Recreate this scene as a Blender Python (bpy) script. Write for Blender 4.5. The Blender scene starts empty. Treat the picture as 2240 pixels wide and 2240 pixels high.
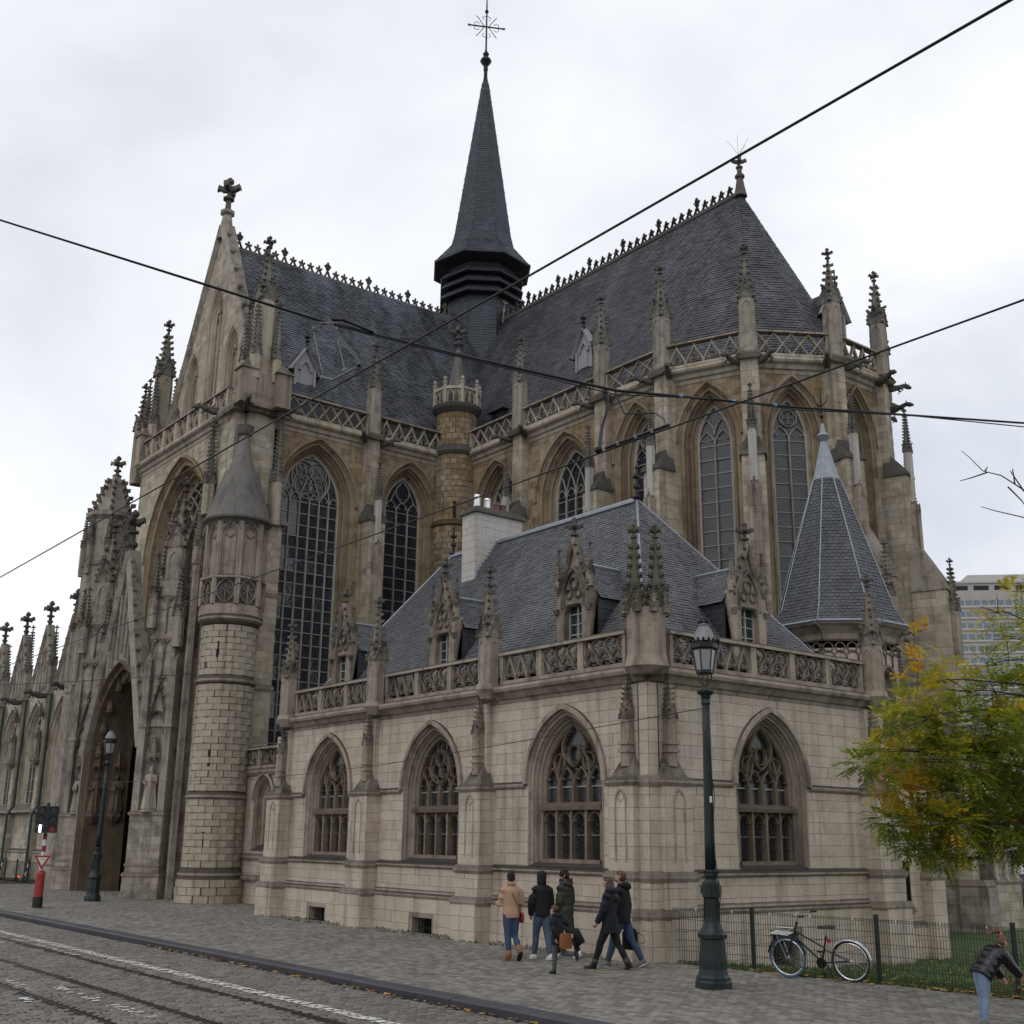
import bpy, math, random, bmesh
from mathutils import Vector, Matrix
RN = random.Random(11)
D = bpy.data
SC = bpy.context.scene
COL = SC.collection
pi = math.pi

# ------------------------------------------------------------------ camera
FPX = 2539.5 / 2240.0                      # focal length in picture widths
YAW, PITCH, ROLL = math.radians(38.11), math.radians(15.72), math.radians(0.659)
CAMP = Vector((0.0, 0.0, 2.4))
_F = Vector((math.sin(YAW) * math.cos(PITCH), math.cos(YAW) * math.cos(PITCH), math.sin(PITCH)))
_R0 = Vector((math.cos(YAW), -math.sin(YAW), 0))
_U0 = _R0.cross(_F)
_R = _R0 * math.cos(ROLL) + _U0 * math.sin(ROLL)
_U = _U0 * math.cos(ROLL) - _R0 * math.sin(ROLL)
cam = D.cameras.new("camera")
camo = D.objects.new("camera", cam)
COL.objects.link(camo)
camo.matrix_world = Matrix(((_R.x, _U.x, -_F.x, CAMP.x), (_R.y, _U.y, -_F.y, CAMP.y), (_R.z, _U.z, -_F.z, CAMP.z), (0, 0, 0, 1)))
cam.sensor_width = 36.0
cam.lens = 36.0 * FPX
cam.clip_start = 0.1
cam.clip_end = 2000
SC.camera = camo


def proj(p):
    """picture position (0..1, 0..1) and depth of a world point, for culling what no view can see"""
    d = Vector(p) - CAMP
    c = d.dot(_F)
    if c < 0.3:
        return -9, -9, c
    return 0.5 + FPX * d.dot(_R) / c, 0.5 - FPX * d.dot(_U) / c, c


# ------------------------------------------------------------------ sky, sun, exposure
SUN_EL, SUN_AZ = math.radians(48), math.radians(255)
w = D.worlds.new("World")
SC.world = w
w.use_nodes = True
nt = w.node_tree
nt.nodes.clear()
out = nt.nodes.new("ShaderNodeOutputWorld")
bg = nt.nodes.new("ShaderNodeBackground")
sky = nt.nodes.new("ShaderNodeTexSky")
sky.sky_type = 'NISHITA'
sky.sun_disc = False
sky.sun_elevation = SUN_EL
sky.sun_rotation = SUN_AZ
sc_ = nt.nodes.new("ShaderNodeVectorMath"); sc_.operation = 'SCALE'; sc_.inputs['Scale'].default_value = 0.10
nt.links.new(sky.outputs[0], sc_.inputs[0])
tc = nt.nodes.new("ShaderNodeTexCoord")
mp = nt.nodes.new("ShaderNodeMapping")
mp.inputs['Scale'].default_value = (1.0, 1.0, 1.7)
mp.inputs['Location'].default_value = (2.3, 1.4, 0.7)
nt.links.new(tc.outputs['Generated'], mp.inputs[0])
n1 = nt.nodes.new("ShaderNodeTexNoise")
n1.inputs['Scale'].default_value = 1.55
n1.inputs['Detail'].default_value = 6
n1.inputs['Roughness'].default_value = 0.52
n1.inputs['Distortion'].default_value = 0.35
nt.links.new(mp.outputs[0], n1.inputs['Vector'])
cr = nt.nodes.new("ShaderNodeValToRGB")
cr.color_ramp.elements[0].position = 0.40
cr.color_ramp.elements[0].color = (0.66, 0.70, 0.775, 1)
cr.color_ramp.elements[1].position = 0.64
cr.color_ramp.elements[1].color = (0.99, 1.0, 1.02, 1)
e_ = cr.color_ramp.elements.new(0.515)
e_.color = (0.84, 0.865, 0.915, 1)
nt.links.new(n1.outputs['Fac'], cr.inputs[0])
mixw = nt.nodes.new("ShaderNodeMixRGB")
mixw.inputs[0].default_value = 0.94
nt.links.new(sc_.outputs[0], mixw.inputs[1])
nt.links.new(cr.outputs[0], mixw.inputs[2])
nt.links.new(mixw.outputs[0], bg.inputs['Color'])
bg.inputs['Strength'].default_value = 1.08
nt.links.new(bg.outputs[0], out.inputs['Surface'])

sun = D.lights.new("sun", 'SUN')
sun.energy = 0.5
sun.angle = math.radians(35)
sun.color = (1.0, 0.96, 0.90)
suno = D.objects.new("sun", sun)
COL.objects.link(suno)
_sd = Vector((math.sin(SUN_AZ) * math.cos(SUN_EL), math.cos(SUN_AZ) * math.cos(SUN_EL), math.sin(SUN_EL)))
suno.rotation_euler = _sd.to_track_quat('Z', 'Y').to_euler()
suno.location = (0, 0, 60)
SC.view_settings.view_transform = 'Standard'
SC.view_settings.look = 'None'
SC.view_settings.exposure = 0.0
SC.view_settings.gamma = 1.0
SC.view_settings.use_curve_mapping = False

# ------------------------------------------------------------------ materials
MAT = {}


def node(nt, t, **kw):
    n = nt.nodes.new(t)
    for k, v in kw.items():
        if k in n.inputs:
            n.inputs[k].default_value = v
        else:
            setattr(n, k, v)
    return n


def newmat(name):
    m = D.materials.new(name)
    m.use_nodes = True
    nt = m.node_tree
    return m, nt, nt.nodes['Principled BSDF']


def ramp(nt, src, stops):
    r = nt.nodes.new("ShaderNodeValToRGB")
    el = r.color_ramp.elements
    while len(el) > 1:
        el.remove(el[-1])
    el[0].position = stops[0][0]
    el[0].color = (*stops[0][1], 1)
    for p, c in stops[1:]:
        e = el.new(p)
        e.color = (*c, 1)
    nt.links.new(src, r.inputs[0])
    return r.outputs[0]


def gray(v):
    return (v, v, v)


def mixc(nt, fac, a, b, mode='MIX'):
    m = nt.nodes.new("ShaderNodeMixRGB")
    m.blend_type = mode
    for i, x in ((0, fac), (1, a), (2, b)):
        if hasattr(x, 'is_output') or hasattr(x, 'links'):
            nt.links.new(x, m.inputs[i])
        elif isinstance(x, (int, float)):
            m.inputs[i].default_value = x
        else:
            m.inputs[i].default_value = (*x, 1)
    return m.outputs[0]


def wnoise(nt, geo, scale, detail=3, rough=0.55, stretch=None, dist=0.0):
    v = geo.outputs['Position']
    if stretch:
        mp = node(nt, "ShaderNodeMapping")
        mp.inputs['Scale'].default_value = stretch
        nt.links.new(v, mp.inputs[0])
        v = mp.outputs[0]
    n = node(nt, "ShaderNodeTexNoise", Scale=scale, Detail=detail, Roughness=rough, Distortion=dist)
    nt.links.new(v, n.inputs['Vector'])
    return n.outputs['Fac']


def math_(nt, op, a, b=None, clamp=False):
    m = nt.nodes.new("ShaderNodeMath")
    m.operation = op
    m.use_clamp = clamp
    for i, x in ((0, a), (1, b)):
        if x is None:
            continue
        if hasattr(x, 'links'):
            nt.links.new(x, m.inputs[i])
        else:
            m.inputs[i].default_value = x
    return m.outputs[0]


def stone(name, ca, cb, cc, dirt=0.5, soot=(0.034, 0.031, 0.028), topdirt=0.6, bump=0.25, grain=22, rough=0.88, var=(0.80, 1.12), patch=0.45):
    m, nt, b = newmat(name)
    geo = node(nt, "ShaderNodeNewGeometry")
    big = wnoise(nt, geo, 0.42, 5, 0.6)
    col = mixc(nt, ramp(nt, big, [(0.40, gray(0)), (0.62, gray(1))]), ca, cb)
    mid = wnoise(nt, geo, 1.9, 4, 0.65)
    col = mixc(nt, math_(nt, 'MULTIPLY', ramp(nt, mid, [(0.48, gray(0)), (0.66, gray(1))]), patch), col, cc)
    at = node(nt, "ShaderNodeAttribute", attribute_name="rnd")
    vr = ramp(nt, at.outputs['Fac'], [(0.0, gray(var[0])), (0.5, gray((var[0] + var[1]) / 2)), (1.0, gray(var[1]))])
    col = mixc(nt, 1.0, col, vr, 'MULTIPLY')
    st = wnoise(nt, geo, 1.0, 5, 0.6, stretch=(2.9, 2.9, 0.20))
    col = mixc(nt, math_(nt, 'MULTIPLY', ramp(nt, st, [(0.50, gray(0)), (0.72, gray(1))]), dirt), col, soot)
    gr = wnoise(nt, geo, grain, 4, 0.7)
    col = mixc(nt, 1.0, col, ramp(nt, gr, [(0.25, gray(0.78)), (0.75, gray(1.15))]), 'MULTIPLY')
    sx = node(nt, "ShaderNodeSeparateXYZ")
    nt.links.new(geo.outputs['Normal'], sx.inputs[0])
    td = node(nt, "ShaderNodeMapRange")
    td.inputs['From Min'].default_value = 0.25
    td.inputs['From Max'].default_value = 0.8
    td.inputs['To Max'].default_value = topdirt
    nt.links.new(sx.outputs[2], td.inputs[0])
    col = mixc(nt, td.outputs[0], col, soot)
    nt.links.new(col, b.inputs['Base Color'])
    b.inputs['Roughness'].default_value = rough
    b.inputs['Specular IOR Level'].default_value = 0.25
    bp = node(nt, "ShaderNodeBump", Strength=bump, Distance=0.02)
    nt.links.new(gr, bp.inputs['Height'])
    nt.links.new(bp.outputs[0], b.inputs['Normal'])
    MAT[name] = m
    return m


def slate(name, ca, cb, moss=None, rough=0.5, var=(0.7, 1.35), streak=0.5):
    m, nt, b = newmat(name)
    geo = node(nt, "ShaderNodeNewGeometry")
    at = node(nt, "ShaderNodeAttribute", attribute_name="rnd")
    col = mixc(nt, at.outputs['Fac'], ca, cb)
    st = wnoise(nt, geo, 1.0, 4, 0.6, stretch=(0.9, 0.9, 0.16))
    col = mixc(nt, math_(nt, 'MULTIPLY', ramp(nt, st, [(0.42, gray(0)), (0.62, gray(1))]), streak), col, tuple(x * 2.2 for x in cb))
    pat = wnoise(nt, geo, 0.8, 3, 0.6)
    col = mixc(nt, 1.0, col, ramp(nt, pat, [(0.3, gray(var[0])), (0.7, gray(var[1]))]), 'MULTIPLY')
    if moss:
        mo = wnoise(nt, geo, 1.6, 4, 0.7)
        col = mixc(nt, math_(nt, 'MULTIPLY', ramp(nt, mo, [(0.58, gray(0)), (0.74, gray(1))]), 0.5), col, moss)
    nt.links.new(col, b.inputs['Base Color'])
    gr = wnoise(nt, geo, 14, 3, 0.6)
    nt.links.new(ramp(nt, gr, [(0.3, gray(rough - 0.12)), (0.7, gray(rough + 0.16))]), b.inputs['Roughness'])
    bp = node(nt, "ShaderNodeBump", Strength=0.2, Distance=0.01)
    nt.links.new(gr, bp.inputs['Height'])
    nt.links.new(bp.outputs[0], b.inputs['Normal'])
    MAT[name] = m
    return m


def plain(name, c, rough=0.6, metal=0.0, noise=0.15, nscale=8, bump=0.0, emit=0.0, spec=0.5, var=0.0):
    m, nt, b = newmat(name)
    geo = node(nt, "ShaderNodeNewGeometry")
    n = wnoise(nt, geo, nscale, 4, 0.6)
    col = mixc(nt, 1.0, c, ramp(nt, n, [(0.25, gray(1 - noise)), (0.75, gray(1 + noise))]), 'MULTIPLY')
    if var:
        at = node(nt, "ShaderNodeAttribute", attribute_name="rnd")
        col = mixc(nt, 1.0, col, ramp(nt, at.outputs['Fac'], [(0, gray(1 - var)), (1, gray(1 + var))]), 'MULTIPLY')
    nt.links.new(col, b.inputs['Base Color'])
    b.inputs['Roughness'].default_value = rough
    b.inputs['Metallic'].default_value = metal
    b.inputs['Specular IOR Level'].default_value = spec
    if bump:
        bp = node(nt, "ShaderNodeBump", Strength=bump, Distance=0.02)
        nt.links.new(n, bp.inputs['Height'])
        nt.links.new(bp.outputs[0], b.inputs['Normal'])
    if emit:
        b.inputs['Emission Color'].default_value = (*c, 1)
        b.inputs['Emission Strength'].default_value = emit
    MAT[name] = m
    return m


stone('ashlar', (0.51, 0.432, 0.340), (0.575, 0.495, 0.405), (0.40, 0.315, 0.225), dirt=0.42, topdirt=0.88, patch=0.45, var=(0.90, 1.05))
stone('trim', (0.325, 0.268, 0.210), (0.385, 0.322, 0.256), (0.15, 0.118, 0.09), dirt=0.62, topdirt=0.92, bump=0.35, patch=.6)
stone('carved', (0.235, 0.198, 0.158), (0.29, 0.248, 0.20), (0.05, 0.044, 0.038), dirt=0.8, topdirt=0.95, bump=0.5, grain=14, patch=.85)
stone('spire_stone', (0.185, 0.170, 0.148), (0.25, 0.230, 0.200), (0.06, 0.056, 0.05), dirt=0.7, topdirt=0.85, bump=0.5, grain=14, patch=.7)
stone('tracery', (0.22, 0.170, 0.125), (0.27, 0.215, 0.16), (0.12, 0.09, 0.065), dirt=0.5, topdirt=0.6)  # darker than the trim: shade inside the window recesses is put into this colour
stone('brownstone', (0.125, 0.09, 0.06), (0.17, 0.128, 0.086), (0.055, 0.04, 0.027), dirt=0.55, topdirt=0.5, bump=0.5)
stone('gold', (0.30, 0.215, 0.125), (0.38, 0.315, 0.225), (0.19, 0.115, 0.055), dirt=0.42, topdirt=0.6, patch=0.7, var=(0.70, 1.18), bump=0.4)
stone('pale', (0.44, 0.378, 0.285), (0.52, 0.458, 0.365), (0.26, 0.195, 0.12), dirt=0.55, topdirt=0.8, var=(0.76, 1.12), patch=0.5, bump=0.4)
stone('rubble', (0.42, 0.362, 0.275), (0.48, 0.42, 0.335), (0.29, 0.23, 0.15), dirt=0.5, topdirt=0.8, var=(0.93, 1.04), patch=0.35, bump=0.6)
stone('archstone', (0.265, 0.20, 0.128), (0.34, 0.275, 0.195), (0.13, 0.088, 0.05), dirt=0.55, topdirt=0.8, patch=.6, bump=.4)
stone('chalk', (0.50, 0.47, 0.43), (0.54, 0.51, 0.465), (0.50, 0.465, 0.42), dirt=0.2, topdirt=0.5, var=(0.95, 1.03))
stone('lighttracery', (0.40, 0.365, 0.315), (0.46, 0.42, 0.365), (0.26, 0.23, 0.19), dirt=0.4, topdirt=0.7)
stone('whitestone', (0.50, 0.47, 0.425), (0.56, 0.525, 0.475), (0.38, 0.345, 0.30), dirt=0.4, topdirt=0.6)
stone('grey', (0.335, 0.292, 0.24), (0.40, 0.352, 0.295), (0.13, 0.108, 0.085), dirt=0.62, topdirt=0.8, patch=.65)
stone('joint', (0.10, 0.08, 0.06), (0.13, 0.105, 0.08), (0.07, 0.055, 0.04), dirt=0.5, topdirt=0.5)
stone('jointgold', (0.13, 0.095, 0.06), (0.16, 0.12, 0.08), (0.09, 0.065, 0.04), dirt=0.5, topdirt=0.5)
stone('soot', (0.105, 0.098, 0.088), (0.15, 0.14, 0.122), (0.06, 0.06, 0.052), dirt=0.5, topdirt=0.6, bump=0.5, grain=14)
stone('domestone', (0.17, 0.16, 0.145), (0.22, 0.20, 0.18), (0.10, 0.095, 0.085), dirt=0.5, topdirt=0.25)
stone('moss_top', (0.13, 0.115, 0.09), (0.12, 0.115, 0.08), (0.075, 0.085, 0.035), dirt=0.45, topdirt=0.4, bump=0.6, grain=14)
slate('slate_church', (0.014, 0.016, 0.022), (0.046, 0.049, 0.058), moss=(0.062, 0.058, 0.042), streak=0.8, rough=.45)
slate('slate_choir', (0.032, 0.033, 0.038), (0.066, 0.067, 0.074), moss=(0.062, 0.058, 0.042), streak=0.3)
slate('slate_annex', (0.062, 0.063, 0.068), (0.105, 0.106, 0.112), moss=(0.085, 0.088, 0.055), streak=0.2, var=(0.85, 1.15))
slate('slate_spire', (0.022, 0.026, 0.036), (0.038, 0.042, 0.054), streak=0.2)
slate('slate_dark', (0.015, 0.017, 0.022), (0.03, 0.032, 0.038), streak=0.2)
plain('slate_bed', (0.02, 0.021, 0.025), 0.8)
plain('lead', (0.27, 0.29, 0.32), 0.42, 0.35, 0.2, 5)
plain('iron', (0.012, 0.013, 0.014), 0.5, 0.3)
plain('leadcame', (0.30, 0.30, 0.29), 0.6, 0.2)
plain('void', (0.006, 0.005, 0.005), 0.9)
plain('wood_and_shade', (0.035, 0.022, 0.014), 0.6)  # door wood; on the porch lining this colour stands in for shade
plain('dormer_grey', (0.30, 0.29, 0.30), 0.6, 0, 0.1)


def glass(name, c, rough=0.12, tint=None, lattice=0.0, spec=0.5):
    m, nt, b = newmat(name)
    geo = node(nt, "ShaderNodeNewGeometry")
    n = wnoise(nt, geo, 3.5, 3, 0.6)
    at = node(nt, "ShaderNodeAttribute", attribute_name="rnd")
    col = mixc(nt, ramp(nt, n, [(0.35, gray(0)), (0.65, gray(1))]), c, tint or c)
    if lattice:
        # lead cames between the small quarries: flat print-like pattern, two crossed wave bands
        for sgn in (1, -1):
            mp = node(nt, "ShaderNodeMapping")
            mp.inputs['Rotation'].default_value = (0, 0, 0)
            cx = node(nt, "ShaderNodeSeparateXYZ")
            nt.links.new(geo.outputs['Position'], cx.inputs[0])
            h = math_(nt, 'ADD', cx.outputs[0], cx.outputs[1])
            s = math_(nt, 'ADD', math_(nt, 'MULTIPLY', h, sgn * 1.3), cx.outputs[2])
            f = math_(nt, 'FRACT', math_(nt, 'MULTIPLY', s, lattice))
            line = math_(nt, 'LESS_THAN', math_(nt, 'ABSOLUTE', math_(nt, 'SUBTRACT', f, 0.5)), 0.07)
            col = mixc(nt, line, col, (0.10, 0.10, 0.095))
    nt.links.new(col, b.inputs['Base Color'])
    b.inputs['Roughness'].default_value = rough
    b.inputs['Specular IOR Level'].default_value = spec
    bn = wnoise(nt, geo, 5.0, 2, 0.5)
    bp = node(nt, "ShaderNodeBump", Strength=0.12, Distance=0.05)
    nt.links.new(bn, bp.inputs['Height'])
    nt.links.new(bp.outputs[0], b.inputs['Normal'])
    MAT[name] = m


glass('glass_church', (0.012, 0.015, 0.022), 0.10, (0.028, 0.033, 0.045), spec=.8)
glass('glass_apse', (0.045, 0.048, 0.058), 0.35, (0.075, 0.076, 0.082), lattice=6.0)
glass('glass_annex', (0.010, 0.011, 0.011), 0.2, (0.025, 0.028, 0.024), lattice=9.0)
glass('glass_green', (0.015, 0.035, 0.03), 0.15, (0.03, 0.06, 0.05))


# ------------------------------------------------------------------ mesh building
class Fr:
    """a wall frame: a runs along the wall, d out of it, h up"""

    def __init__(s, o, u, n):
        s.o = Vector(o)
        s.u = Vector(u).normalized()
        s.n = Vector(n).normalized()

    def p(s, a, d, h):
        o, u, n = s.o, s.u, s.n
        return (o.x + u.x * a + n.x * d, o.y + u.y * a + n.y * d, o.z + h)


W0 = Fr((0, 0, 0), (1, 0, 0), (0, 1, 0))


class MB:
    def __init__(s):
        s.v = []
        s.f = []
        s.r = []

    def face(s, pts, r=None):
        i = len(s.v)
        s.v.extend(pts)
        s.f.append(tuple(range(i, i + len(pts))))
        s.r.append(RN.random() if r is None else r)

    def strip(s, A, B, closed=False, r=None):
        i = len(s.v)
        n = len(A)
        s.v.extend(A)
        s.v.extend(B)
        for k in range(n if closed else n - 1):
            k2 = (k + 1) % n
            s.f.append((i + k, i + k2, i + n + k2, i + n + k))
            s.r.append(0.5 if r is None else r)

    def loft(s, rings, cap0=True, cap1=True, closed=True, r=None):
        i = len(s.v)
        n = len(rings[0])
        for q in rings:
            s.v.extend(q)
        rr = 0.5 if r is None else r
        for j in range(len(rings) - 1):
            for k in range(n if closed else n - 1):
                k2 = (k + 1) % n
                s.f.append((i + j * n + k, i + j * n + k2, i + (j + 1) * n + k2, i + (j + 1) * n + k))
                s.r.append(rr)
        if cap0:
            s.f.append(tuple(i + k for k in range(n - 1, -1, -1)))
            s.r.append(rr)
        if cap1:
            s.f.append(tuple(i + (len(rings) - 1) * n + k for k in range(n)))
            s.r.append(rr)

    def box(s, fr, a0, a1, d0, d1, h0, h1, r=None):
        q = [[fr.p(a0, d0, h), fr.p(a1, d0, h), fr.p(a1, d1, h), fr.p(a0, d1, h)] for h in (h0, h1)]
        s.loft(q, r=RN.random() if r is None else r)

    def taper(s, fr, a, b, r=None):
        """a, b: (a0,a1,d0,d1,h) lower and upper rectangles"""
        q = [[fr.p(x[0], x[2], x[4]), fr.p(x[1], x[2], x[4]), fr.p(x[1], x[3], x[4]), fr.p(x[0], x[3], x[4])] for x in (a, b)]
        s.loft(q, r=r)

    def prism(s, fr, pts, d0, d1, r=None, back=False):
        A = [fr.p(a, d1, h) for a, h in pts]
        B = [fr.p(a, d0, h) for a, h in pts]
        rr = RN.random() if r is None else r
        i = len(s.v)
        n = len(pts)
        s.v.extend(A)
        s.v.extend(B)
        s.f.append(tuple(range(i, i + n)))
        s.r.append(rr)
        if back:
            s.f.append(tuple(range(i + 2 * n - 1, i + n - 1, -1)))
            s.r.append(rr)
        for k in range(n):
            k2 = (k + 1) % n
            s.f.append((i + k, i + k2, i + n + k2, i + n + k))
            s.r.append(rr)

    def bar(s, fr, pts, w, d0, d1, closed=False):
        """a flat moulded bar of width w that follows a curve in the wall plane"""
        n = len(pts)
        Lp, Rp = [], []
        for k in range(n):
            if closed:
                p0, p1 = pts[k - 1], pts[(k + 1) % n]
            else:
                p0, p1 = pts[max(k - 1, 0)], pts[min(k + 1, n - 1)]
            dx, dy = p1[0] - p0[0], p1[1] - p0[1]
            l = math.hypot(dx, dy) or 1
            nx, ny = -dy / l * w / 2, dx / l * w / 2
            Lp.append((pts[k][0] + nx, pts[k][1] + ny))
            Rp.append((pts[k][0] - nx, pts[k][1] - ny))
        Ft = [fr.p(a, d1, h) for a, h in pts]
        LB = [fr.p(a, d0, h) for a, h in Lp]
        RB = [fr.p(a, d0, h) for a, h in Rp]
        dm = d1 - (d1 - d0) * 0.25
        LM = [fr.p(a, dm, h) for a, h in Lp]
        RM = [fr.p(a, dm, h) for a, h in Rp]
        for A, B in ((LB, LM), (LM, Ft), (Ft, RM), (RM, RB)):
            s.strip(A, B, closed)

    def tube(s, pts, r, n=6, cap=True):
        pts = [Vector(p) for p in pts]
        rs = r if isinstance(r, (list, tuple)) else [r] * len(pts)
        rings = []
        for k, p in enumerate(pts):
            t = (pts[min(k + 1, len(pts) - 1)] - pts[max(k - 1, 0)]).normalized()
            up = Vector((0, 0, 1)) if abs(t.z) < 0.9 else Vector((1, 0, 0))
            x = t.cross(up).normalized()
            y = t.cross(x)
            rings.append([tuple(p + (x * math.cos(2 * pi * j / n) + y * math.sin(2 * pi * j / n)) * rs[k]) for j in range(n)])
        s.loft(rings, cap, cap)

    def lathe(s, c, prof, n=16, rot=0.0, cap=True, sx=1, sy=1):
        rings = [[(c[0] + math.cos(rot + 2 * pi * j / n) * r * sx, c[1] + math.sin(rot + 2 * pi * j / n) * r * sy, c[2] + z) for j in range(n)] for r, z in prof]
        s.loft(rings, cap, cap)

    def ball(s, c, rx, ry=None, rz=None, n=10, m=7):
        ry = ry or rx
        rz = rz or rx
        rings = []
        for k in range(m + 1):
            t = -pi / 2 + pi * k / m
            rr = max(math.cos(t), 0.02)
            rings.append([(c[0] + rx * rr * math.cos(2 * pi * j / n), c[1] + ry * rr * math.sin(2 * pi * j / n), c[2] + rz * math.sin(t)) for j in range(n)])
        s.loft(rings)

    def mesh(s, name, mat=None, smooth=False):
        me = D.meshes.new(name)
        me.from_pydata(s.v, [], s.f)
        if s.r:
            at = me.attributes.new("rnd", 'FLOAT', 'FACE')
            at.data.foreach_set('value', s.r)
        if mat:
            me.materials.append(MAT[mat] if isinstance(mat, str) else mat)
        if smooth:
            me.polygons.foreach_set('use_smooth', [True] * len(me.polygons))
        return me

    def build(s, name, mat, parent=None, smooth=False, kind=None, label=None):
        return link(name, s.mesh(name, mat, smooth), parent, kind=kind, label=label)


def link(name, me, parent=None, loc=None, rz=None, scale=None, kind=None, label=None, matrix=None):
    o = D.objects.new(name, me)
    COL.objects.link(o)
    if loc is not None:
        o.location = loc
    if rz is not None:
        o.rotation_euler = (0, 0, rz)
    if scale is not None:
        o.scale = scale if isinstance(scale, (tuple, list)) else (scale,) * 3
    if matrix is not None:
        o.matrix_basis = matrix
    if parent is not None:
        o.parent = parent
        if parent.get('_world'):
            o.matrix_parent_inverse = Matrix.Translation(-parent.location)
    if kind:
        o['kind'] = kind
    if label:
        o['label'] = label
    return o


def thing(name, label, cat, loc=(0, 0, 0), rz=0, group=None, world=False):
    o = D.objects.new(name, None)
    COL.objects.link(o)
    o.empty_display_size = 0.3
    o.location = loc
    o.rotation_euler = (0, 0, rz)
    o['label'] = label
    o['category'] = cat
    if group:
        o['group'] = group
    if world:
        o['_world'] = 1
    return o


def tag(o, label, cat, group=None):
    o['label'] = label
    o['category'] = cat
    if group:
        o['group'] = group
    return o


class Op:
    """a pointed opening in a wall: centre, half width, sill, springing, rise"""

    def __init__(s, c, w, hb, hs, H):
        s.c, s.w, s.hb, s.hs, s.H = c, w, hb, hs, H
        s.R = (w * w + H * H) / (2 * w)

    def hw(s, h):
        if h <= s.hs:
            return s.w
        if h >= s.hs + s.H:
            return 0.0
        return max(0.0, math.sqrt(max(s.R ** 2 - (h - s.hs) ** 2, 0)) - s.R + s.w)

    def outline(s, n=9):
        L = [(s.c - s.w, s.hb)]
        for k in range(n + 1):
            h = s.hs + s.H * math.sin(pi / 2 * k / n)
            L.append((s.c - s.hw(h), h))
        return L + [(2 * s.c - a, h) for a, h in reversed(L[:-1])]


STONES = {}


def ashlar(th, fr, a0, a1, h0, h1, mat, jm, course=0.3, blen=0.7, ops=(), brk=(), t=0.018, backing=None, joint=0.007, rough=0.006):
    """a wall face in courses of separate stones, cut round its openings"""
    lv = sorted({h0, h1, *[x for x in brk if h0 < x < h1], *[o.hb for o in ops if h0 < o.hb < h1]})
    bk = MB()
    row = 0
    for i in range(len(lv) - 1):
        n = max(1, round((lv[i + 1] - lv[i]) / course))
        for k in range(n):
            z0 = lv[i] + (lv[i + 1] - lv[i]) * k / n
            z1 = lv[i] + (lv[i + 1] - lv[i]) * (k + 1) / n
            row += 1
            iv = [(a0, a0, a1, a1)]
            for o in ops:
                if o.hb <= z0 + 1e-4 and o.hs + o.H > z0 + 1e-4:
                    wb, wt = o.hw(z0), o.hw(z1)
                    nv = []
                    for lb, lt, rb, rt in iv:
                        if lb < o.c < rb:
                            if o.c - wb > lb + 0.01:
                                nv.append((lb, lt, o.c - wb, o.c - wt))
                            if o.c + wb < rb - 0.01:
                                nv.append((o.c + wb, o.c + wt, rb, rt))
                        else:
                            nv.append((lb, lt, rb, rt))
                    iv = nv
            for lb, lt, rb, rt in iv:
                if rb - lb < 0.02 and rt - lt < 0.02:
                    continue
                bk.face([fr.p(lb, 0, z0), fr.p(rb, 0, z0), fr.p(rt, 0, z1), fr.p(lt, 0, z1)])
                lo, hi = max(lb, lt), min(rb, rt)
                xs = []
                x = lo + blen * (0.45 + 0.5 * (row % 2) + RN.uniform(-.15, .15))
                while x < hi - 0.3 * blen:
                    xs.append(x)
                    x += blen * RN.uniform(0.7, 1.25)
                cb, ct = lb, lt
                for x in xs + [None]:
                    xb, xt = (x, x) if x is not None else (rb, rt)
                    g = joint / 2
                    if min(xb - cb, xt - ct) > -0.3 and max(xb - cb, xt - ct) > 3 * g:
                        pts = [(cb + g, z0 + g), (max(xb - g, cb + g), z0 + g), (max(xt - g, ct + g), z1 - g), (ct + g, z1 - g)]
                        STONES.setdefault(th, []).append((fr, pts, t + RN.uniform(-rough, rough), mat))
                    cb, ct = xb, xt
    if backing is not None:
        return bk.build(backing[1], jm, backing[0])
    return bk


def score(P):
    c = Vector((sum(p[0] for p in P) / len(P), sum(p[1] for p in P) / len(P), sum(p[2] for p in P) / len(P)))
    x, y, d = proj(c)
    if not (0 < x < 1 and 0 < y < 1):
        return -1
    n = (Vector(P[1]) - Vector(P[0])).cross(Vector(P[2]) - Vector(P[0]))
    A = 0.5 * n.length
    return A / (d * d) * max((CAMP - c).normalized().dot(n.normalized()) if n.length > 1e-9 else 0, -(CAMP - c).normalized().dot(n.normalized()) if n.length > 1e-9 else 0)


def flush_stones(th, parent, name, nmax=300):
    L = []
    for fr, pts, t, mat in STONES.get(th, []):
        L.append((score([fr.p(a, t, h) for a, h in pts]), fr, pts, t, mat))
    L.sort(key=lambda q: -q[0])
    rest = {}
    for i, (s, fr, pts, t, mat) in enumerate(L):
        if i < nmax and s > 0:
            mb = MB()
            mb.prism(fr, pts, -0.01, t)
            mb.build(name, mat, parent)
        else:
            rest.setdefault(mat, MB()).prism(fr, pts, -0.01, t)
    for mat, mb in rest.items():
        mb.build(name + '_courses', mat, parent, kind='stuff')


PIECES = {}


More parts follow.
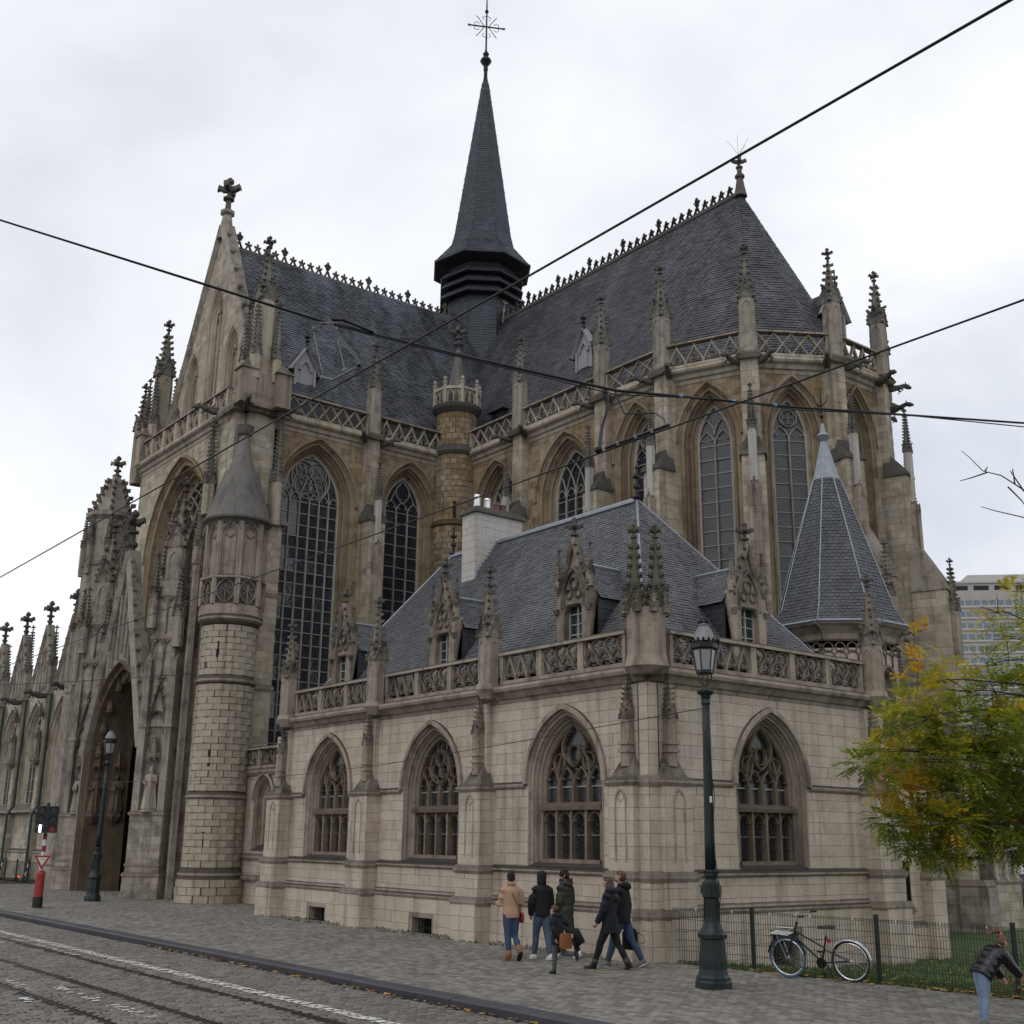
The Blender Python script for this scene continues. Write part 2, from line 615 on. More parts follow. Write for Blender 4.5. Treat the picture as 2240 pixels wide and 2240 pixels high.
def slates(th, q, mat, row=0.14, wid=0.24, t=0.013, bed=None, parent=None):
    """slates on a roof plane: q = eave left, eave right, top right, top left"""
    A, B, Cc, Dd = [Vector(p) for p in q]
    u = (B - A).normalized()
    n = u.cross((Dd - A)).normalized()
    if n.z < 0:
        n = -n
    ln = ((Cc + Dd) / 2 - (A + B) / 2)
    ln = (ln - u * ln.dot(u)).length
    k = max(1, round(ln / row))
    off = A.dot(u)
    for i in range(k):
        f0, f1 = i / k, (i + 1.0) / k
        L0, L1 = A.lerp(Dd, f0), A.lerp(Dd, f1)
        R0, R1 = B.lerp(Cc, f0), B.lerp(Cc, f1)
        x0, x1 = L0.dot(u), R0.dot(u)
        y0, y1 = L1.dot(u), R1.dot(u)
        w_ = wid
        j = math.floor(min(x0, y0) / w_) - 1
        sh = 0.5 * w_ * (i % 2)
        while j * w_ + sh < max(x1, y1):
            c0, c1 = j * w_ + sh, (j + 1) * w_ + sh
            j += 1
            b0, b1 = max(c0, x0), min(c1, x1)
            t0, t1 = max(c0, y0), min(c1, y1)
            if b1 - b0 < 0.01 and t1 - t0 < 0.01:
                continue
            if b1 < b0:
                b0 = b1 = (b0 + b1) / 2 if abs(b1 - b0) < .05 else None
                if b0 is None:
                    continue
            if t1 < t0:
                m_ = min(max((t0 + t1) / 2, y0), y1)
                t0 = t1 = m_
            g = 0.006
            lift = t * RN.uniform(0.9, 2.2)
            sk = RN.uniform(-.006, .006)
            P0 = L0 + u * (b0 + g - x0) + n * lift
            P1 = L0 + u * (b1 - g - x0) + n * lift
            P2 = L1 + u * (t1 - g - y0) + n * 0.002
            P3 = L1 + u * (t0 + g - y0) + n * 0.002
            dn = (L0 - L1).normalized() * (0.012 + sk)
            P0 = P0 + dn
            P1 = P1 + dn
            PIECES.setdefault(th, []).append(((tuple(P0), tuple(P1), tuple(P2), tuple(P3)), tuple(-n * lift), mat))
    if bed is not None:
        bed.face([tuple(x) for x in (A, B, Cc, Dd)])


def flush_pieces(th, parent, name, nmax=300):
    L = [(score(P), P, dn, mat) for P, dn, mat in PIECES.get(th, [])]
    L.sort(key=lambda q: -q[0])
    rest = {}
    for i, (s, P, dn, mat) in enumerate(L):
        mb = MB() if (i < nmax and s > 0) else rest.setdefault(mat, MB())
        r = RN.random()
        mb.face(P, r)
        for a, b in ((0, 1), (1, 2), (3, 0)):
            mb.face((P[a], tuple(x + y for x, y in zip(P[a], dn)), tuple(x + y for x, y in zip(P[b], dn)), P[b]), r)
        if i < nmax and s > 0:
            mb.build(name, mat, parent)
    for mat, mb in rest.items():
        mb.build(name + '_field', mat, parent, kind='stuff')


def bez(p0, p1, p2, n=8):
    return [((1 - t) ** 2 * p0[0] + 2 * t * (1 - t) * p1[0] + t * t * p2[0], (1 - t) ** 2 * p0[1] + 2 * t * (1 - t) * p1[1] + t * t * p2[1]) for t in [k / n for k in range(n + 1)]]


def circ(c, r, n=18, a0=0, a1=2 * pi):
    full = abs(a1 - a0 - 2 * pi) < 1e-6
    m = n if full else n + 1
    return [(c[0] + r * math.cos(a0 + (a1 - a0) * k / n), c[1] + r * math.sin(a0 + (a1 - a0) * k / n)) for k in range(m)]
# ------------------------------------------------------------------ gothic pieces
def concentric(op, w2):
    R2 = op.R - (op.w - w2)
    if R2 < w2 * 0.75:
        R2 = w2 * 0.75
    H2 = math.sqrt(max(R2 * R2 - (R2 - w2) ** 2, 0.01))
    return Op(op.c, w2, op.hb, op.hs, H2)


def reveal(mb, fr, op, prof, n=10):
    """moulded jamb and arch: prof = [(half width, depth), ...] from the outside in"""
    prev = None
    for w2, d in prof:
        q = [fr.p(a, d, h) for a, h in concentric(op, w2).outline(n)]
        if prev:
            mb.strip(prev, q, r=RN.uniform(.3, .7))
        prev = q


def runs(pts, inside):
    cur = []
    for p in pts:
        if inside(p):
            cur.append(p)
        else:
            if len(cur) > 1:
                yield cur
            cur = []
    if len(cur) > 1:
        yield cur


def gothic_window(parent, fr, op, wi, depth, n, style, gmat, rowh, smat='trim', hood=None, transom=None, mull=0.1, hb_glass=None, panes=True, label=None, tmat=None, sill=True, td=(.06, .10)):
    tmat = tmat or smat
    mb = MB()
    dw = op.w - wi
    reveal(mb, fr, op, [(op.w + .03, 0.0), (op.w + .03, 0.03), (op.w, 0.03), (op.w - dw * .12, -depth * .10), (op.w - dw * .30, -depth * .12), (op.w - dw * .34, -depth * .34),
                        (op.w - dw * .42, -depth * .36), (op.w - dw * .50, -depth * .30), (op.w - dw * .62, -depth * .58), (op.w - dw * .72, -depth * .62), (op.w - dw * .76, -depth * .80), (wi, -depth)])
    win = mb.build('window', smat, parent, label=label)
    if hood:
        hm = MB()
        ho = Op(op.c, op.w, op.hs, op.hs, op.H)
        reveal(hm, fr, ho, [(op.w + .17, 0.0), (op.w + .17, 0.10), (op.w + .05, 0.12), (op.w + .03, 0.03)])
        hm.build('hood_mould', smat, win)
    io = concentric(op, wi)
    hb = hb_glass if hb_glass is not None else op.hb
    io.hb = hb
    if sill:
        sl = MB()
        sl.taper(fr, (op.c - op.w, op.c + op.w, -depth, 0.06, op.hb - 0.02), (op.c - op.w, op.c + op.w, -depth, -depth * .9, op.hb + depth * .75 if hb_glass is None else hb + 0.01))
        sl.build('sill', smat, win)
    d0, d1 = -depth - td[0], -depth + td[1]
    tr = MB()
    tr.bar(fr, io.outline(10), 0.10, d0, d1)
    lw = 2 * wi / n
    xs = [op.c - wi + lw * k for k in range(n + 1)]
    ins = lambda p: abs(p[0] - op.c) <= io.hw(p[1]) + 0.02 and p[1] < io.hs + io.H + .02
    hs = io.hs
    if style == 'low':
        hs = io.hs - 0.0
    hl = hs - lw * 0.15 if style != 'rose' else hs
    for k in range(n):
        o = Op((xs[k] + xs[k + 1]) / 2, lw / 2, hl, hl, lw * 0.85)
        for seg in runs(o.outline(6)[1:-1], ins):
            tr.bar(fr, seg, mull * .75, d0 + .03, d1 - .02)
        # cusps
        if lw > 0.3:
            for sgn in (-1, 1):
                tr.bar(fr, [(o.c + sgn * lw * .36, hl + lw * .42), (o.c + sgn * lw * .16, hl + lw * .30)], mull * .5, d0 + .04, d1 - .04)
    top = hs + io.H
    if style in ('net', 'low'):
        R = max(io.R, wi * 1.3)
        for k in range(1, n):
            for sgn in (-1, 1):
                pts = [(xs[k] + sgn * (R - math.sqrt(max(R * R - (h - hl) ** 2, 0))), h) for h in [hl + (top - hl) * j / 14 for j in range(15)] if h - hl < R]
                for seg in runs(pts, ins):
                    tr.bar(fr, seg, mull * .75, d0 + .03, d1 - .01)
    if style in ('flow',):
        cy = hs + io.H * .50
        # dagger: an ogee lens in the head, with two flanking curves
        for sgn in (-1, 1):
            pts = [(op.c + sgn * wi * .44 * math.sin(pi * t) ** 1.0 * (1 - .25 * t), hs + lw * .72 + (top - hs - lw * .72) * t) for t in [j / 12 for j in range(13)]]
            tr.bar(fr, pts, mull * .85, d0 + .02, d1)
            for s2, e in ((0.95, .62), (.55, .35)):
                b = bez((op.c + sgn * wi * s2, hl + lw * .3), (op.c + sgn * wi * s2 * .95, hs + io.H * .55), (op.c + sgn * wi * .12, hs + io.H * (.95 if s2 > .6 else .62)), 10)
                for seg in runs(b, ins):
                    tr.bar(fr, seg, mull * .7, d0 + .03, d1 - .01)
        tr.bar(fr, circ((op.c, cy - .02), wi * .2), mull * .6, d0 + .03, d1 - .02, True)
        for sgn in (-1, 1):
            tr.bar(fr, circ((op.c + sgn * wi * .5, hs + lw * .95), wi * .19), mull * .6, d0 + .03, d1 - .02, True)
    if style == 'circle4':
        tr.bar(fr, circ((op.c, hs + io.H * .42), wi * .43, 22), mull * .85, d0 + .02, d1, True)
        for j in range(3):
            an = pi / 2 + 2 * pi * j / 3
            tr.bar(fr, circ((op.c + wi * .2 * math.cos(an), hs + io.H * .42 + wi * .2 * math.sin(an)), wi * .19, 12), mull * .6, d0 + .03, d1 - .02, True)
        for sgn in (-1, 1):
            tr.bar(fr, circ((op.c + sgn * wi * .62, hs + io.H * .32), wi * .15, 10), mull * .55, d0 + .03, d1 - .02, True)
            tr.bar(fr, circ((op.c, hs + io.H * .82), wi * .13, 10), mull * .55, d0 + .03, d1 - .02, True)
    if style == 'rose':
        cc = (op.c, hs + io.H * .50)
        rr = wi * .66
        tr.bar(fr, circ(cc, rr, 30), mull, d0 + .01, d1, True)
        for j in range(4):
            an = pi / 4 + pi / 2 * j
            c2 = (cc[0] + rr * .52 * math.cos(an), cc[1] + rr * .52 * math.sin(an))
            tr.bar(fr, circ(c2, rr * .44, 18), mull * .75, d0 + .02, d1 - .01, True)
            for m in range(3):
                a2 = an + 2.1 * m
                tr.bar(fr, circ((c2[0] + rr * .2 * math.cos(a2), c2[1] + rr * .2 * math.sin(a2)), rr * .16, 8), mull * .4, d0 + .04, d1 - .04, True)
        for sgn in (-1, 1):
            for s2, s3 in ((.68, .62), (.98, .94), (.34, .2)):
                b = bez((op.c + sgn * wi * s2, hl + .2), (op.c + sgn * wi * s3, hs + .8), (op.c + sgn * wi * (s3 - .12), cc[1] + .1), 8)
                for seg in runs(b, ins):
                    tr.bar(fr, seg, mull * .7, d0 + .03, d1 - .02)
    if style == 'dagger3':
        for sgn in (-1, 1):
            pts = [(op.c + sgn * wi * .40 * math.sin(pi * t), hs + lw * .55 + (top - hs - lw * .75) * t) for t in [j / 12 for j in range(13)]]
            tr.bar(fr, pts, mull * .85, d0 + .02, d1)
            b = bez((op.c + sgn * wi * .66, hl + lw * .75), (op.c + sgn * wi * .55, hs + io.H * .55), (op.c + sgn * wi * .08, hs + io.H * .85), 8)
            for seg in runs(b, ins):
                tr.bar(fr, seg, mull * .7, d0 + .03, d1 - .01)
            tr.bar(fr, [(op.c + sgn * wi * .30, hs + io.H * .42), (op.c + sgn * .03, hs + io.H * .34)], mull * .5, d0 + .03, d1 - .03)
    if style == 'two':
        tr.bar(fr, circ((op.c, hs + io.H * .52), wi * .50, 20), mull * .85, d0 + .02, d1, True)
        for j in range(4):
            an = pi / 4 + pi / 2 * j
            tr.bar(fr, circ((op.c + wi * .22 * math.cos(an), hs + io.H * .52 + wi * .22 * math.sin(an)), wi * .2, 10), mull * .5, d0 + .03, d1 - .03, True)
    if style == 'twopoint':
        for sgn in (-1, 1):
            for e in (0.0, 1.0):
                b = bez((op.c + sgn * wi * (1 - e), hs + lw * .5), (op.c + sgn * wi * (.92 - e * .9), hs + lw * 1.0), (op.c + sgn * wi * .46, hs + lw * 1.45), 8)
                tr.bar(fr, b, mull * .75, d0 + .02, d1 - .01)
            b = bez((op.c + sgn * wi * .46, hs + lw * 1.45), (op.c + sgn * wi * .2, hs + lw * 1.2), (op.c, hs + lw * .9), 6)
            tr.bar(fr, b, mull * .6, d0 + .02, d1 - .02)
    tr.build('tracery', tmat, win)
    for k in range(1, n):
        m = MB()
        m.bar(fr, [(xs[k], hb), (xs[k], (hb + hl) / 2), (xs[k], hl + .02)], mull, d0, d1 + .02)
        m.build('mullion', tmat, win)
    # glazing bars and panes
    rows = max(1, round((hl - hb) / rowh))
    gb = MB()
    for j in range(1, rows + 1):
        h = hb + (hl - hb) * j / rows
        gb.box(fr, op.c - wi, op.c + wi, d0 + .005, d0 + .035, h - .016, h + .016, .5)
    gb.build('glazing_bar', 'leadcame', win)
    dg = d0 - 0.0
    if panes:
        cell = (lw, (hl - hb) / rows)
        pm = MB()
        pm.face([(-cell[0] / 2, 0, -cell[1] / 2), (cell[0] / 2, 0, -cell[1] / 2), (cell[0] / 2, 0, cell[1] / 2), (-cell[0] / 2, 0, cell[1] / 2)], .5)
        me = pm.mesh('pane', gmat)
        for k in range(n):
            for j in range(rows):
                c = fr.p((xs[k] + xs[k + 1]) / 2, dg, hb + cell[1] * (j + .5))
                M = Matrix(((fr.u.x, fr.n.x, 0, c[0]), (fr.u.y, fr.n.y, 0, c[1]), (0, 0, 1, c[2]), (0, 0, 0, 1)))
                T = Matrix.Rotation(RN.gauss(0, .03), 4, 'X') @ Matrix.Rotation(RN.gauss(0, .03), 4, 'Z')
                link('pane', me, win, matrix=M @ T)
    else:
        g = MB()
        g.face([fr.p(op.c - wi, dg, hb), fr.p(op.c + wi, dg, hb), fr.p(op.c + wi, dg, hl), fr.p(op.c - wi, dg, hl)])
        g.build('pane', gmat, win)
    g = MB()
    o2 = Op(io.c, io.w, hl, io.hs, io.H)
    g.face([fr.p(a, dg, h) for a, h in o2.outline(8)])
    g.build('pane', gmat, win)
    return win


def crocket(mb, p, out, s):
    """a small leaf curling out of an edge"""
    p = Vector(p)
    o = Vector(out).normalized()
    side = o.cross(Vector((0, 0, 1))).normalized()
    up = Vector((0, 0, 1))
    t = p + o * s * 1.0 + up * s * .55
    b = p + o * s * .9 - up * s * .1
    q = [p + up * s * .5, p - up * s * .5, b + side * s * .42, b - side * s * .42, t]
    i = len(mb.v)
    mb.v.extend(tuple(x) for x in q)
    for f in ((0, 2, 4), (0, 4, 3), (1, 2, 0), (1, 0, 3), (1, 3, 2), (2, 3, 4)):
        mb.f.append(tuple(i + k for k in f))
        mb.r.append(.4)


def finial(mb, x, y, z, s):
    """a stalk with a collar, a four-leaved cross and a bud"""
    mb.lathe((x, y, z), [(s * .12, 0), (s * .10, s * .35), (s * .22, s * .38), (s * .22, s * .46), (s * .09, s * .5), (s * .08, s * .72)], 8)
    for k in range(4):
        a = k * pi / 2 + pi / 4
        c, d = math.cos(a), math.sin(a)
        e, g = -d, c
        rings = []
        for r, zz, hw, hh in ((.05, .82, .07, .12), (.26, .84, .09, .10), (.40, .92, .10, .09), (.46, .80, .05, .05)):
            rings.append([(x + s * (c * r + e * w_), y + s * (d * r + g * w_), z + s * (zz + h_)) for w_, h_ in ((-hw, -hh), (hw, -hh), (hw, hh), (-hw, hh))])
        mb.loft(rings)
    mb.lathe((x, y, z), [(s * .08, s * .72), (s * .07, s * 1.05), (s * .15, s * 1.1), (s * .16, s * 1.2), (s * .03, s * 1.34)], 8)


_PC = {}


def pin_meshes(w, hs, hp, ms, mp, crock=1.0, n=4):
    key = (round(w, 3), round(hs, 3), round(hp, 3), ms, mp, crock, n)
    if key in _PC:
        return _PC[key]
    sh = MB()
    h = w / 2
    gh = w * 1.05
    c = 0.16 * w
    oct_ = [(h - c, -h), (h, -h + c), (h, h - c), (h - c, h), (-h + c, h), (-h, h - c), (-h, -h + c), (-h + c, -h)]
    if hs > 0.01:
        sh.loft([[(x, y, z) for x, y in oct_] for z in (0, hs)])
        for q in range(4):
            f = Fr((0, 0, 0), (math.cos(q * pi / 2), math.sin(q * pi / 2), 0), (math.sin(q * pi / 2), -math.cos(q * pi / 2), 0))
            if hs > w * 1.6:
                o = Op(0, w * .26, hs * .12, hs - w * .75, w * .42)
                sh.bar(f, o.outline(4), w * .08, h - .002, h + w * .05)
    sp = MB()
    z0 = hs
    zb = hs + gh * .30
    for q in range(4):
        f = Fr((0, 0, 0), (math.cos(q * pi / 2), math.sin(q * pi / 2), 0), (math.sin(q * pi / 2), -math.cos(q * pi / 2), 0))
        sp.prism(f, [(-h * 1.02, z0 - gh * .12), (h * 1.02, z0 - gh * .12), (h * 1.02, z0 + .02), (0, z0 + gh), (-h * 1.02, z0 + .02)], 0, h * 1.04, r=.6)
        sp.bar(f, [(-h * 1.15, z0 - gh * .1), (0, z0 + gh * 1.05), (h * 1.15, z0 - gh * .1)], w * .13, h * .8, h * 1.22)
        sp.bar(f, Op(0, h * .6, z0 - gh * .1, z0 + gh * .1, gh * .42).outline(4), w * .08, h * .9, h * 1.12)
        for t in (.25, .6, .95):
            for sg in (-1, 1):
                P = f.p(sg * h * 1.12 * (1 - t), h * 1.02, z0 + gh * t)
                crocket(sp, P, f.n * .6 + f.u * sg, w * .17 * crock)
        crocket(sp, f.p(0, h * 1.0, z0 + gh * 1.12), f.n, w * .24 * crock)
    top = hs + hp - w * .95
    R0, R1 = h * .98, w * .07
    sp.lathe((0, 0, 0), [(R0, z0 - gh * .1), (R0 * .92, z0 + gh * .45), (R1, top)], 8, pi / 8)
    k = max(4, int((top - zb) / (w * .46)))
    for j in range(k):
        t = (j + .9) / (k + .4)
        z = zb + (top - zb) * t
        r = R0 * .95 + (R1 - R0 * .95) * max(0, (z - z0 - gh * .3) / (top - z0 - gh * .3))
        for q in range(4):
            a = q * pi / 2 + pi / 4
            crocket(sp, (math.cos(a) * r * .9, math.sin(a) * r * .9, z), (math.cos(a), math.sin(a), 0), w * .27 * crock)
    fi = MB()
    finial(fi, 0, 0, top - .02, w * .86)
    res = (sh.mesh('shaft', ms) if hs > .01 else None, sp.mesh('spire', mp), fi.mesh('finial', 'soot' if mp != 'moss_top' else mp))
    _PC[key] = res
    return res


def pinnacle(parent, x, y, z, w, hs, hp, ms='trim', mp='carved', rz=0.0, crock=1.0, name='pinnacle'):
    a, b, c = pin_meshes(w, hs, hp, ms, mp, crock)
    if a:
        o = link(name, a, parent, loc=(x, y, z), rz=rz)
        link('spire', b, o)
    else:
        o = link(name, b, parent, loc=(x, y, z), rz=rz)
    link('finial', c, o)
    return o


def balustrade(parent, fr, a0, a1, h0, h1, d, npan, pats, mat='trim', cap='trim', t=0.16, cells=3, bw=0.06, post=0.12, coping=True):
    rl = MB()
    rl.box(fr, a0, a1, d - t, d + .03, h0, h0 + .10, .5)
    ho = rl.build('balustrade', mat, parent)
    cp = MB()
    ca = h1 - .10
    if coping:
        cp.taper(fr, (a0 - .02, a1 + .02, d - t - .05, d + .07, ca), (a0 - .02, a1 + .02, d - t - .04, d + .06, h1 - .03))
        cp.taper(fr, (a0 - .02, a1 + .02, d - t - .04, d + .06, h1 - .03), (a0 - .02, a1 + .02, d - t * .7, d - .02, h1 + .02))
        cp.build('coping', cap, ho)
    pw = (a1 - a0) / npan
    for k in range(npan):
        x0, x1 = a0 + pw * k, a0 + pw * (k + 1)
        m = MB()
        m.box(fr, x0, x0 + post / 2, d - t, d + .015, h0 + .1, ca)
        m.box(fr, x1 - post / 2, x1, d - t, d + .015, h0 + .1, ca)
        p0, p1 = x0 + post / 2, x1 - post / 2
        z0, z1 = h0 + .1, ca
        pat = pats[k % len(pats)]
        n = cells
        cw = (p1 - p0) / n
        dA, dB = d - t * .8, d - .01
        if pat == 'lattice':
            for j in range(n):
                c0 = p0 + cw * j
                m.bar(fr, [(c0, z0), (c0 + cw / 2, (z0 + z1) / 2), (c0 + cw, z1)], bw, dA, dB)
                m.bar(fr, [(c0, z1), (c0 + cw / 2, (z0 + z1) / 2), (c0 + cw, z0)], bw, dA, dB - .006)
                if j == 0 or True:
                    q = .30
                    m.bar(fr, [(c0 + cw / 2 - cw * q, z0), (c0 + cw / 2, z0 + (z1 - z0) * .20), (c0 + cw / 2 + cw * q, z0)], bw * .5, dA + .02, dB - .03)
                    m.bar(fr, [(c0 + cw * .25, (z0 * .75 + z1 * .25)), (c0 + cw * .36, z0 + (z1 - z0) * .16)], bw * .6, dA + .02, dB - .03)
                    m.bar(fr, [(c0 + cw * .75, (z0 * .75 + z1 * .25)), (c0 + cw * .64, z0 + (z1 - z0) * .16)], bw * .6, dA + .02, dB - .03)
                    m.bar(fr, [(c0 + cw * .25, (z0 * .25 + z1 * .75)), (c0 + cw * .36, z0 + (z1 - z0) * .84)], bw * .6, dA + .02, dB - .03)
        elif pat == 'ogee':
            for j in range(n):
                c0 = p0 + cw * j
                for sg in (0, 1):
                    pts = []
                    for i in range(9):
                        tt = i / 8
                        s_ = tt * tt * (3 - 2 * tt)
                        x = c0 + cw / 2 * s_ if sg == 0 else c0 + cw - cw / 2 * s_
                        pts.append((x, z0 + (z1 - z0) * tt))
                    m.bar(fr, pts, bw, dA, dB)
                m.bar(fr, [(c0 + cw * .1, z0 + (z1 - z0) * .35), (c0 + cw * .33, z0 + (z1 - z0) * .12)], bw * .55, dA + .02, dB - .03)
                m.bar(fr, [(c0 + cw * .9, z0 + (z1 - z0) * .35), (c0 + cw * .67, z0 + (z1 - z0) * .12)], bw * .55, dA + .02, dB - .03)
                m.bar(fr, circ((c0 + cw / 2, z0 + (z1 - z0) * .28), cw * .2, 10), bw * .5, dA + .02, dB - .02, True)
        else:
            H_ = z1 - z0
            tiers = ((0.0, .58, .5, False), (.42, 1.0, 0.0, True)) if pat == 'net' else ((0.0, .58, 0.0, False), (.42, 1.0, .5, True))
            for ta, tb, sh, inv in tiers:
                for j in range(n + 1):
                    cx = p0 + cw * (j + sh)
                    if cx > p1 - cw * .2 and sh == .5:
                        continue
                    for sg in (-1, 1):
                        pts = []
                        for i in range(11):
                            tt = i / 10
                            q_ = 1 - tt if inv else tt
                            wv = cw * .52 * math.sin(pi * q_ ** .75) ** .85
                            pts.append((min(max(cx + sg * wv, p0), p1), z0 + H_ * (ta + (tb - ta) * tt)))
                        m.bar(fr, pts, bw, dA, dB - (.004 if sg > 0 else 0) - (.008 if inv else 0))
                    if p0 + .05 < cx < p1 - .05:
                        zc = z0 + H_ * ((ta + tb) / 2 + (.06 if inv else -.06))
                        for an in (90, 210, 330):
                            a_ = math.radians(an + (180 if inv else 0))
                            m.bar(fr, [(cx + cw * .40 * math.cos(a_), zc + cw * .40 * math.sin(a_)), (cx + cw * .14 * math.cos(a_ + .9), zc + cw * .14 * math.sin(a_ + .9))], bw * .6, dA + .02, dB - .03)
        m.build('balustrade_panel', mat, ho)
    return ho


def moulding(parent, fr, a0, a1, prof, mat='trim', name='string_course', ends=True):
    """a horizontal moulding: prof = [(d,h), ...] section, run from a0 to a1"""
    mb = MB()
    A = [fr.p(a0, d, h) for d, h in prof]
    B = [fr.p(a1, d, h) for d, h in prof]
    mb.strip(A, B, r=.5)
    if ends:
        mb.face(A, .5)
        mb.face(B, .5)
    return mb.build(name, mat, parent) if parent is not None else mb


def gargoyle(parent, p, dirv, s=1.0, mat='soot'):
    d = Vector(dirv).normalized()
    side = Vector((-d.y, d.x, 0))
    P = Vector(p)
    mb = MB()
    L = .85 * s
    mb.tube([P - d * .2, P + d * L * .25 + Vector((0, 0, -.05 * s)), P + d * L * .6 + Vector((0, 0, .02 * s)), P + d * L * .85 + Vector((0, 0, .10 * s)), P + d * L * 1.05 + Vector((0, 0, .06 * s)), P + d * L * 1.22 + Vector((0, 0, 0))],
            [.13 * s, .15 * s, .11 * s, .09 * s, .11 * s, .045 * s], 7)
    for sg in (-1, 1):
        mb.tube([P + d * L * .95 + side * sg * .06 * s + Vector((0, 0, .12 * s)), P + d * L * .88 + side * sg * .12 * s + Vector((0, 0, .24 * s))], [.04 * s, .01 * s], 5)
        mb.tube([P + d * L * .55 + side * sg * .1 * s, P + d * L * .75 + side * sg * .14 * s + Vector((0, 0, -.13 * s)), P + d * L * .62 + side * sg * .13 * s + Vector((0, 0, -.2 * s))], [.05 * s, .035 * s, .03 * s], 5)
        mb.tube([P + d * L * .3 + side * sg * .08 * s + Vector((0, 0, .1 * s)), P + d * L * .2 + side * sg * .22 * s + Vector((0, 0, .25 * s))], [.05 * s, .01 * s], 4)
    return mb.build('gargoyle', mat, parent)


def statue(label, loc, rz, h=1.75, mat='grey', seed=0, group='stone saints on the church front'):
    rg = random.Random(seed)
    mb = MB()
    n = 18
    rings = []
    for z, rx, ry, f in ((0, .27, .22, .10), (.05, .29, .24, .13), (.25, .25, .20, .14), (.5, .21, .165, .10), (.62, .215, .155, .06), (.74, .23, .15, .03), (.80, .20, .135, .02), (.835, .09, .09, 0), (.86, .07, .07, 0)):
        ph = rg.uniform(0, .4)
        rings.append([(rx * h / 1.75 * math.cos(2 * pi * k / n) * (1 + f * math.cos(7 * 2 * pi * k / n + ph)), ry * h / 1.75 * math.sin(2 * pi * k / n) * (1 + f * math.cos(7 * 2 * pi * k / n + ph)), z * h) for k in range(n)])
    mb.loft(rings)
    mb.ball((0, -.01, .925 * h), .085, .10, .125)
    mb.ball((0, -.075, .885 * h), .06, .06, .09, 8, 6)   # beard
    mb.tube([(-.18, 0, .78 * h), (-.25, -.08, .62 * h), (-.08, -.20, .58 * h)], [.075, .08, .06], 7)
    mb.tube([(.18, 0, .78 * h), (.26, -.06, .62 * h), (.12, -.20, .68 * h)], [.075, .08, .06], 7)
    if seed % 2:
        mb.tube([(.12, -.22, .1 * h), (.13, -.22, .98 * h)], .02, 5)
    else:
        mb.taper(W0, (-.14, .04, -.27, -.19, .55 * h), (-.14, .04, -.25, -.18, .72 * h))
    mb.lathe((0, 0, -.09), [(.30, 0), (.32, .03), (.32, .09)], 8, pi / 8)
    o = link('statue', mb.mesh('statue', mat, False), None, loc=loc, rz=rz)
    tag(o, label, 'statue', group)
    return o


def canopy(parent, x, y, z, s, rz=0, mat='carved'):
    """the little vaulted, pinnacled hood over a niche"""
    mb = MB()
    mb.lathe((x, y, z), [(s * .62, 0), (s * .66, s * .12), (s * .60, s * .5), (s * .40, s * .55), (s * .34, s * 1.1), (s * .06, s * 2.2)], 6, rz)
    for k in range(6):
        a = rz + k * pi / 3
        px, py = x + math.cos(a) * s * .60, y + math.sin(a) * s * .60
        mb.lathe((px, py, z - s * .25), [(.02, 0), (s * .10, s * .2), (s * .09, s * .7), (.01, s * 1.15)], 4, a)
        for j in range(4):
            crocket(mb, (x + math.cos(a) * s * (.42 - .09 * j), y + math.sin(a) * s * (.42 - .09 * j), z + s * (.7 + .38 * j)), (math.cos(a), math.sin(a), 0), s * .13)
    return mb.build('canopy', mat, parent)
# ------------------------------------------------------------------ the sacristy annex
def off(fr, d, a=0.0):
    return Fr(fr.p(a, d, 0), fr.u, fr.n)


def sideframe(fr, a, d, flip):
    """frame of a return face at a, running out along the wall's normal"""
    return Fr(fr.p(a, d, 0), fr.n, (-fr.u) if flip else fr.u)


def ablock(th, parent, fr, a0, a1, d0, d1, h0, h1, mat, jm, course=.3, blen=.55, name='buttress'):
    mb = MB()
    mb.box(fr, a0, a1, d0, d1 - .0, h0, h1)
    o = mb.build(name, jm, parent)
    ashlar(th, off(fr, d1), a0, a1, h0, h1, mat, jm, course, blen)
    ashlar(th, sideframe(fr, a0, d0, True), 0, d1 - d0, h0, h1, mat, jm, course, blen)
    ashlar(th, sideframe(fr, a1, d0, False), 0, d1 - d0, h0, h1, mat, jm, course, blen)
    return o


def band(parent, fr, a0, a1, d0, d1, h, pr=.07, hh=.13, mat='trim', name='string_course', top=.5):
    mb = MB()
    mb.taper(fr, (a0 - pr * .4, a1 + pr * .4, d0, d1 + pr * .4, h - hh), (a0 - pr, a1 + pr, d0, d1 + pr, h - hh * .45))
    mb.taper(fr, (a0 - pr, a1 + pr, d0, d1 + pr, h - hh * .45), (a0 - pr, a1 + pr, d0, d1 + pr, h - hh * .15))
    mb.taper(fr, (a0 - pr, a1 + pr, d0, d1 + pr, h - hh * .15), (a0 - .01, a1 + .01, d0, d1 + .01, h + hh * top))
    return mb.build(name, mat, parent)


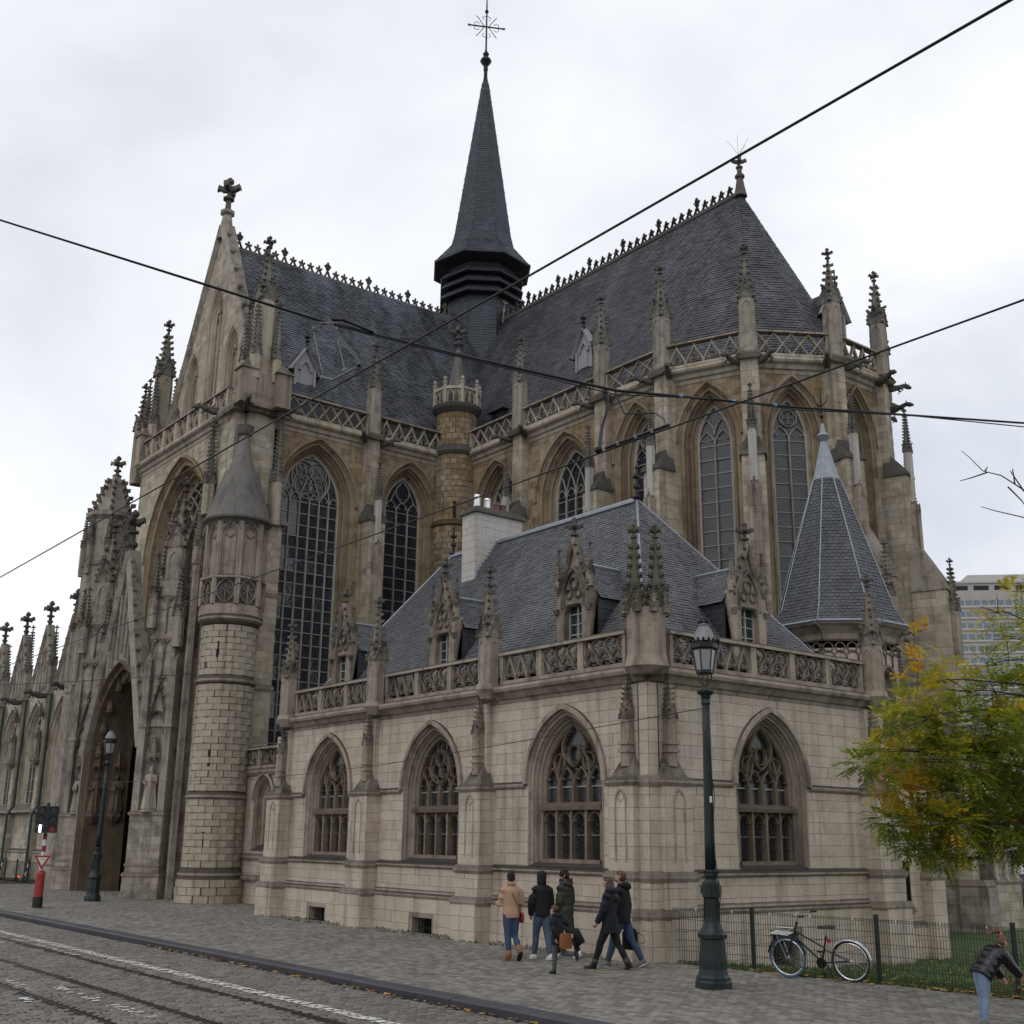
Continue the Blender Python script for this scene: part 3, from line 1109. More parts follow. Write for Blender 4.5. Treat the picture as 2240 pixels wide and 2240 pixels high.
SA = thing('sacristy', 'low pale stone sacristy with slate roof, gabled dormers and pierced balustrade on the street corner', 'building', (18.25, 18.35, 0), world=True)
FL = Fr((18.25, 18.35, 0), (0, 1, 0), (-1, 0, 0))
FQ = Fr((18.25, 18.35, 0), (1, 0, 0), (0, -1, 0))
LL, LQ = 17.0, 8.7
LW = [Op(Yc - 18.35, 1.31, 1.80, 3.68, 1.66) for Yc in (32.25, 26.65, 21.13)]
QW = [Op(22.28 - 18.25, 1.24, 1.80, 3.68, 1.66)]
vents = [Op(Yc - 18.35, .58, -0.1, 0.50, 0) for Yc in (32.33, 26.74)]
qvents = [Op(22.38 - 18.25, .58, -0.4, 0.50, 0)]
STYL = ['flow', 'circle4', 'flow']
for fr, Ln, wins, vs, hb in ((FL, LL, LW, vents, -.1), (FQ, LQ, QW, qvents, -.7)):
    ashlar('SA', fr, 0, Ln, 1.7, 5.78, 'ashlar', 'joint', .262, .62, wins, backing=(SA, 'wall'))
    ashlar('SA', off(fr, .05), 0, Ln, .92, 1.7, 'ashlar', 'joint', .26, .66, backing=(SA, 'wall'))
    ashlar('SA', off(fr, .14), 0, Ln, hb, .92, 'ashlar', 'joint', .30, .62, vs, brk=(.5,), backing=(SA, 'wall'))
    moulding(SA, fr, 0, Ln, [(.14, .84), (.17, .86), (.20, .91), (.18, .95), (.11, .99), (.10, 1.04), (.05, 1.10)], 'trim')
    moulding(SA, fr, 0, Ln, [(.05, 1.60), (.10, 1.63), (.15, 1.67), (.15, 1.71), (0, 1.80)], 'trim')
    moulding(SA, fr, 0, Ln, [(0, 5.68), (.04, 5.70), (.06, 5.78), (.12, 5.80), (.20, 5.92), (.30, 5.96), (.33, 6.03), (.31, 6.10), (.12, 6.17), (0, 6.17)], 'trim', 'cornice')
    lo = 0
    for o in wins + [None]:
        hi = (o.c - o.w - .18) if o and fr is FQ else None
    segs = []
    cur = 0
    for o in sorted(wins, key=lambda q: q.c):
        segs.append((cur, o.c - o.w - .15))
        cur = o.c + o.w + .15
    segs.append((cur, Ln))
    for s0, s1 in segs:
        moulding(SA, fr, s0, s1, [(0, 3.56), (.03, 3.57), (.09, 3.62), (.10, 3.66), (.09, 3.69), (0, 3.76)], 'trim')
for o, st in zip(LW, STYL):
    gothic_window(SA, FL, o, 1.04, .32, 4, st, 'glass_annex', .55, 'trim', hood=True, mull=.062, hb_glass=1.95, tmat='tracery')
gothic_window(SA, FQ, QW[0], .99, .32, 4, 'flow', 'glass_annex', .55, 'trim', hood=True, mull=.062, hb_glass=1.95, tmat='tracery')
# transoms, sub-lights and iron grilles below the transoms
for fr, o, wi in [(off(FL, .12), o, 1.04) for o in LW] + [(off(FQ, .12), QW[0], .99)]:
    mb = MB()
    mb.taper(fr, (o.c - wi - .06, o.c + wi + .06, -.5, -.24, 3.06), (o.c - wi - .06, o.c + wi + .06, -.5, -.20, 3.14))
    mb.taper(fr, (o.c - wi - .06, o.c + wi + .06, -.5, -.20, 3.14), (o.c - wi - .06, o.c + wi + .06, -.5, -.32, 3.24))
    lw = 2 * wi / 4
    for k in range(4):
        q = Op(o.c - wi + lw * (k + .5), lw * .40, 1.95, 2.80, lw * .42)
        mb.bar(fr, q.outline(5)[1:-1], .05, -.46, -.30)
    for k in range(5):
        x = o.c - wi + lw * k
        mb.box(fr, x - .034, x + .034, -.46, -.29, 1.93, 3.06)
    mb.box(fr, o.c - wi, o.c + wi, -.5, -.24, 1.84, 1.96)
    mb.build('transom', 'tracery', SA)
    gr = MB()
    for k in range(4):
        x = o.c - wi + lw * (k + .5)
        for dx in (-.07, 0, .07):
            gr.tube([fr.p(x + dx, -.40, 1.96), fr.p(x + dx, -.40, 2.95)], .007, 4)
        gr.tube([fr.p(x, -.39, 1.96), fr.p(x, -.39, 3.0)], .013, 5)
        for h in (2.2, 2.45, 2.7):
            gr.tube([fr.p(x - lw * .4, -.40, h), fr.p(x + lw * .4, -.40, h)], .007, 4)
        gr.tube([fr.p(x + .075 * math.cos(t), -.385, 2.68 + .075 * math.sin(t)) for t in [2 * pi * j / 10 for j in range(11)]], .009, 4)
    gr.build('window_grille', 'iron', SA)
# basement openings with bars
for fr, o in [(FL, v) for v in vents] + [(FQ, qvents[0])]:
    m = MB()
    m.box(fr, o.c - .56, o.c + .56, -.5, -.32, -.5, .5)
    rc = m.build('basement_opening', 'void', SA)
    m = MB()
    for s_ in (-1, 1):
        m.taper(fr, (o.c + s_ * .58 - .1, o.c + s_ * .58 + .1, -.3, .13, -.4), (o.c + s_ * .54 - .08, o.c + s_ * .54 + .08, -.3, .13, .42))
    m.prism(fr, [(o.c - .66, .38), (o.c + .66, .38), (o.c + .6, .52), (o.c - .6, .52)], -.3, .15)
    m.build('surround', 'trim', rc)
    m = MB()
    for k in range(9):
        x = o.c - .48 + .12 * k
        m.tube([fr.p(x, -.05, -.4), fr.p(x, -.05, .40)], .012, 5)
    m.tube([fr.p(o.c - .55, -.05, .12), fr.p(o.c + .55, -.05, .12)], .012, 5)
    m.build('bars', 'iron', rc)


def annex_buttress(fr, a0, a1, hb=-.1, shaft=True):
    ablock('SA', SA, fr, a0 - .06, a1 + .06, .1, .60, hb, .90, 'ashlar', 'joint', .30, .5)
    band(SA, fr, a0 - .06, a1 + .06, .1, .58, .95, .06, .14)
    ablock('SA', SA, fr, a0 - .02, a1 + .02, 0, .50, 1.0, 1.66, 'ashlar', 'joint', .26, .5)
    band(SA, fr, a0 - .02, a1 + .02, 0, .50, 1.70, .07, .14)
    ablock('SA', SA, fr, a0, a1, 0, .45, 1.74, 3.6, 'ashlar', 'joint', .262, .5)
    band(SA, fr, a0, a1, 0, .45, 3.66, .09, .13)
    c = (a0 + a1) / 2
    m = MB()
    m.taper(fr, (a0 + .02, a1 - .02, 0, .44, 3.68), (c - .13, c + .13, 0, .16, 4.25))
    m.build('weathering', 'soot' if not shaft else 'carved', SA)
    ablock('SA', SA, fr, c - .24, c + .24, 0, .12, 3.7, 5.74, 'ashlar', 'joint', .262, .5)
    if shaft:
        P = fr.p(c, .24, 3.95)
        ang = math.atan2(fr.u.y, fr.u.x)
        pinnacle(SA, P[0], P[1], 3.95, .24, 1.05, 1.15, 'trim', 'carved', ang)
        m = MB()
        for h in (4.25, 4.42):
            m.box(fr, c - .15, c + .15, .08, .39, h, h + .06)
        m.build('collar', 'trim', SA)
    # sunk panel with a cusped head on the front
    m = MB()
    m.bar(fr, Op(c, .16, 1.95, 3.2, .24).outline(5), .06, .44, .485)
    m.bar(fr, [(c - .11, 3.3), (c, 3.18), (c + .11, 3.3)], .03, .44, .475)
    m.build('blind_panel', 'trim', SA)


for Y0 in (34.5, 29.2, 23.82):
    annex_buttress(FL, Y0 - 18.35, Y0 + .88 - 18.35)
annex_buttress(FQ, 25.75 - 18.25, 26.65 - 18.25, -.7)
# corner pair of buttresses with an infill between them
annex_buttress(FL, .02, .82)
annex_buttress(FQ, .02, .82, -.3)
for z0, z1, e in ((-.3, .9, .40), (.95, 1.66, .34), (1.74, 3.6, .30), (3.7, 5.74, .17)):
    mb = MB()
    mb.box(W0, 18.25 - e, 18.4, 18.35 - e, 18.5, z0, z1)
    mb.build('corner_pier', 'joint', SA)
    ashlar('SA', Fr((18.25 - e, 18.35 - e, 0), (0, 1, 0), (-1, 0, 0)), 0, e + .1, z0, z1, 'ashlar', 'joint', .27, .5)
    ashlar('SA', Fr((18.25 - e, 18.35 - e, 0), (1, 0, 0), (0, -1, 0)), 0, e + .1, z0, z1, 'ashlar', 'joint', .27, .5)
for h, e in ((.95, .38), (1.70, .34), (3.66, .30)):
    band(SA, FL, -e, .12, -.1, e, h, .07, .16)
# corner pier above the cornice, with its two spires
mb = MB()
mb.lathe((18.12, 18.22, 0), [(.36, 5.90), (.46, 6.0), (.53, 6.06), (.50, 6.16), (.47, 6.28), (.46, 6.32), (.46, 7.35)], 8, pi / 8)
mb.build('pier', 'trim', SA)
for dx, dy in ((-.19, .15), (.19, -.15)):
    pinnacle(SA, 18.12 + dx, 18.22 + dy, 7.35, .44, 0, 1.95, 'trim', 'moss_top', pi / 4)
for k in range(8):
    a = pi / 8 + k * pi / 4
    pinnacle(SA, 18.12 + 0.47 * math.cos(a), 18.22 + .47 * math.sin(a), 7.25, .16, 0, .62, 'trim', 'carved', a)
# piers along the street side, and at the far end of the garden side
for x, y in ((18.0, 34.75), (18.0, 29.32), (18.0, 23.85), (26.3, 18.08)):
    m = MB()
    m.lathe((x, y, 0), [(.20, 5.82), (.29, 5.98), (.34, 6.06), (.31, 6.16), (.30, 6.2)], 8, pi / 8)
    m.build('corbel', 'trim', SA)
    pinnacle(SA, x, y, 6.15, .44, 1.3, 1.85, 'trim', 'carved', 0)
segsL = [(.55, 23.5 - 18.35, 3), (24.2 - 18.35, 28.95 - 18.35, 3), (29.68 - 18.35, 34.45 - 18.35, 3)]
for a0, a1, n in segsL:
    balustrade(SA, FL, a0, a1, 6.15, 7.0, .12, n, ['net', 'net_b', 'ogee'], cells=3, bw=.05, post=.2)
balustrade(SA, FQ, .6, 26.02 - 18.25, 6.15, 7.0, .12, 5, ['net', 'ogee', 'net_b', 'net', 'net_b'], cells=3, bw=.05, post=.2)
# flat lead gutter behind the parapet
m = MB()
m.face([(18.25, 18.35, 6.14), (26.9, 18.35, 6.14), (26.9, 35.3, 6.14), (18.25, 35.3, 6.14)])
m.build('gutter', 'lead', SA)
# body behind: far walls
m = MB()
m.box(W0, 18.9, 26.9, 19.0, 35.3, -.7, 6.1)
m.build('inner_wall', 'joint', SA)
# roof
E1, E2, E3, E4 = (18.75, 18.9, 6.5), (18.75, 35.2, 6.5), (26.3, 35.2, 6.5), (26.3, 18.9, 6.5)
R1, R2 = (22.5, 22.9, 11.8), (22.5, 31.95, 11.8)
bed = MB()
slates('SA', (E2, E1, R1, R2), 'slate_annex', .105, .15, .012, bed)
slates('SA', (E1, E4, R1, R1), 'slate_annex', .105, .15, .012, bed)
slates('SA', (E4, E3, R2, R1), 'slate_annex', .21, .30, .010, bed)
slates('SA', (E3, E2, R2, R2), 'slate_annex', .105, .15, .012, bed)
roof = bed.build('roof', 'slate_bed', SA)
m = MB()
m.tube([R1, R2], .07, 6)
m.tube([tuple(a + b for a, b in zip(R1, (-.09, 0, -.06))), tuple(a + b for a, b in zip(R2, (-.09, 0, -.06)))], .06, 5)
m.tube([R1, E1], .035, 6)
m.tube([R1, E4], .035, 6)
m.tube([R2, E2], .045, 6)
m.tube([R2, E3], .045, 6)
m.build('ridge_flashing', 'lead', SA)
for P in (R1, R2):
    m = MB()
    m.lathe(P, [(.10, 0), (.14, .05), (.05, .12), (.035, .3), (.10, .34), (.09, .42), (.03, .46), (.03, .6), (.08, .66), (.03, .74), (.02, .9), (.05, .95), (.005, 1.05)], 8)
    for k in range(4):
        a = k * pi / 2 + .5
        crocket(m, (P[0], P[1], P[2] + .66), (math.cos(a), math.sin(a), 0), .13)
    m.build('roof_finial', 'iron', SA)


def annex_dormer(fr, c):
    f = off(fr, -.80)
    m = MB()
    m.taper(f, (c - .80, c - .36, -.3, .06, 6.2), (c - .62, c - .34, -.3, 0, 7.15))
    m.taper(f, (c + .36, c + .80, -.3, .06, 6.2), (c + .34, c + .62, -.3, 0, 7.15))
    m.box(f, c - .62, c - .34, -.3, 0, 7.15, 8.55)
    m.box(f, c + .34, c + .62, -.3, 0, 7.15, 8.55)
    m.box(f, c - .35, c + .35, -.3, -.04, 8.12, 8.5)
    m.prism(f, [(c - .50, 8.5), (c + .50, 8.5), (c, 9.55)], -.3, -.06)
    m.box(f, c - .35, c + .35, -.3, .05, 6.9, 7.15)
    dm = m.build('dormer', 'trim', SA)
    m = MB()
    m.bar(f, [(c - .58, 8.42), (c - .24, 9.05), (c, 9.85)], .10, -.2, .08)
    m.bar(f, [(c + .58, 8.42), (c + .24, 9.05), (c, 9.85)], .10, -.2, .08)
    m.bar(f, Op(c, .40, 8.05, 8.35, .72).outline(6), .10, -.1, .05)
    m.bar(f, circ((c, 8.66), .15, 12), .05, -.08, .02, True)
    for s_ in (-1, 1):
        m.bar(f, circ((c + s_ * .17, 8.40), .12, 10), .045, -.08, .02, True)
        for t in (.12, .32, .52, .72, .9):
            P = f.p(c + s_ * .60 * (1 - t), 0.0, 8.45 + 1.35 * t)
            crocket(m, P, f.u * s_ + f.n * .5, .15)
    P = f.p(c, -.06, 9.72)
    fm = MB()
    finial(fm, P[0], P[1], P[2], .52)
    fm.build('finial', 'soot', dm)
    m.bar(f, [(c - .36, 7.95), (c - .26, 8.12), (c + .26, 8.12), (c + .36, 7.95)], .07, -.2, .0)
    m.build('gable', 'carved', dm)
    for s_ in (-1, 1):
        P = f.p(c + s_ * .60, -.05, 8.55)
        pinnacle(dm, P[0], P[1], 8.5, .17, .32, .85, 'trim', 'carved', math.atan2(fr.u.y, fr.u.x), name='side_pinnacle')
        m = MB()
        m.taper(f, (c + s_ * .60 - .04, c + s_ * .60 + .04, -.05, .04, 7.9), (c + s_ * .60 - .09, c + s_ * .60 + .09, -.05, .10, 8.05))
        m.build('corbel', 'carved', dm)
    m = MB()
    m.face([f.p(c - .35, -.22, 7.1), f.p(c + .35, -.22, 7.1), f.p(c + .35, -.22, 8.15), f.p(c - .35, -.22, 8.15)])
    m.build('pane', 'glass_green', dm)
    m = MB()
    for x in (-.33, 0.0, .33):
        m.box(f, c + x - .018, c + x + .018, -.22, -.17, 7.1, 8.15)
    for h in (7.12, 7.38, 7.64, 7.9, 8.13):
        m.box(f, c - .34, c + .34, -.22, -.19, h - .012, h + .012)
    m.build('window_frame', 'whitestone', dm)
    b2 = MB()
    zr = lambda z: -(.5 + (z - 6.5) / 1.4133) - .12      # depth where the main roof reaches z
    for s_ in (-1, 1):
        e0, e1 = fr.p(c + s_ * .80, -1.02, 8.22), fr.p(c + s_ * .80, zr(8.22) - .1, 8.22)
        r0, r1 = fr.p(c, -1.02, 9.2), fr.p(c, zr(9.2) - .1, 9.2)
        slates('SA', (e0, e1, r1, r0), 'slate_annex', .10, .15, .010, b2)
        ch = [fr.p(c + s_ * .70, -1.0, 6.5), fr.p(c + s_ * .70, -1.0, 8.25), fr.p(c + s_ * .70, zr(8.25), 8.25), fr.p(c + s_ * .70, zr(6.7), 6.7)]
        mc = MB()
        mc.face(ch)
        mc.build('cheek', 'slate_bed', dm)
        fs = Fr(fr.p(c + s_ * .712, 0, 0), fr.n, fr.u * s_)
        zc = 6.7
        while zc < 8.2:
            d1_ = zr(zc)
            x = -1.02
            while x > d1_ + .05:
                x2 = max(x - .22, d1_)
                PIECES.setdefault('SA', []).append(((fs.p(x2 + .004, .012, zc), fs.p(x - .004, .012, zc), fs.p(x - .004, .002, zc + .14), fs.p(x2 + .004, .002, zc + .14)), tuple(-fs.n * .012), 'slate_dark'))
                x = x2
            zc += .14
    b2.build('dormer_roof', 'slate_bed', dm)
    m = MB()
    m.tube([fr.p(c, -1.0, 9.23), fr.p(c, zr(9.23) - .1, 9.23)], .05, 6)
    m.build('ridge_flashing', 'lead', dm)


for Yc in (33.25, 27.5, 21.75):
    annex_dormer(FL, Yc - 18.35)
annex_dormer(FQ, 22.75 - 18.25)
# chimney
CHM = Fr((21.5, 29.3, 0), (1, 0, 0), (0, -1, 0))
o = ablock('SA', SA, CHM, 0, 1.9, -.72, 0, 9.8, 12.62, 'chalk', 'whitestone', .24, .5, 'chimney')
m = MB()
m.taper(CHM, (-.12, 2.02, -.84, .12, 12.62), (-.12, 2.02, -.84, .12, 12.72))
m.taper(CHM, (-.12, 2.02, -.84, .12, 12.72), (.1, 1.8, -.62, -.1, 12.88))
m.build('chimney_cap', 'soot', o)
plain('pot', (0.16, 0.07, 0.055), .7)
plain('steel', (0.72, 0.72, 0.70), .25, .9, .1)
for k, (x, h, r, mt) in enumerate(((.3, .52, .11, 'lead'), (.72, .46, .12, 'lead'), (1.12, .36, .11, 'pot'), (1.36, .36, .11, 'pot'))):
    m = MB()
    P = CHM.p(x, -.36, 12.80)
    m.lathe(P, [(r * 1.1, 0), (r, .06), (r, h * .8), (r * 1.12, h * .84), (r * 1.12, h * .92), (r, h), (r * .8, h), (r * .8, h * .7)], 12)
    m.build('chimney_pot', 'steel' if mt == 'lead' else mt, o)
plain('moss', (0.07, 0.13, 0.02), .9, 0, .4, 20)
m = MB()
for k in range(60):
    x, d = RN.uniform(1.1, 1.75), RN.uniform(-.25, .05)
    P = CHM.p(x, d, 12.73 + RN.uniform(0, .06))
    a = RN.uniform(0, 6)
    m.face([P, (P[0] + .05 * math.cos(a), P[1] + .05 * math.sin(a), P[2] + .03), (P[0] + .01, P[1], P[2] + .10)])
m.build('moss_tuft', 'moss', o, kind='stuff')
m = MB()
for k in range(9):     # stepped lead flashing down the slope
    x = .10 + k * .095
    z = 6.5 + (21.5 + x - 18.75) * 1.4133
    m.box(CHM, x - .06, x + .06, 0, .022, z - .15, z + .16)
m.build('stepped_flashing', 'lead', o)

# ------------------------------------------------------------------ the octagonal turret behind the garden side
OT = thing('octagonal_turret', 'small octagonal stone chapel tower with tall pointed slate roof behind the tree', 'tower', (28.7, 20.92, -.6), world=True)
OC = Vector((28.7, 20.92, 0))
AP = 1.60
slate('slate_turret', (0.045, 0.047, 0.053), (0.075, 0.077, 0.085), streak=0.15, var=(0.85, 1.15))
for k in range(8):
    a = -pi / 2 + k * pi / 4
    nn = Vector((math.cos(a), math.sin(a), 0))
    u = Vector((-nn.y, nn.x, 0))
    if nn.y > .5 or nn.x > .9:
        pass
    s = AP * math.tan(pi / 8) * 2
    f = Fr(OC + nn * AP - u * s / 2, u, nn)
    win = abs(a + pi / 2) < .1 or abs(a - (-pi / 4)) < .1 or abs(k - 7) < .1
    ops = [Op(s / 2, .34, 5.3, 6.7, .40)] if k in (0, 1, 7) else []
    ashlar('OT', f, 0, s, -.8, 7.7, 'ashlar', 'joint', .28, .55, ops, backing=(OT, 'wall'))
    band(OT, f, 0, s, -.1, 0, 1.6, .08, .14)
    band(OT, f, 0, s, -.1, 0, 5.2, .07, .12)
    if ops:
        gothic_window(OT, f, ops[0], .22, .25, 1, 'none', 'glass_annex', .3, 'trim', mull=.05, panes=True)
        m = MB()
        m.bar(f, Op(s / 2, .42, 6.6, 6.72, .5).outline(6), .10, 0, .12)
        m.build('hood_mould', 'trim', OT)
        # blind tracery panel under the window
        m = MB()
        for j in range(5):
            x = .12 + (s - .24) * j / 4
            m.bar(f, [(x, 4.1), (x, 4.6), (x + (.14 if j < 4 else 0), 5.0)], .05, 0, .06)
            m.bar(f, [(x, 4.1), (x, 4.6), (x - (.14 if j > 0 else 0), 5.0)], .05, 0, .055)
        m.build('blind_panel', 'carved', OT)
    # frieze of little cusped arches
    m = MB()
    for j in range(4):
        x = s * (j + .5) / 4
        m.bar(f, Op(x, s / 8, 7.2, 7.45, s / 8).outline(4), .045, 0, .06)
        m.bar(f, circ((x, 7.72), s / 10, 10), .04, 0, .06, True)
    m.build('frieze', 'carved', OT)
    moulding(OT, f, -.1, s + .1, [(0, 7.9), (.05, 7.95), (.07, 8.1), (.22, 8.3), (.30, 8.36), (.30, 8.46), (0, 8.5)], 'trim', 'cornice')
    # corner shaft
    c = OC + Vector((math.cos(a + pi / 8), math.sin(a + pi / 8), 0)) * (AP / math.cos(pi / 8) + .05)
    if nn.y < .8:
        pinnacle(OT, c.x, c.y, 5.0, .22, 1.5, 1.3, 'trim', 'carved', a + pi / 8)
        m = MB()
        m.box(Fr(c, (math.cos(a + pi / 8), math.sin(a + pi / 8), 0), (-math.sin(a + pi / 8), math.cos(a + pi / 8), 0)), -.15, .15, -.15, .15, -.8, 5.05)
        m.build('shaft', 'trim', OT)
        g = OC + Vector((math.cos(a + pi / 8), math.sin(a + pi / 8), 0)) * (AP / math.cos(pi / 8) + .12)
        gargoyle(OT, (g.x, g.y, 8.28), (math.cos(a + pi / 8), math.sin(a + pi / 8), 0), .6, 'carved')
bed = MB()
for k in range(8):
    def rp(r, z, kk):
        a = pi / 8 + kk * pi / 4
        return (OC.x + r * math.cos(a), OC.y + r * math.sin(a), z)
    lv = [(2.05, 8.42), (1.72, 9.0), (1.10, 11.0), (.40, 13.15)]
    for (ra, za), (rb, zb) in zip(lv, lv[1:]):
        slates('OT', (rp(ra, za, k), rp(ra, za, k + 1), rp(rb, zb, k + 1), rp(rb, zb, k)), 'slate_turret', .11, .16, .011, bed)
    m = MB()
    m.tube([rp(r + .02, z, k) for r, z in lv], .02, 5)
    m.build('hip_flashing', 'lead', OT)
    m = MB()
    m.tube([rp(2.06, 8.44, k), rp(2.06, 8.44, k + 1)], .05, 5)
    m.build('eave_flashing', 'lead', OT)
bed.build('roof', 'slate_bed', OT)
m = MB()
m.lathe((OC.x, OC.y, 0), [(.43, 13.12), (.10, 14.4), (.16, 14.5), (.22, 14.58), (.10, 14.7), (.06, 14.9), (.05, 15.0)], 8, pi / 8)
m.build('lead_cap', 'lead', OT)
m = MB()
m.tube([(OC.x, OC.y, 14.9), (OC.x, OC.y, 16.2)], .025, 6)
m.ball((OC.x, OC.y, 15.25), .07)
for a in (0, pi / 2):
    for s_ in (-1, 1):
        c_, d_ = math.cos(a + .6) * s_, math.sin(a + .6) * s_
        m.tube([(OC.x, OC.y, 15.55), (OC.x + c_ * .18, OC.y + d_ * .18, 15.75), (OC.x + c_ * .22, OC.y + d_ * .22, 15.95)], .018, 5)
m.build('iron_cross', 'iron', OT)
# low stair wing with a slit window at the turret's foot, next to the sacristy
FG = Fr((26.68, 18.2, 0), (1, 0, 0), (0, -1, 0))
slit = Op(.52, .20, .8, 1.95, 0)
ashlar('OT', FG, 0, 1.75, .35, 4.0, 'ashlar', 'joint', .28, .5, [slit], brk=(1.95,), backing=(OT, 'wall'))
ashlar('OT', off(FG, .12), 0, 1.75, -.9, .35, 'ashlar', 'joint', .30, .5, backing=(OT, 'wall'))
band(OT, FG, 0, 1.75, -.1, .06, .42, .08, .16)
m = MB()
m.box(FG, .32, .72, -.4, -.28, .8, 1.95)
m.build('slit_window', 'void', OT)
m = MB()
m.taper(FG, (.24, .80, -.25, .14, .72), (.28, .76, -.25, .04, .84))
m.build('sill', 'trim', OT)
m = MB()
m.box(FG, .02, 1.73, -2.2, -.45, -.9, 4.0)
m.taper(FG, (0, 1.75, -2.2, -.0, 4.0), (.1, 1.65, -2.2, -.9, 4.8))
m.build('wing', 'trim', OT)
ablock('OT', OT, FG, 1.2, 1.80, -.3, .30, -.9, 1.55, 'ashlar', 'joint', .3, .5)
band(OT, FG, 1.2, 1.8, -.3, .30, 1.62, .06, .14)
m = MB()
m.taper(FG, (1.22, 1.78, -.3, .28, 1.68), (1.3, 1.7, -.3, 0.02, 2.2))
m.build('weathering', 'soot', OT)
# ------------------------------------------------------------------ the church
CH = thing('church', 'big gothic church of weathered stone with steep slate roofs and slender dark spire', 'church', (30.6, 43.2, 0), world=True)
AXX, RZ, RY = 35.8, 29.9, 48.45          # choir axis, ridge height, transept axis
HB0, HB1 = 19.85, 20.90                  # parapet
FT = Fr((19.3, 43.2, 0), (1, 0, 0), (0, -1, 0))          # transept wall towards the camera
FC = Fr((30.6, 24.0, 0), (0, 1, 0), (-1, 0, 0))          # choir wall towards the street


def cornice(parent, fr, a0, a1, mat='pale'):
    moulding(parent, fr, a0, a1, [(0, 19.22), (.05, 19.26), (.08, 19.40), (.16, 19.44), (.20, 19.58), (.34, 19.66), (.38, 19.74), (.36, 19.84), (.0, 19.86)], mat, 'cornice')


# transept wall
tw1 = Op(23.10 - 19.3, 1.88, 5.0, 16.4, 2.70)
tw2 = Op(27.88 - 19.3, 1.45, 7.0, 16.9, 2.15)
ashlar('CH', FT, 1.9, 6.2, 3.0, 19.3, 'gold', 'jointgold', .27, .5, [tw1], backing=(CH, 'transept_wall'))
ashlar('CH', FT, 6.2, 11.3, 3.0, 19.3, 'gold', 'jointgold', .27, .5, [tw2], backing=(CH, 'transept_wall'))
gothic_window(CH, FT, tw1, 1.42, .60, 6, 'rose', 'glass_church', .52, 'archstone', mull=.055, hood=True, tmat='lighttracery', td=(.05, .06))
gothic_window(CH, FT, tw2, .93, .60, 3, 'dagger3', 'glass_church', .52, 'archstone', mull=.055, hood=True, tmat='lighttracery', td=(.05, .06))
cornice(CH, FT, 1.6, 11.3)
balustrade(CH, FT, 20.95 - 19.3, 25.35 - 19.3, HB0, HB1, .30, 1, ['lattice'], 'pale', 'trim', cells=7, bw=.07, t=.2)
balustrade(CH, FT, 25.95 - 19.3, 29.5 - 19.3, HB0, HB1, .30, 1, ['ogee'], 'pale', 'trim', cells=5, bw=.08, t=.2)

# choir wall
cw = [Op(40.2 - 24, 1.40, 9.0, 16.9, 2.10), Op(35.38 - 24, 1.82, 9.0, 16.4, 2.65), Op(31.05 - 24, 1.22, 9.0, 16.9, 2.20)]
ashlar('CH', FC, 29.4 - 24, 32.8 - 24, 8.0, 19.3, 'gold', 'jointgold', .27, .5, [cw[2]], backing=(CH, 'choir_wall'))
ashlar('CH', FC, 32.8 - 24, 38.2 - 24, 8.0, 19.3, 'gold', 'jointgold', .27, .5, [cw[1]], backing=(CH, 'choir_wall'))
ashlar('CH', FC, 38.2 - 24, 42.3 - 24, 8.0, 19.3, 'gold', 'jointgold', .27, .5, [cw[0]], backing=(CH, 'choir_wall'))
gothic_window(CH, FC, cw[0], .92, .60, 3, 'net', 'glass_church', .52, 'archstone', mull=.055, hood=True, tmat='lighttracery', td=(.05, .06))
gothic_window(CH, FC, cw[1], 1.22, .60, 4, 'net', 'glass_church', .52, 'archstone', mull=.06, hood=True, tmat='lighttracery', td=(.05, .06))
gothic_window(CH, FC, cw[2], .72, .60, 2, 'two', 'glass_church', .52, 'archstone', mull=.055, hood=True, tmat='lighttracery', td=(.05, .06))
cornice(CH, FC, 29.4 - 24, 42.3 - 24)
balustrade(CH, FC, 38.5 - 24, 41.9 - 24, HB0, HB1, .30, 1, ['lattice'], 'pale', 'trim', cells=5, bw=.07, t=.2)
balustrade(CH, FC, 33.1 - 24, 37.9 - 24, HB0, HB1, .30, 1, ['ogee'], 'pale', 'trim', cells=6, bw=.08, t=.2)
balustrade(CH, FC, 29.7 - 24, 32.5 - 24, HB0, HB1, .30, 1, ['lattice'], 'pale', 'trim', cells=3, bw=.07, t=.2)

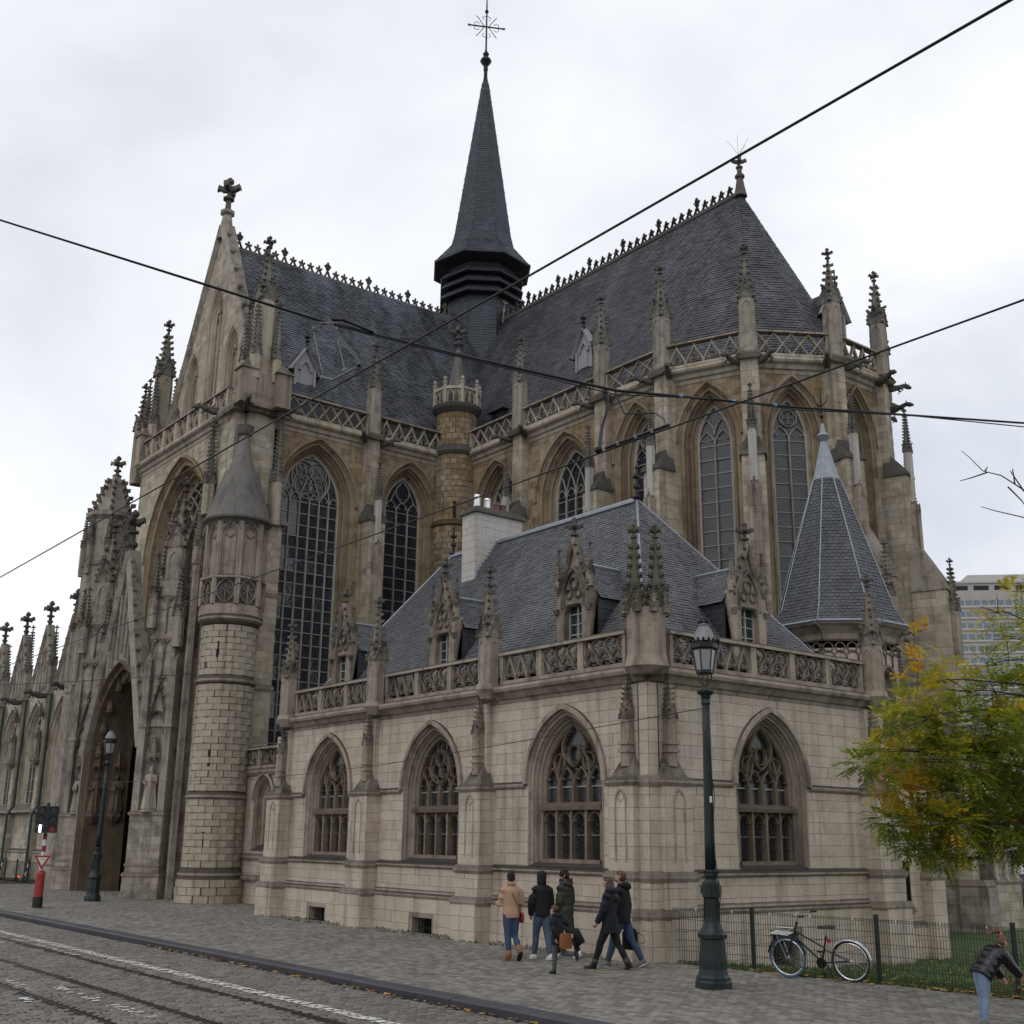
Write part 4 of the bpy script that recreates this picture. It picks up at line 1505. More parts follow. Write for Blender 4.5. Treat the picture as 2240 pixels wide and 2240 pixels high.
# apse
VX = [(30.28, 29.4), (31.6, 26.1), (34.4, 24.3), (37.4, 24.3), (40.2, 26.1), (41.5, 29.4)]
KX, KY = .945, .945
WV = [(AXX + (x - AXX) * KX, 29.4 + (y - 29.4) * KY) for x, y in VX]
APF = []
for i in range(5):
    a, b = Vector((*WV[i], 0)), Vector((*WV[i + 1], 0))
    u = (b - a).normalized()
    n = Vector((u.y, -u.x, 0))
    if n.dot(a - Vector((AXX, 29.4, 0))) < 0:
        n = -n
    L = (b - a).length
    f = Fr(a, u, n)
    APF.append(f)
    ap = Op(L * .5, min(1.20, L * .36), 8.5, 16.95, 2.15)
    if i < 4:
        ashlar('CH', f, 0, L, -.7, 19.3, 'gold', 'jointgold', .27, .5, [ap], backing=(CH, 'choir_wall'))
        gothic_window(CH, f, ap, .66, .62, 2, ('twopoint', 'two', 'two', 'two')[i], 'glass_apse', .57, 'archstone', mull=.06, hood=True, tmat='lighttracery', td=(.05, .06))
        cornice(CH, f, -.1, L + .1)
    else:
        m = MB()
        m.face([f.p(0, 0, 0), f.p(L, 0, 0), f.p(L, 0, 19.3), f.p(0, 0, 19.3)])
        m.build('choir_wall', 'gold', CH)
        cornice(CH, f, -.1, L + .1)
    # parapet on the outer line
    a, b = Vector((*VX[i], 0)), Vector((*VX[i + 1], 0))
    f2 = Fr(a, u, n)
    L2 = (b - a).length
    balustrade(CH, f2, .28, L2 - .28, HB0, HB1, .06, 1, [('ogee', 'lattice', 'ogee', 'lattice', 'ogee')[i]], 'pale', 'trim', cells=4, bw=.07, t=.2)
# far side walls, closing the body
m = MB()
m.face([(41.3, 29.4, 0), (41.3, 60, 0), (41.3, 60, 19.8), (41.3, 29.4, 19.8)])
m.build('choir_wall', 'gold', CH)


# buttresses with pinnacles
def church_buttress(x, y, nx, ny, tall=True, wd=.80, rot=None):
    n = Vector((nx, ny, 0)).normalized()
    u = Vector((-n.y, n.x, 0))
    f = Fr(Vector((x, y, 0)) - n * .35, u, n)
    ablock('CH', CH, f, -wd * .40, wd * .40, -.2, .42, 14.0, 19.75, 'pale', 'jointgold', .27, .42)
    m = MB()
    m.taper(f, (-wd * .5 - .08, wd * .5 + .08, .2, 1.12, 15.72), (-wd * .5 - .08, wd * .5 + .08, .2, 1.10, 15.86))
    m.taper(f, (-wd * .5 - .08, wd * .5 + .08, .2, 1.10, 15.86), (-wd * .28, wd * .28, .2, .42, 16.65))
    m.build('weathering', 'soot', CH)
    ablock('CH', CH, f, -wd * .5, wd * .5, -.2, 1.02, -.7, 15.74, 'pale', 'jointgold', .27, .5)
    P = f.p(0, 1.05, 10)
    ang = math.atan2(n.y, n.x)
    # slender front shaft with canopied collar and spirelet
    ablock('CH', CH, f, -.20, .20, 1.0, 1.28, 6, 14.6, 'trim', 'joint', .42, .5, 'shaft')
    canopy(CH, *f.p(0, 1.12, 14.35), .34, ang)
    pinnacle(CH, P[0], P[1], 14.7, .27, 2.0, 1.75, 'whitestone', 'spire_stone', ang, 1.2)
    # parapet pinnacle
    Q = f.p(0, .30, 0)
    m = MB()
    m.taper(f, (-.42, .42, -.2, .62, 19.66), (-.46, .46, -.2, .74, 19.80))
    m.taper(f, (-.46, .46, -.2, .74, 19.80), (-.36, .36, -.2, .6, 19.94))
    m.build('corbel', 'trim', CH)
    pinnacle(CH, Q[0], Q[1], 19.88, .56, 2.3, 2.25, 'grey', 'spire_stone', ang, 1.0)
    for s_ in (-1, 1):
        g = f.p(s_ * .40, .35, 19.62)
        gargoyle(CH, g, n + u * s_ * .75, .95)


church_buttress(25.66, 42.95, 0, -1)
for y in (38.2, 32.8, 29.35):
    church_buttress(30.3, y, -1, 0)
for i in (1, 2, 3, 4):
    v = Vector((VX[i][0] - AXX, VX[i][1] - 29.4))
    church_buttress(VX[i][0], VX[i][1], v.x, v.y)
    if i in (2, 3):
        n = Vector((v.x, v.y, 0)).normalized()
        f = Fr(Vector((*VX[i], 0)) - n * .35, Vector((-n.y, n.x, 0)), n)
        ablock('CH', CH, f, -.5, .5, .9, 2.1, -.7, 11.2, 'pale', 'joint', .3, .55)
        m = MB()
        m.taper(f, (-.56, .56, .9, 2.18, 11.2), (-.56, .56, .9, 2.16, 11.35))
        m.taper(f, (-.56, .56, .9, 2.16, 11.35), (-.4, .4, .9, 1.1, 13.2))
        m.build('weathering', 'grey', CH)
        ablock('CH', CH, f, -.72, .72, .9, 2.6, -.7, 1.0, 'grey', 'joint', .3, .55)
        band(CH, f, -.66, .66, .9, 2.5, 1.15, .08, .18)
        band(CH, f, -.62, .62, .9, 2.35, 3.4, .08, .18)
        P = f.p(0, 2.2, 0)
        pinnacle(CH, P[0], P[1], 8.6, .34, 1.9, 1.9, 'grey', 'carved', math.atan2(n.y, n.x), 1.2)

# roofs
bed = MB()
EV = .55
ev = [(AXX + (x - AXX) * .90, 29.4 + (y - 29.4) * .90) for x, y in VX]
APX = (AXX, 29.6, RZ)
zE, zK = 19.95, 21.2


def knee(x, y, t):
    return (x + (AXX - x) * t, y)


# choir slope to the street (bell-cast foot), valley against the transept
xe = ev[0][0]
kx = xe + .75
ky = 43.7
slates('CH', ((xe, 43.1, zE), (xe, 29.4, zE), (kx, 29.4, zK), (kx, 43.85, zK)), 'slate_choir', .155, .24, .017, bed)
slates('CH', ((kx, 43.85, zK), (kx, 29.4, zK), (AXX, 29.6, RZ), (AXX, RY, RZ)), 'slate_choir', .155, .24, .017, bed)
bed.face([(2 * AXX - xe, 29.4, zE), (2 * AXX - xe, 60, zE), (AXX, 60, RZ), (AXX, 29.6, RZ)])
for i in range(5):
    a, b = ev[i], ev[i + 1]
    k1 = (a[0] + (AXX - a[0]) * .15, a[1] + (29.5 - a[1]) * .15, zK)
    k2 = (b[0] + (AXX - b[0]) * .15, b[1] + (29.5 - b[1]) * .15, zK)
    if i == 0:
        k1 = (kx, 29.4, zK)
    if i < 4:
        slates('CH', ((*a, zE), (*b, zE), k2, k1), 'slate_choir', .155, .24, .017, bed)
        slates('CH', (k1, k2, APX, APX), 'slate_choir', .155, .24, .017, bed)
    else:
        bed.face([(*a, zE), (*b, zE), k2, k1])
        bed.face([k1, k2, APX])
# transept slopes
ye, yk = 43.72, 44.3
slates('CH', ((20.4, ye, zE), (31.0, ye, zE), (kx, yk - .3, zK), (20.4, yk, zK)), 'slate_church', .155, .24, .017, bed)
slates('CH', ((20.4, yk, zK), (kx, 43.95, zK), (AXX, RY, RZ), (20.4, RY, RZ)), 'slate_church', .155, .24, .017, bed)
bed.face([(20.4, 2 * RY - ye, zE), (AXX, 2 * RY - ye, zE), (AXX, RY, RZ), (20.4, RY, RZ)])
bed.face([(31, 2 * RY - ye, zE), (AXX, 60, RZ), (AXX, RY, RZ)])
bed.build('roof', 'slate_bed', CH)
m = MB()
m.face([(19.6, 43.2, 19.9), (31, 43.2, 19.9), (31, 44, 19.9), (19.6, 44, 19.9)])
m.face([(30.3, 29.4, 19.9), (31.2, 29.4, 19.9), (31.2, 43.4, 19.9), (30.3, 43.4, 19.9)])
m.face([(*WV[0], 19.9), (*WV[1], 19.9), (*WV[2], 19.9), (*WV[3], 19.9), (*WV[4], 19.9), (*WV[5], 19.9)])
m.build('gutter', 'lead', CH)

# ridge cresting, one piece after another
m = MB()
m.box(W0, 20.3, AXX - 1.6, RY - .12, RY + .12, RZ - .12, RZ + .06)
m.build('ridge', 'soot', CH)
m = MB()
m.box(W0, AXX - .12, AXX + .12, 29.5, RY - 1.7, RZ - .12, RZ + .06)
m.build('ridge', 'soot', CH)


def crest_mesh(h):
    m = MB()
    f = Fr((0, 0, 0), (1, 0, 0), (0, -1, 0))
    w_ = .25
    for s_ in (-1, 1):
        m.bar(f, bez((s_ * w_, .02), (s_ * .10, .06), (s_ * .03, .36), 5), .09, -.05, .05)
        m.bar(f, [(s_ * .02, h * .68), (s_ * .13, h * .70), (s_ * .15, h * .80)], .09, -.05, .05)
    m.bar(f, [(0, .25), (0, h * .72), (0, h)], .09, -.05, .05)
    m.lathe((0, 0, h * .92), [(.02, 0), (.06, .03), (.01, .1)], 6)
    if h > .6:
        for k in range(4):
            a = k * pi / 2
            for z in (.55, .8):
                crocket(m, (0, 0, h * z), (math.cos(a), math.sin(a), 0), .12)
    return m.mesh('cresting', 'soot')


cs, cl = crest_mesh(.52), crest_mesh(.88)
k = 0
x = 20.9
while x < AXX - 1.9:
    link('cresting', cl if k % 5 == 0 else cs, CH, loc=(x, RY, RZ + .04), rz=0)
    x += .49
    k += 1
y = 30.2
k = 1
while y < RY - 2.0:
    link('cresting', cl if k % 5 == 0 else cs, CH, loc=(AXX, y, RZ + .04), rz=pi / 2)
    y += .49
    k += 1
m = MB()
m.lathe((AXX, 29.6, RZ - .2), [(.30, 0), (.20, .5), (.14, .9), (.22, .95), (.22, 1.05), (.12, 1.1), (.10, 1.4)], 8)
finial(m, AXX, 29.6, RZ + .95, .72)
for k in range(5):
    a = 2 * pi * k / 5
    m.tube([(AXX, 29.6, RZ + 1.9), (AXX + .5 * math.cos(a), 29.6 + .5 * math.sin(a), RZ + 2.6)], .008, 3)
m.build('roof_finial', 'soot', CH)
for (px, py, dx) in ((AXX - 1.75, RY, 1), (AXX, RY - 1.85, 0)):
    m = MB()
    m.lathe((px, py, RZ - .2), [(.2, 0), (.17, .4), (.05, .95)], 4, pi / 4)
    finial(m, px, py, RZ + .6, .5)
    m.build('roof_finial', 'pale', CH)

# roof dormers
def roof_dormer(fr, c, h0, dep, w_=.55, back=1.6):
    f = off(fr, dep)
    m = MB()
    m.box(f, c - w_, c - w_ + .12, -.1, 0, h0, h0 + 1.0)
    m.box(f, c + w_ - .12, c + w_, -.1, 0, h0, h0 + 1.0)
    m.prism(f, [(c - w_, h0 + .1), (c + w_, h0 + .1), (c + w_, h0 + 1.0), (c, h0 + 1.9), (c - w_, h0 + 1.0)], -.5, -.06)
    m.bar(f, [(c - w_ - .2, h0 + .75), (c, h0 + 2.0), (c + w_ + .2, h0 + .75)], .14, -.3, .14)
    m.bar(f, [(c - .30, h0 + .85), (c - .22, h0 + 1.08), (c, h0 + 1.32), (c + .22, h0 + 1.08), (c + .30, h0 + .85)], .12, -.1, .05)
    dm = m.build('dormer', 'dormer_grey', CH)
    m = MB()
    m.box(f, c - .24, c + .24, -.08, -.03, h0 + .12, h0 + .85)
    m.build('shutter', 'dormer_grey', dm)
    b2 = MB()
    for s_ in (-1, 1):
        slates('CH', (f.p(c + s_ * (w_ + .25), .12, h0 + .72), f.p(c + s_ * (w_ + .25), -back * .55, h0 + .72), f.p(c, -back, h0 + 2.02), f.p(c, .12, h0 + 2.02)), 'slate_church', .15, .2, .012, b2)
        b2.face([f.p(c + s_ * (w_ - .02), 0, h0), f.p(c + s_ * (w_ - .02), 0, h0 + 1.0), f.p(c + s_ * (w_ - .02), -back * .7, h0 + 1.0), f.p(c + s_ * (w_ - .02), -.05, h0 - .1)])
    b2.build('dormer_roof', 'slate_bed', dm)
    m = MB()
    P = f.p(c, 0, h0 + 1.95)
    m.lathe(P, [(.09, 0), (.07, .3), (.12, .34), (.04, .4), (.03, .8)], 6)
    for k in range(4):
        crocket(m, (P[0], P[1], P[2] + .55), (math.cos(k * pi / 2), math.sin(k * pi / 2), 0), .15)
    m.build('dormer_finial', 'iron', dm)


roof_dormer(FT, 22.95 - 19.3, 22.0, -1.45)
roof_dormer(FC, 36.0 - 24, 22.6, -1.6)
fa = APF[2]
roof_dormer(fa, 2.55, 22.2, -1.35)
# small lead hatch near the stair turret
m = MB()
m.box(W0, 31.9, 32.7, 41.4, 42.3, 20.8, 22.3)
m.taper(W0, (31.7, 32.9, 41.2, 42.5, 22.25), (32.1, 32.9, 41.6, 42.1, 22.75))
m.build('roof_hatch', 'slate_bed', CH)

# ------------------------------------------------------------------ crossing spire
SPC = (35.6, RY, 0)
sp = MB()


def oc(r, z, k):
    a = pi / 8 + .20 + k * pi / 4
    return (SPC[0] + r * math.cos(a), SPC[1] + r * math.sin(a), z)


def octring(m, prof, n=8):
    m.loft([[oc(r, z, k) for k in range(8)] for r, z in prof])


m = MB()
octring(m, [(2.02, 26.5), (2.0, 31.2)])
spire = m.build('spire', 'slate_bed', CH)
for k in range(8):
    slates('SP', (oc(2.04, 27.0, k), oc(2.04, 27.0, k + 1), oc(2.02, 31.1, k + 1), oc(2.02, 31.1, k)), 'slate_spire', .15, .24, .012)
    for (ra, za), (rb, zb) in zip([(2.88, 33.50), (1.90, 34.75), (1.72, 35.5), (.22, 45.9)], [(1.90, 34.75), (1.72, 35.5), (.22, 45.9), (.20, 46)]):
        slates('SP', (oc(ra, za, k), oc(ra, za, k + 1), oc(rb, zb, k + 1), oc(rb, zb, k)), 'slate_spire', .15, .24, .012)
m = MB()
octring(m, [(1.98, 31.1), (1.98, 32.9), (2.0, 33.2), (2.86, 33.38), (2.88, 33.50), (1.88, 34.74), (1.70, 35.48), (.20, 45.9), (.12, 46.4), (.11, 47.1)])
m.build('spire_hull', 'slate_bed', spire)
for z in (31.25, 31.85, 32.45):
    m = MB()
    octring(m, [(2.48, z), (2.50, z + .05), (2.1, z + .52), (1.95, z + .52), (1.95, z + .1)])
    m.build('louvre', 'slate_dark', spire)
m = MB()
octring(m, [(2.84, 33.36), (2.93, 33.40), (2.93, 33.52), (2.80, 33.56)])
m.build('eave', 'slate_dark', spire)
for k in range(8):
    m = MB()
    for j in range(13):
        t = .05 + j * .075
        r = 1.72 + (.22 - 1.72) * t
        p = oc(r + .03, 35.5 + 10.4 * t, k)
        m.lathe(p, [(.022, 0), (.02, .04), (.005, .07)], 5)
    m.build('hip_hook', 'lead', spire)
m = MB()
m.lathe((SPC[0], SPC[1], 0), [(.14, 46.9), (.13, 47.2), (.30, 47.45), (.36, 47.55), (.30, 47.68), (.12, 47.9), (.20, 48.05), (.10, 48.2), (.055, 48.4), (.045, 51.6), (.02, 52.4)], 10)
m.build('spire_knob', 'iron', spire)
m = MB()
cz = 50.0
cd = Vector((.88, -.47, 0))
c0 = Vector((SPC[0], SPC[1], cz))
m.tube([c0 - cd * 1.0, c0 + cd * 1.0], .045, 6)
for s_ in (-1, 1):
    e = c0 + cd * s_ * 1.0
    crocket(m, e, cd * s_, .16)
    for q in (-1, 1):
        m.tube([c0 + cd * s_ * .12, c0 + cd * s_ * .45 + Vector((0, 0, q * .5)), c0 + cd * s_ * .62 + Vector((0, 0, q * .72))], .025, 5)
        m.tube([c0 + cd * s_ * .45 + Vector((0, 0, q * .18)), c0 + cd * s_ * .6 + Vector((0, 0, q * .30)), c0 + cd * s_ * .75 + Vector((0, 0, q * .2)), c0 + cd * s_ * .7 + Vector((0, 0, 0))], .022, 4)
        m.tube([c0 + cd * s_ * .15 + Vector((0, 0, q * .45)), c0 + cd * s_ * .27 + Vector((0, 0, q * .65)), c0 + Vector((0, 0, q * .8))], .022, 4)
m.ball((SPC[0], SPC[1], 51.1), .12)
m.build('spire_cross', 'iron', spire)
plain('gilt', (0.62, 0.42, 0.12), .35, .8)
m = MB()
m.prism(Fr((SPC[0], SPC[1], 52.0), (.8, -.6, 0), (.6, .8, 0)), [(-.28, .0), (.12, -.04), (.2, .2), (.3, .3), (.18, .38), (.02, .22), (-.12, .42), (-.3, .45)], -.02, .02, back=True)
m.build('weathervane', 'gilt', spire)

# ------------------------------------------------------------------ round stair turret in the corner of choir and transept
TC = (30.25, 42.95)
m = MB()
m.lathe((*TC, 0), [(1.06, 8), (1.06, 16.25), (1.14, 16.28), (1.14, 16.42), (1.04, 16.5), (1.04, 19.8)], 28)
tur = m.build('stair_turret', 'jointgold', CH)


def round_courses(th, c, r, z0, z1, mat, course=.27, blen=.5, a0=0, a1=2 * pi, t=.02):
    n = max(1, round((z1 - z0) / course))
    for i in range(n):
        za, zb = z0 + (z1 - z0) * i / n, z0 + (z1 - z0) * (i + 1) / n
        k = max(6, round(r * (a1 - a0) / blen))
        st = (a1 - a0) / k
        for j in range(k):
            a = a0 + st * (j + .5 * (i % 2))
            if math.cos(a - math.atan2(CAMP.y - c[1], CAMP.x - c[0])) < -.25:
                continue
            sg = st * RN.uniform(.92, 1.0)
            u = Vector((-math.sin(a), math.cos(a), 0))
            nn = Vector((math.cos(a), math.sin(a), 0))
            hw = r * math.tan(sg / 2)
            f = Fr((c[0] + nn.x * r, c[1] + nn.y * r, 0), u, nn)
            jz = lambda: RN.uniform(.002, .016)
            STONES.setdefault(th, []).append((f, [(-hw + .003, za + jz()), (hw - .003, za + jz()), (hw - .003, zb - jz()), (-hw + .003, zb - jz())], t + RN.uniform(-.014, .014), mat))


round_courses('CH', TC, 1.05, 8.2, 16.2, 'gold', blen=.30)
round_courses('CH', TC, 1.03, 16.5, 19.75, 'gold', blen=.30)
round_courses('CH', TC, .93, 20.2, 21.85, 'gold', blen=.28)
m = MB()
m.lathe((*TC, 0), [(1.12, 19.7), (1.20, 19.85), (1.18, 20.0), (.97, 20.2)], 28)
m.lathe((*TC, 0), [(.94, 20.0), (.93, 21.8), (1.0, 21.85), (1.16, 22.05), (1.20, 22.2), (1.16, 22.28), (1.0, 22.28)], 28)
m.build('turret_cornice', 'soot', tur)
m = MB()
m.lathe((*TC, 0), [(.93, 20.0), (.92, 21.84)], 28)
m.build('turret_drum', 'jointgold', tur)
bp = MB()
for k in range(8):
    a = pi / 8 + k * pi / 4
    p = (TC[0] + 1.10 * math.cos(a), TC[1] + 1.10 * math.sin(a))
    bp.lathe((*p, 22.2), [(.09, 0), (.09, 1.0), (.12, 1.05), (.12, 1.12), (.06, 1.16), (.10, 1.25), (.06, 1.36), (.01, 1.42)], 8)
    p2 = (TC[0] + 1.10 * math.cos(a + pi / 4), TC[1] + 1.10 * math.sin(a + pi / 4))
    f = Fr((*p, 0), (p2[0] - p[0], p2[1] - p[1], 0), (math.cos(a + pi / 8), math.sin(a + pi / 8), 0))
    L = math.hypot(p2[0] - p[0], p2[1] - p[1])
    bp.box(f, 0, L, -.08, .05, 22.95, 23.08)
    bp.box(f, 0, L, -.08, .05, 22.2, 22.3)
    for j in range(3):
        bp.bar(f, [(L * (j + .5) / 3, 22.3), (L * (j + .5) / 3, 22.65), (L * (j + .1) / 3, 22.95)], .05, -.05, .02)
        bp.bar(f, [(L * (j + .5) / 3, 22.65), (L * (j + .9) / 3, 22.95)], .05, -.05, .02)
bp.build('turret_balustrade', 'pale', tur)
m = MB()
m.lathe((*TC, 0), [(.62, 22.3), (.50, 23.2), (.30, 24.2), (.13, 25.1), (.20, 25.14), (.20, 25.22), (.10, 25.3)], 8, pi / 8)
m.build('turret_roof', 'domestone', tur)
m = MB()
m.lathe((*TC, 25.2), [(.10, 0), (.09, .3), (.26, .4), (.28, .5), (.10, .6)], 8)
finial(m, TC[0], TC[1], 25.6, .85)
m.build('turret_finial', 'soot', tur)
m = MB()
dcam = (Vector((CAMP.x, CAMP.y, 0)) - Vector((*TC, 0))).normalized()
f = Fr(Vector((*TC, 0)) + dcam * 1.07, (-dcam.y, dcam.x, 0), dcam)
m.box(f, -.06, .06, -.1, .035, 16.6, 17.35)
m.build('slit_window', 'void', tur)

# low chapel standing against the far side of the choir
FX = Fr((38.9, 22.6, 0), (1, 0, 0), (0, -1, 0))
ablock('CH', CH, FX, 0, 1.5, -3, 0, -.7, 5.6, 'grey', 'joint', .3, .5, 'chapel_wall')
ablock('CH', CH, FX, -.1, 1.6, -3, .12, -.7, 1.1, 'pale', 'joint', .3, .5, 'chapel_wall')
band(CH, FX, -.05, 1.55, -3, .1, 1.25, .1, .2)
band(CH, FX, 0, 1.5, -3, 0, 5.6, .12, .25)
for a in (.1, .75, 1.4):
    m = MB()
    P = FX.p(a, .08, 1.2)
    m.lathe(P, [(.14, 0), (.10, .15), (.09, 2.6), (.17, 2.8), (.2, 3.0), (.08, 3.1)], 8)
    m.build('shaft', 'pale', CH)
# ------------------------------------------------------------------ transept front, gable and corner turret
FF = Fr((19.3, 43.2, 0), (0, 1, 0), (-1, 0, 0))
fw = Op(49.0 - 43.2, 3.45, 9.5, 14.6, 4.35)
pin = Op(50.5 - 43.2, 2.75, 0, 5.5, 3.3)
ashlar('CH', FF, .6, 10.9, 0, 19.3, 'pale', 'joint', .28, .55, [fw, pin], backing=(CH, 'transept_front'))
gothic_window(CH, FF, fw, 2.55, .95, 6, 'net', 'glass_church', .55, 'gold', mull=.10, hood=True, tmat='pale')
cornice(CH, FF, .6, 10.9)
balustrade(CH, FF, .9, 10.7, HB0, HB1 + .05, .22, 7, ['net', 'net_b'], 'pale', 'trim', cells=2, bw=.08, t=.2, post=.26)
GC = 48.75 - 43.2
f = off(FF, -.85)
blind = [Op(GC, .85, 21.6, 26.0, 1.9), Op(GC - 2.15, .72, 21.4, 23.6, 1.4), Op(GC + 2.15, .72, 21.4, 23.6, 1.4), Op(GC - 3.75, .5, 21.2, 21.9, .8), Op(GC + 3.75, .5, 21.2, 21.9, .8)]
z = 19.9
gw = lambda z: 5.45 * (1 - (z - 20.3) / 10.5)
while z < 30.3:
    z2 = z + .30
    w_ = gw(z2)
    if w_ > .15:
        ashlar('CH', f, GC - w_, GC + w_, z, z2, 'pale', 'joint', .3, .6, [o for o in blind], backing=(CH, 'gable_wall'))
    z = z2
m = MB()
m.prism(f, [(GC - gw(19.9), 19.9), (GC + gw(19.9), 19.9), (GC, 30.75)], -.6, -.33)
m.build('gable_wall', 'pale', CH)
for o in blind:
    gothic_window(CH, f, o, o.w * .55, .30, 2 if o.w > .6 else 1, 'two' if o.w > .6 else 'none', 'pale', 1.2, 'pale', mull=.08, panes=False, sill=False)
m = MB()
for s_ in (-1, 1):
    m.bar(f, [(GC + s_ * 5.6, 20.0), (GC + s_ * 2.7, 25.45), (GC, 31.0)], .42, -.5, .22)
    for k in range(9):
        t = .08 + k * .105
        P = f.p(GC + s_ * 5.65 * (1 - t), -.05, 20.25 + 10.9 * t)
        crocket(m, P, f.u * s_ + Vector((0, 0, .2)), .34)
m.lathe(f.p(GC, -.15, 0), [(.42, 30.3), (.26, 31.4), (.22, 31.6), (.36, 31.7), (.36, 31.85), (.2, 31.95)], 8)
m.build('gable_coping', 'grey', CH)
m = MB()
P = f.p(GC, -.15, 31.85)
m.lathe(P, [(.16, 0), (.13, .5)], 8)
finial(m, P[0], P[1], P[2] + .15, 1.3)
m.build('gable_cross', 'soot', CH)

# corner buttress and turret
ablock('CH', CH, FT, .65, 2.05, -.2, .42, 0, 14.9, 'pale', 'joint', .28, .5)
m = MB()
m.taper(FT, (.5, 2.22, -.2, .62, 14.85), (.5, 2.22, -.2, .60, 15.0))
m.taper(FT, (.5, 2.22, -.2, .60, 15.0), (.7, 1.75, -.2, .1, 15.9))
m.build('weathering', 'domestone', CH)
ablock('CH', CH, FT, .35, 1.55, -.6, .16, 15.0, 19.6, 'pale', 'joint', .28, .5)
ablock('CH', CH, FF, .1, 1.3, -.3, .12, 15.0, 19.6, 'pale', 'joint', .28, .5)
band(CH, FT, .2, 1.6, -.6, .42, 19.85, .1, .25)
band(CH, FF, -.15, 1.25, -.6, .36, 19.85, .1, .25)
pinnacle(CH, 20.95, 42.72, 14.8, .40, 1.9, 3.5, 'pale', 'spire_stone', 0)
pinnacle(CH, 19.0, 45.1, 15.4, .40, 1.4, 3.4, 'pale', 'spire_stone', 0)
band(CH, FT, .65, 2.05, -.2, .42, 8.15, .09, .2)
band(CH, FT, .65, 2.05, -.2, .42, 11.9, .07, .15)
# the tall corner pinnacles above the parapet
for y in (42.95, 54.15):
    x = 19.95
    m = MB()
    m.box(W0, x - .55, x + .55, y - .52, y + .52, 19.7, 21.2)
    m.build('pinnacle_base', 'trim', CH)
    pinnacle(CH, x, y, 21.0, .74, 3.8, 3.0, 'pale', 'spire_stone', 0)
    for dx, dy in ((-.5, -.45), (.5, -.45), (-.5, .45)):
        pinnacle(CH, x + dx, y + dy, 20.9, .40, 1.1, 2.65, 'pale', 'spire_stone', 0)
    for dx, dy in ((.75, -.55), (-.75, -.3)):
        m = MB()
        m.box(W0, x + dx - .33, x + dx + .33, y + dy - .33, y + dy + .33, 19.75, 21.25)
        m.taper(W0, (x + dx - .42, x + dx + .42, y + dy - .42, y + dy + .42, 21.25), (x + dx - .05, x + dx + .05, y + dy - .05, y + dy + .05, 21.75))
        m.build('capped_pier', 'trim', CH)
gargoyle(CH, (20.6, 42.75, 19.7), (.8, -.6, 0), 1.2)
gargoyle(CH, (19.3, 42.75, 19.7), (-.3, -1, 0), 1.1)
gargoyle(CH, (18.95, 44.6, 19.9), (-1, .2, 0), 1.1)
pinnacle(CH, 19.6, 55.6, 19.3, .6, 2.9, 2.5, 'trim', 'carved', 0)
# round turret
TR = (19.40, 42.78)
m = MB()
m.lathe((*TR, 0), [(1.24, -.1), (1.24, .85), (1.16, 1.0), (1.14, 1.16), (1.07, 1.25), (1.06, 3.72), (1.14, 3.78), (1.15, 3.88), (1.05, 3.98), (1.05, 8.0), (1.15, 8.1), (1.16, 8.2), (1.05, 8.35), (1.03, 10.3), (1.10, 10.35), (1.26, 10.6), (1.26, 10.7), (1.1, 10.75)], 32)
rt = m.build('round_turret', 'joint', CH)
for z0, z1, r in ((0, .84, 1.24), (1.25, 3.7, 1.06), (4.0, 8.0, 1.05), (8.36, 10.3, 1.03)):
    round_courses('CH', TR, r, z0, z1, 'rubble', .25, .56, t=.022)
for z0 in (1.0, 3.8, 8.14, 10.55):
    m = MB()
    r = {1.0: 1.2, 3.8: 1.15, 8.14: 1.16, 10.55: 1.24}[z0]
    m.lathe((*TR, 0), [(r - .1, z0 - .12), (r + .02, z0 - .03), (r + .02, z0 + .06), (r - .1, z0 + .16)], 32)
    m.build('turret_moulding', 'trim', rt)


def to(r, z, k, c=TR):
    a = pi / 8 + .1 + k * pi / 4
    return (c[0] + r * math.cos(a), c[1] + r * math.sin(a), z)


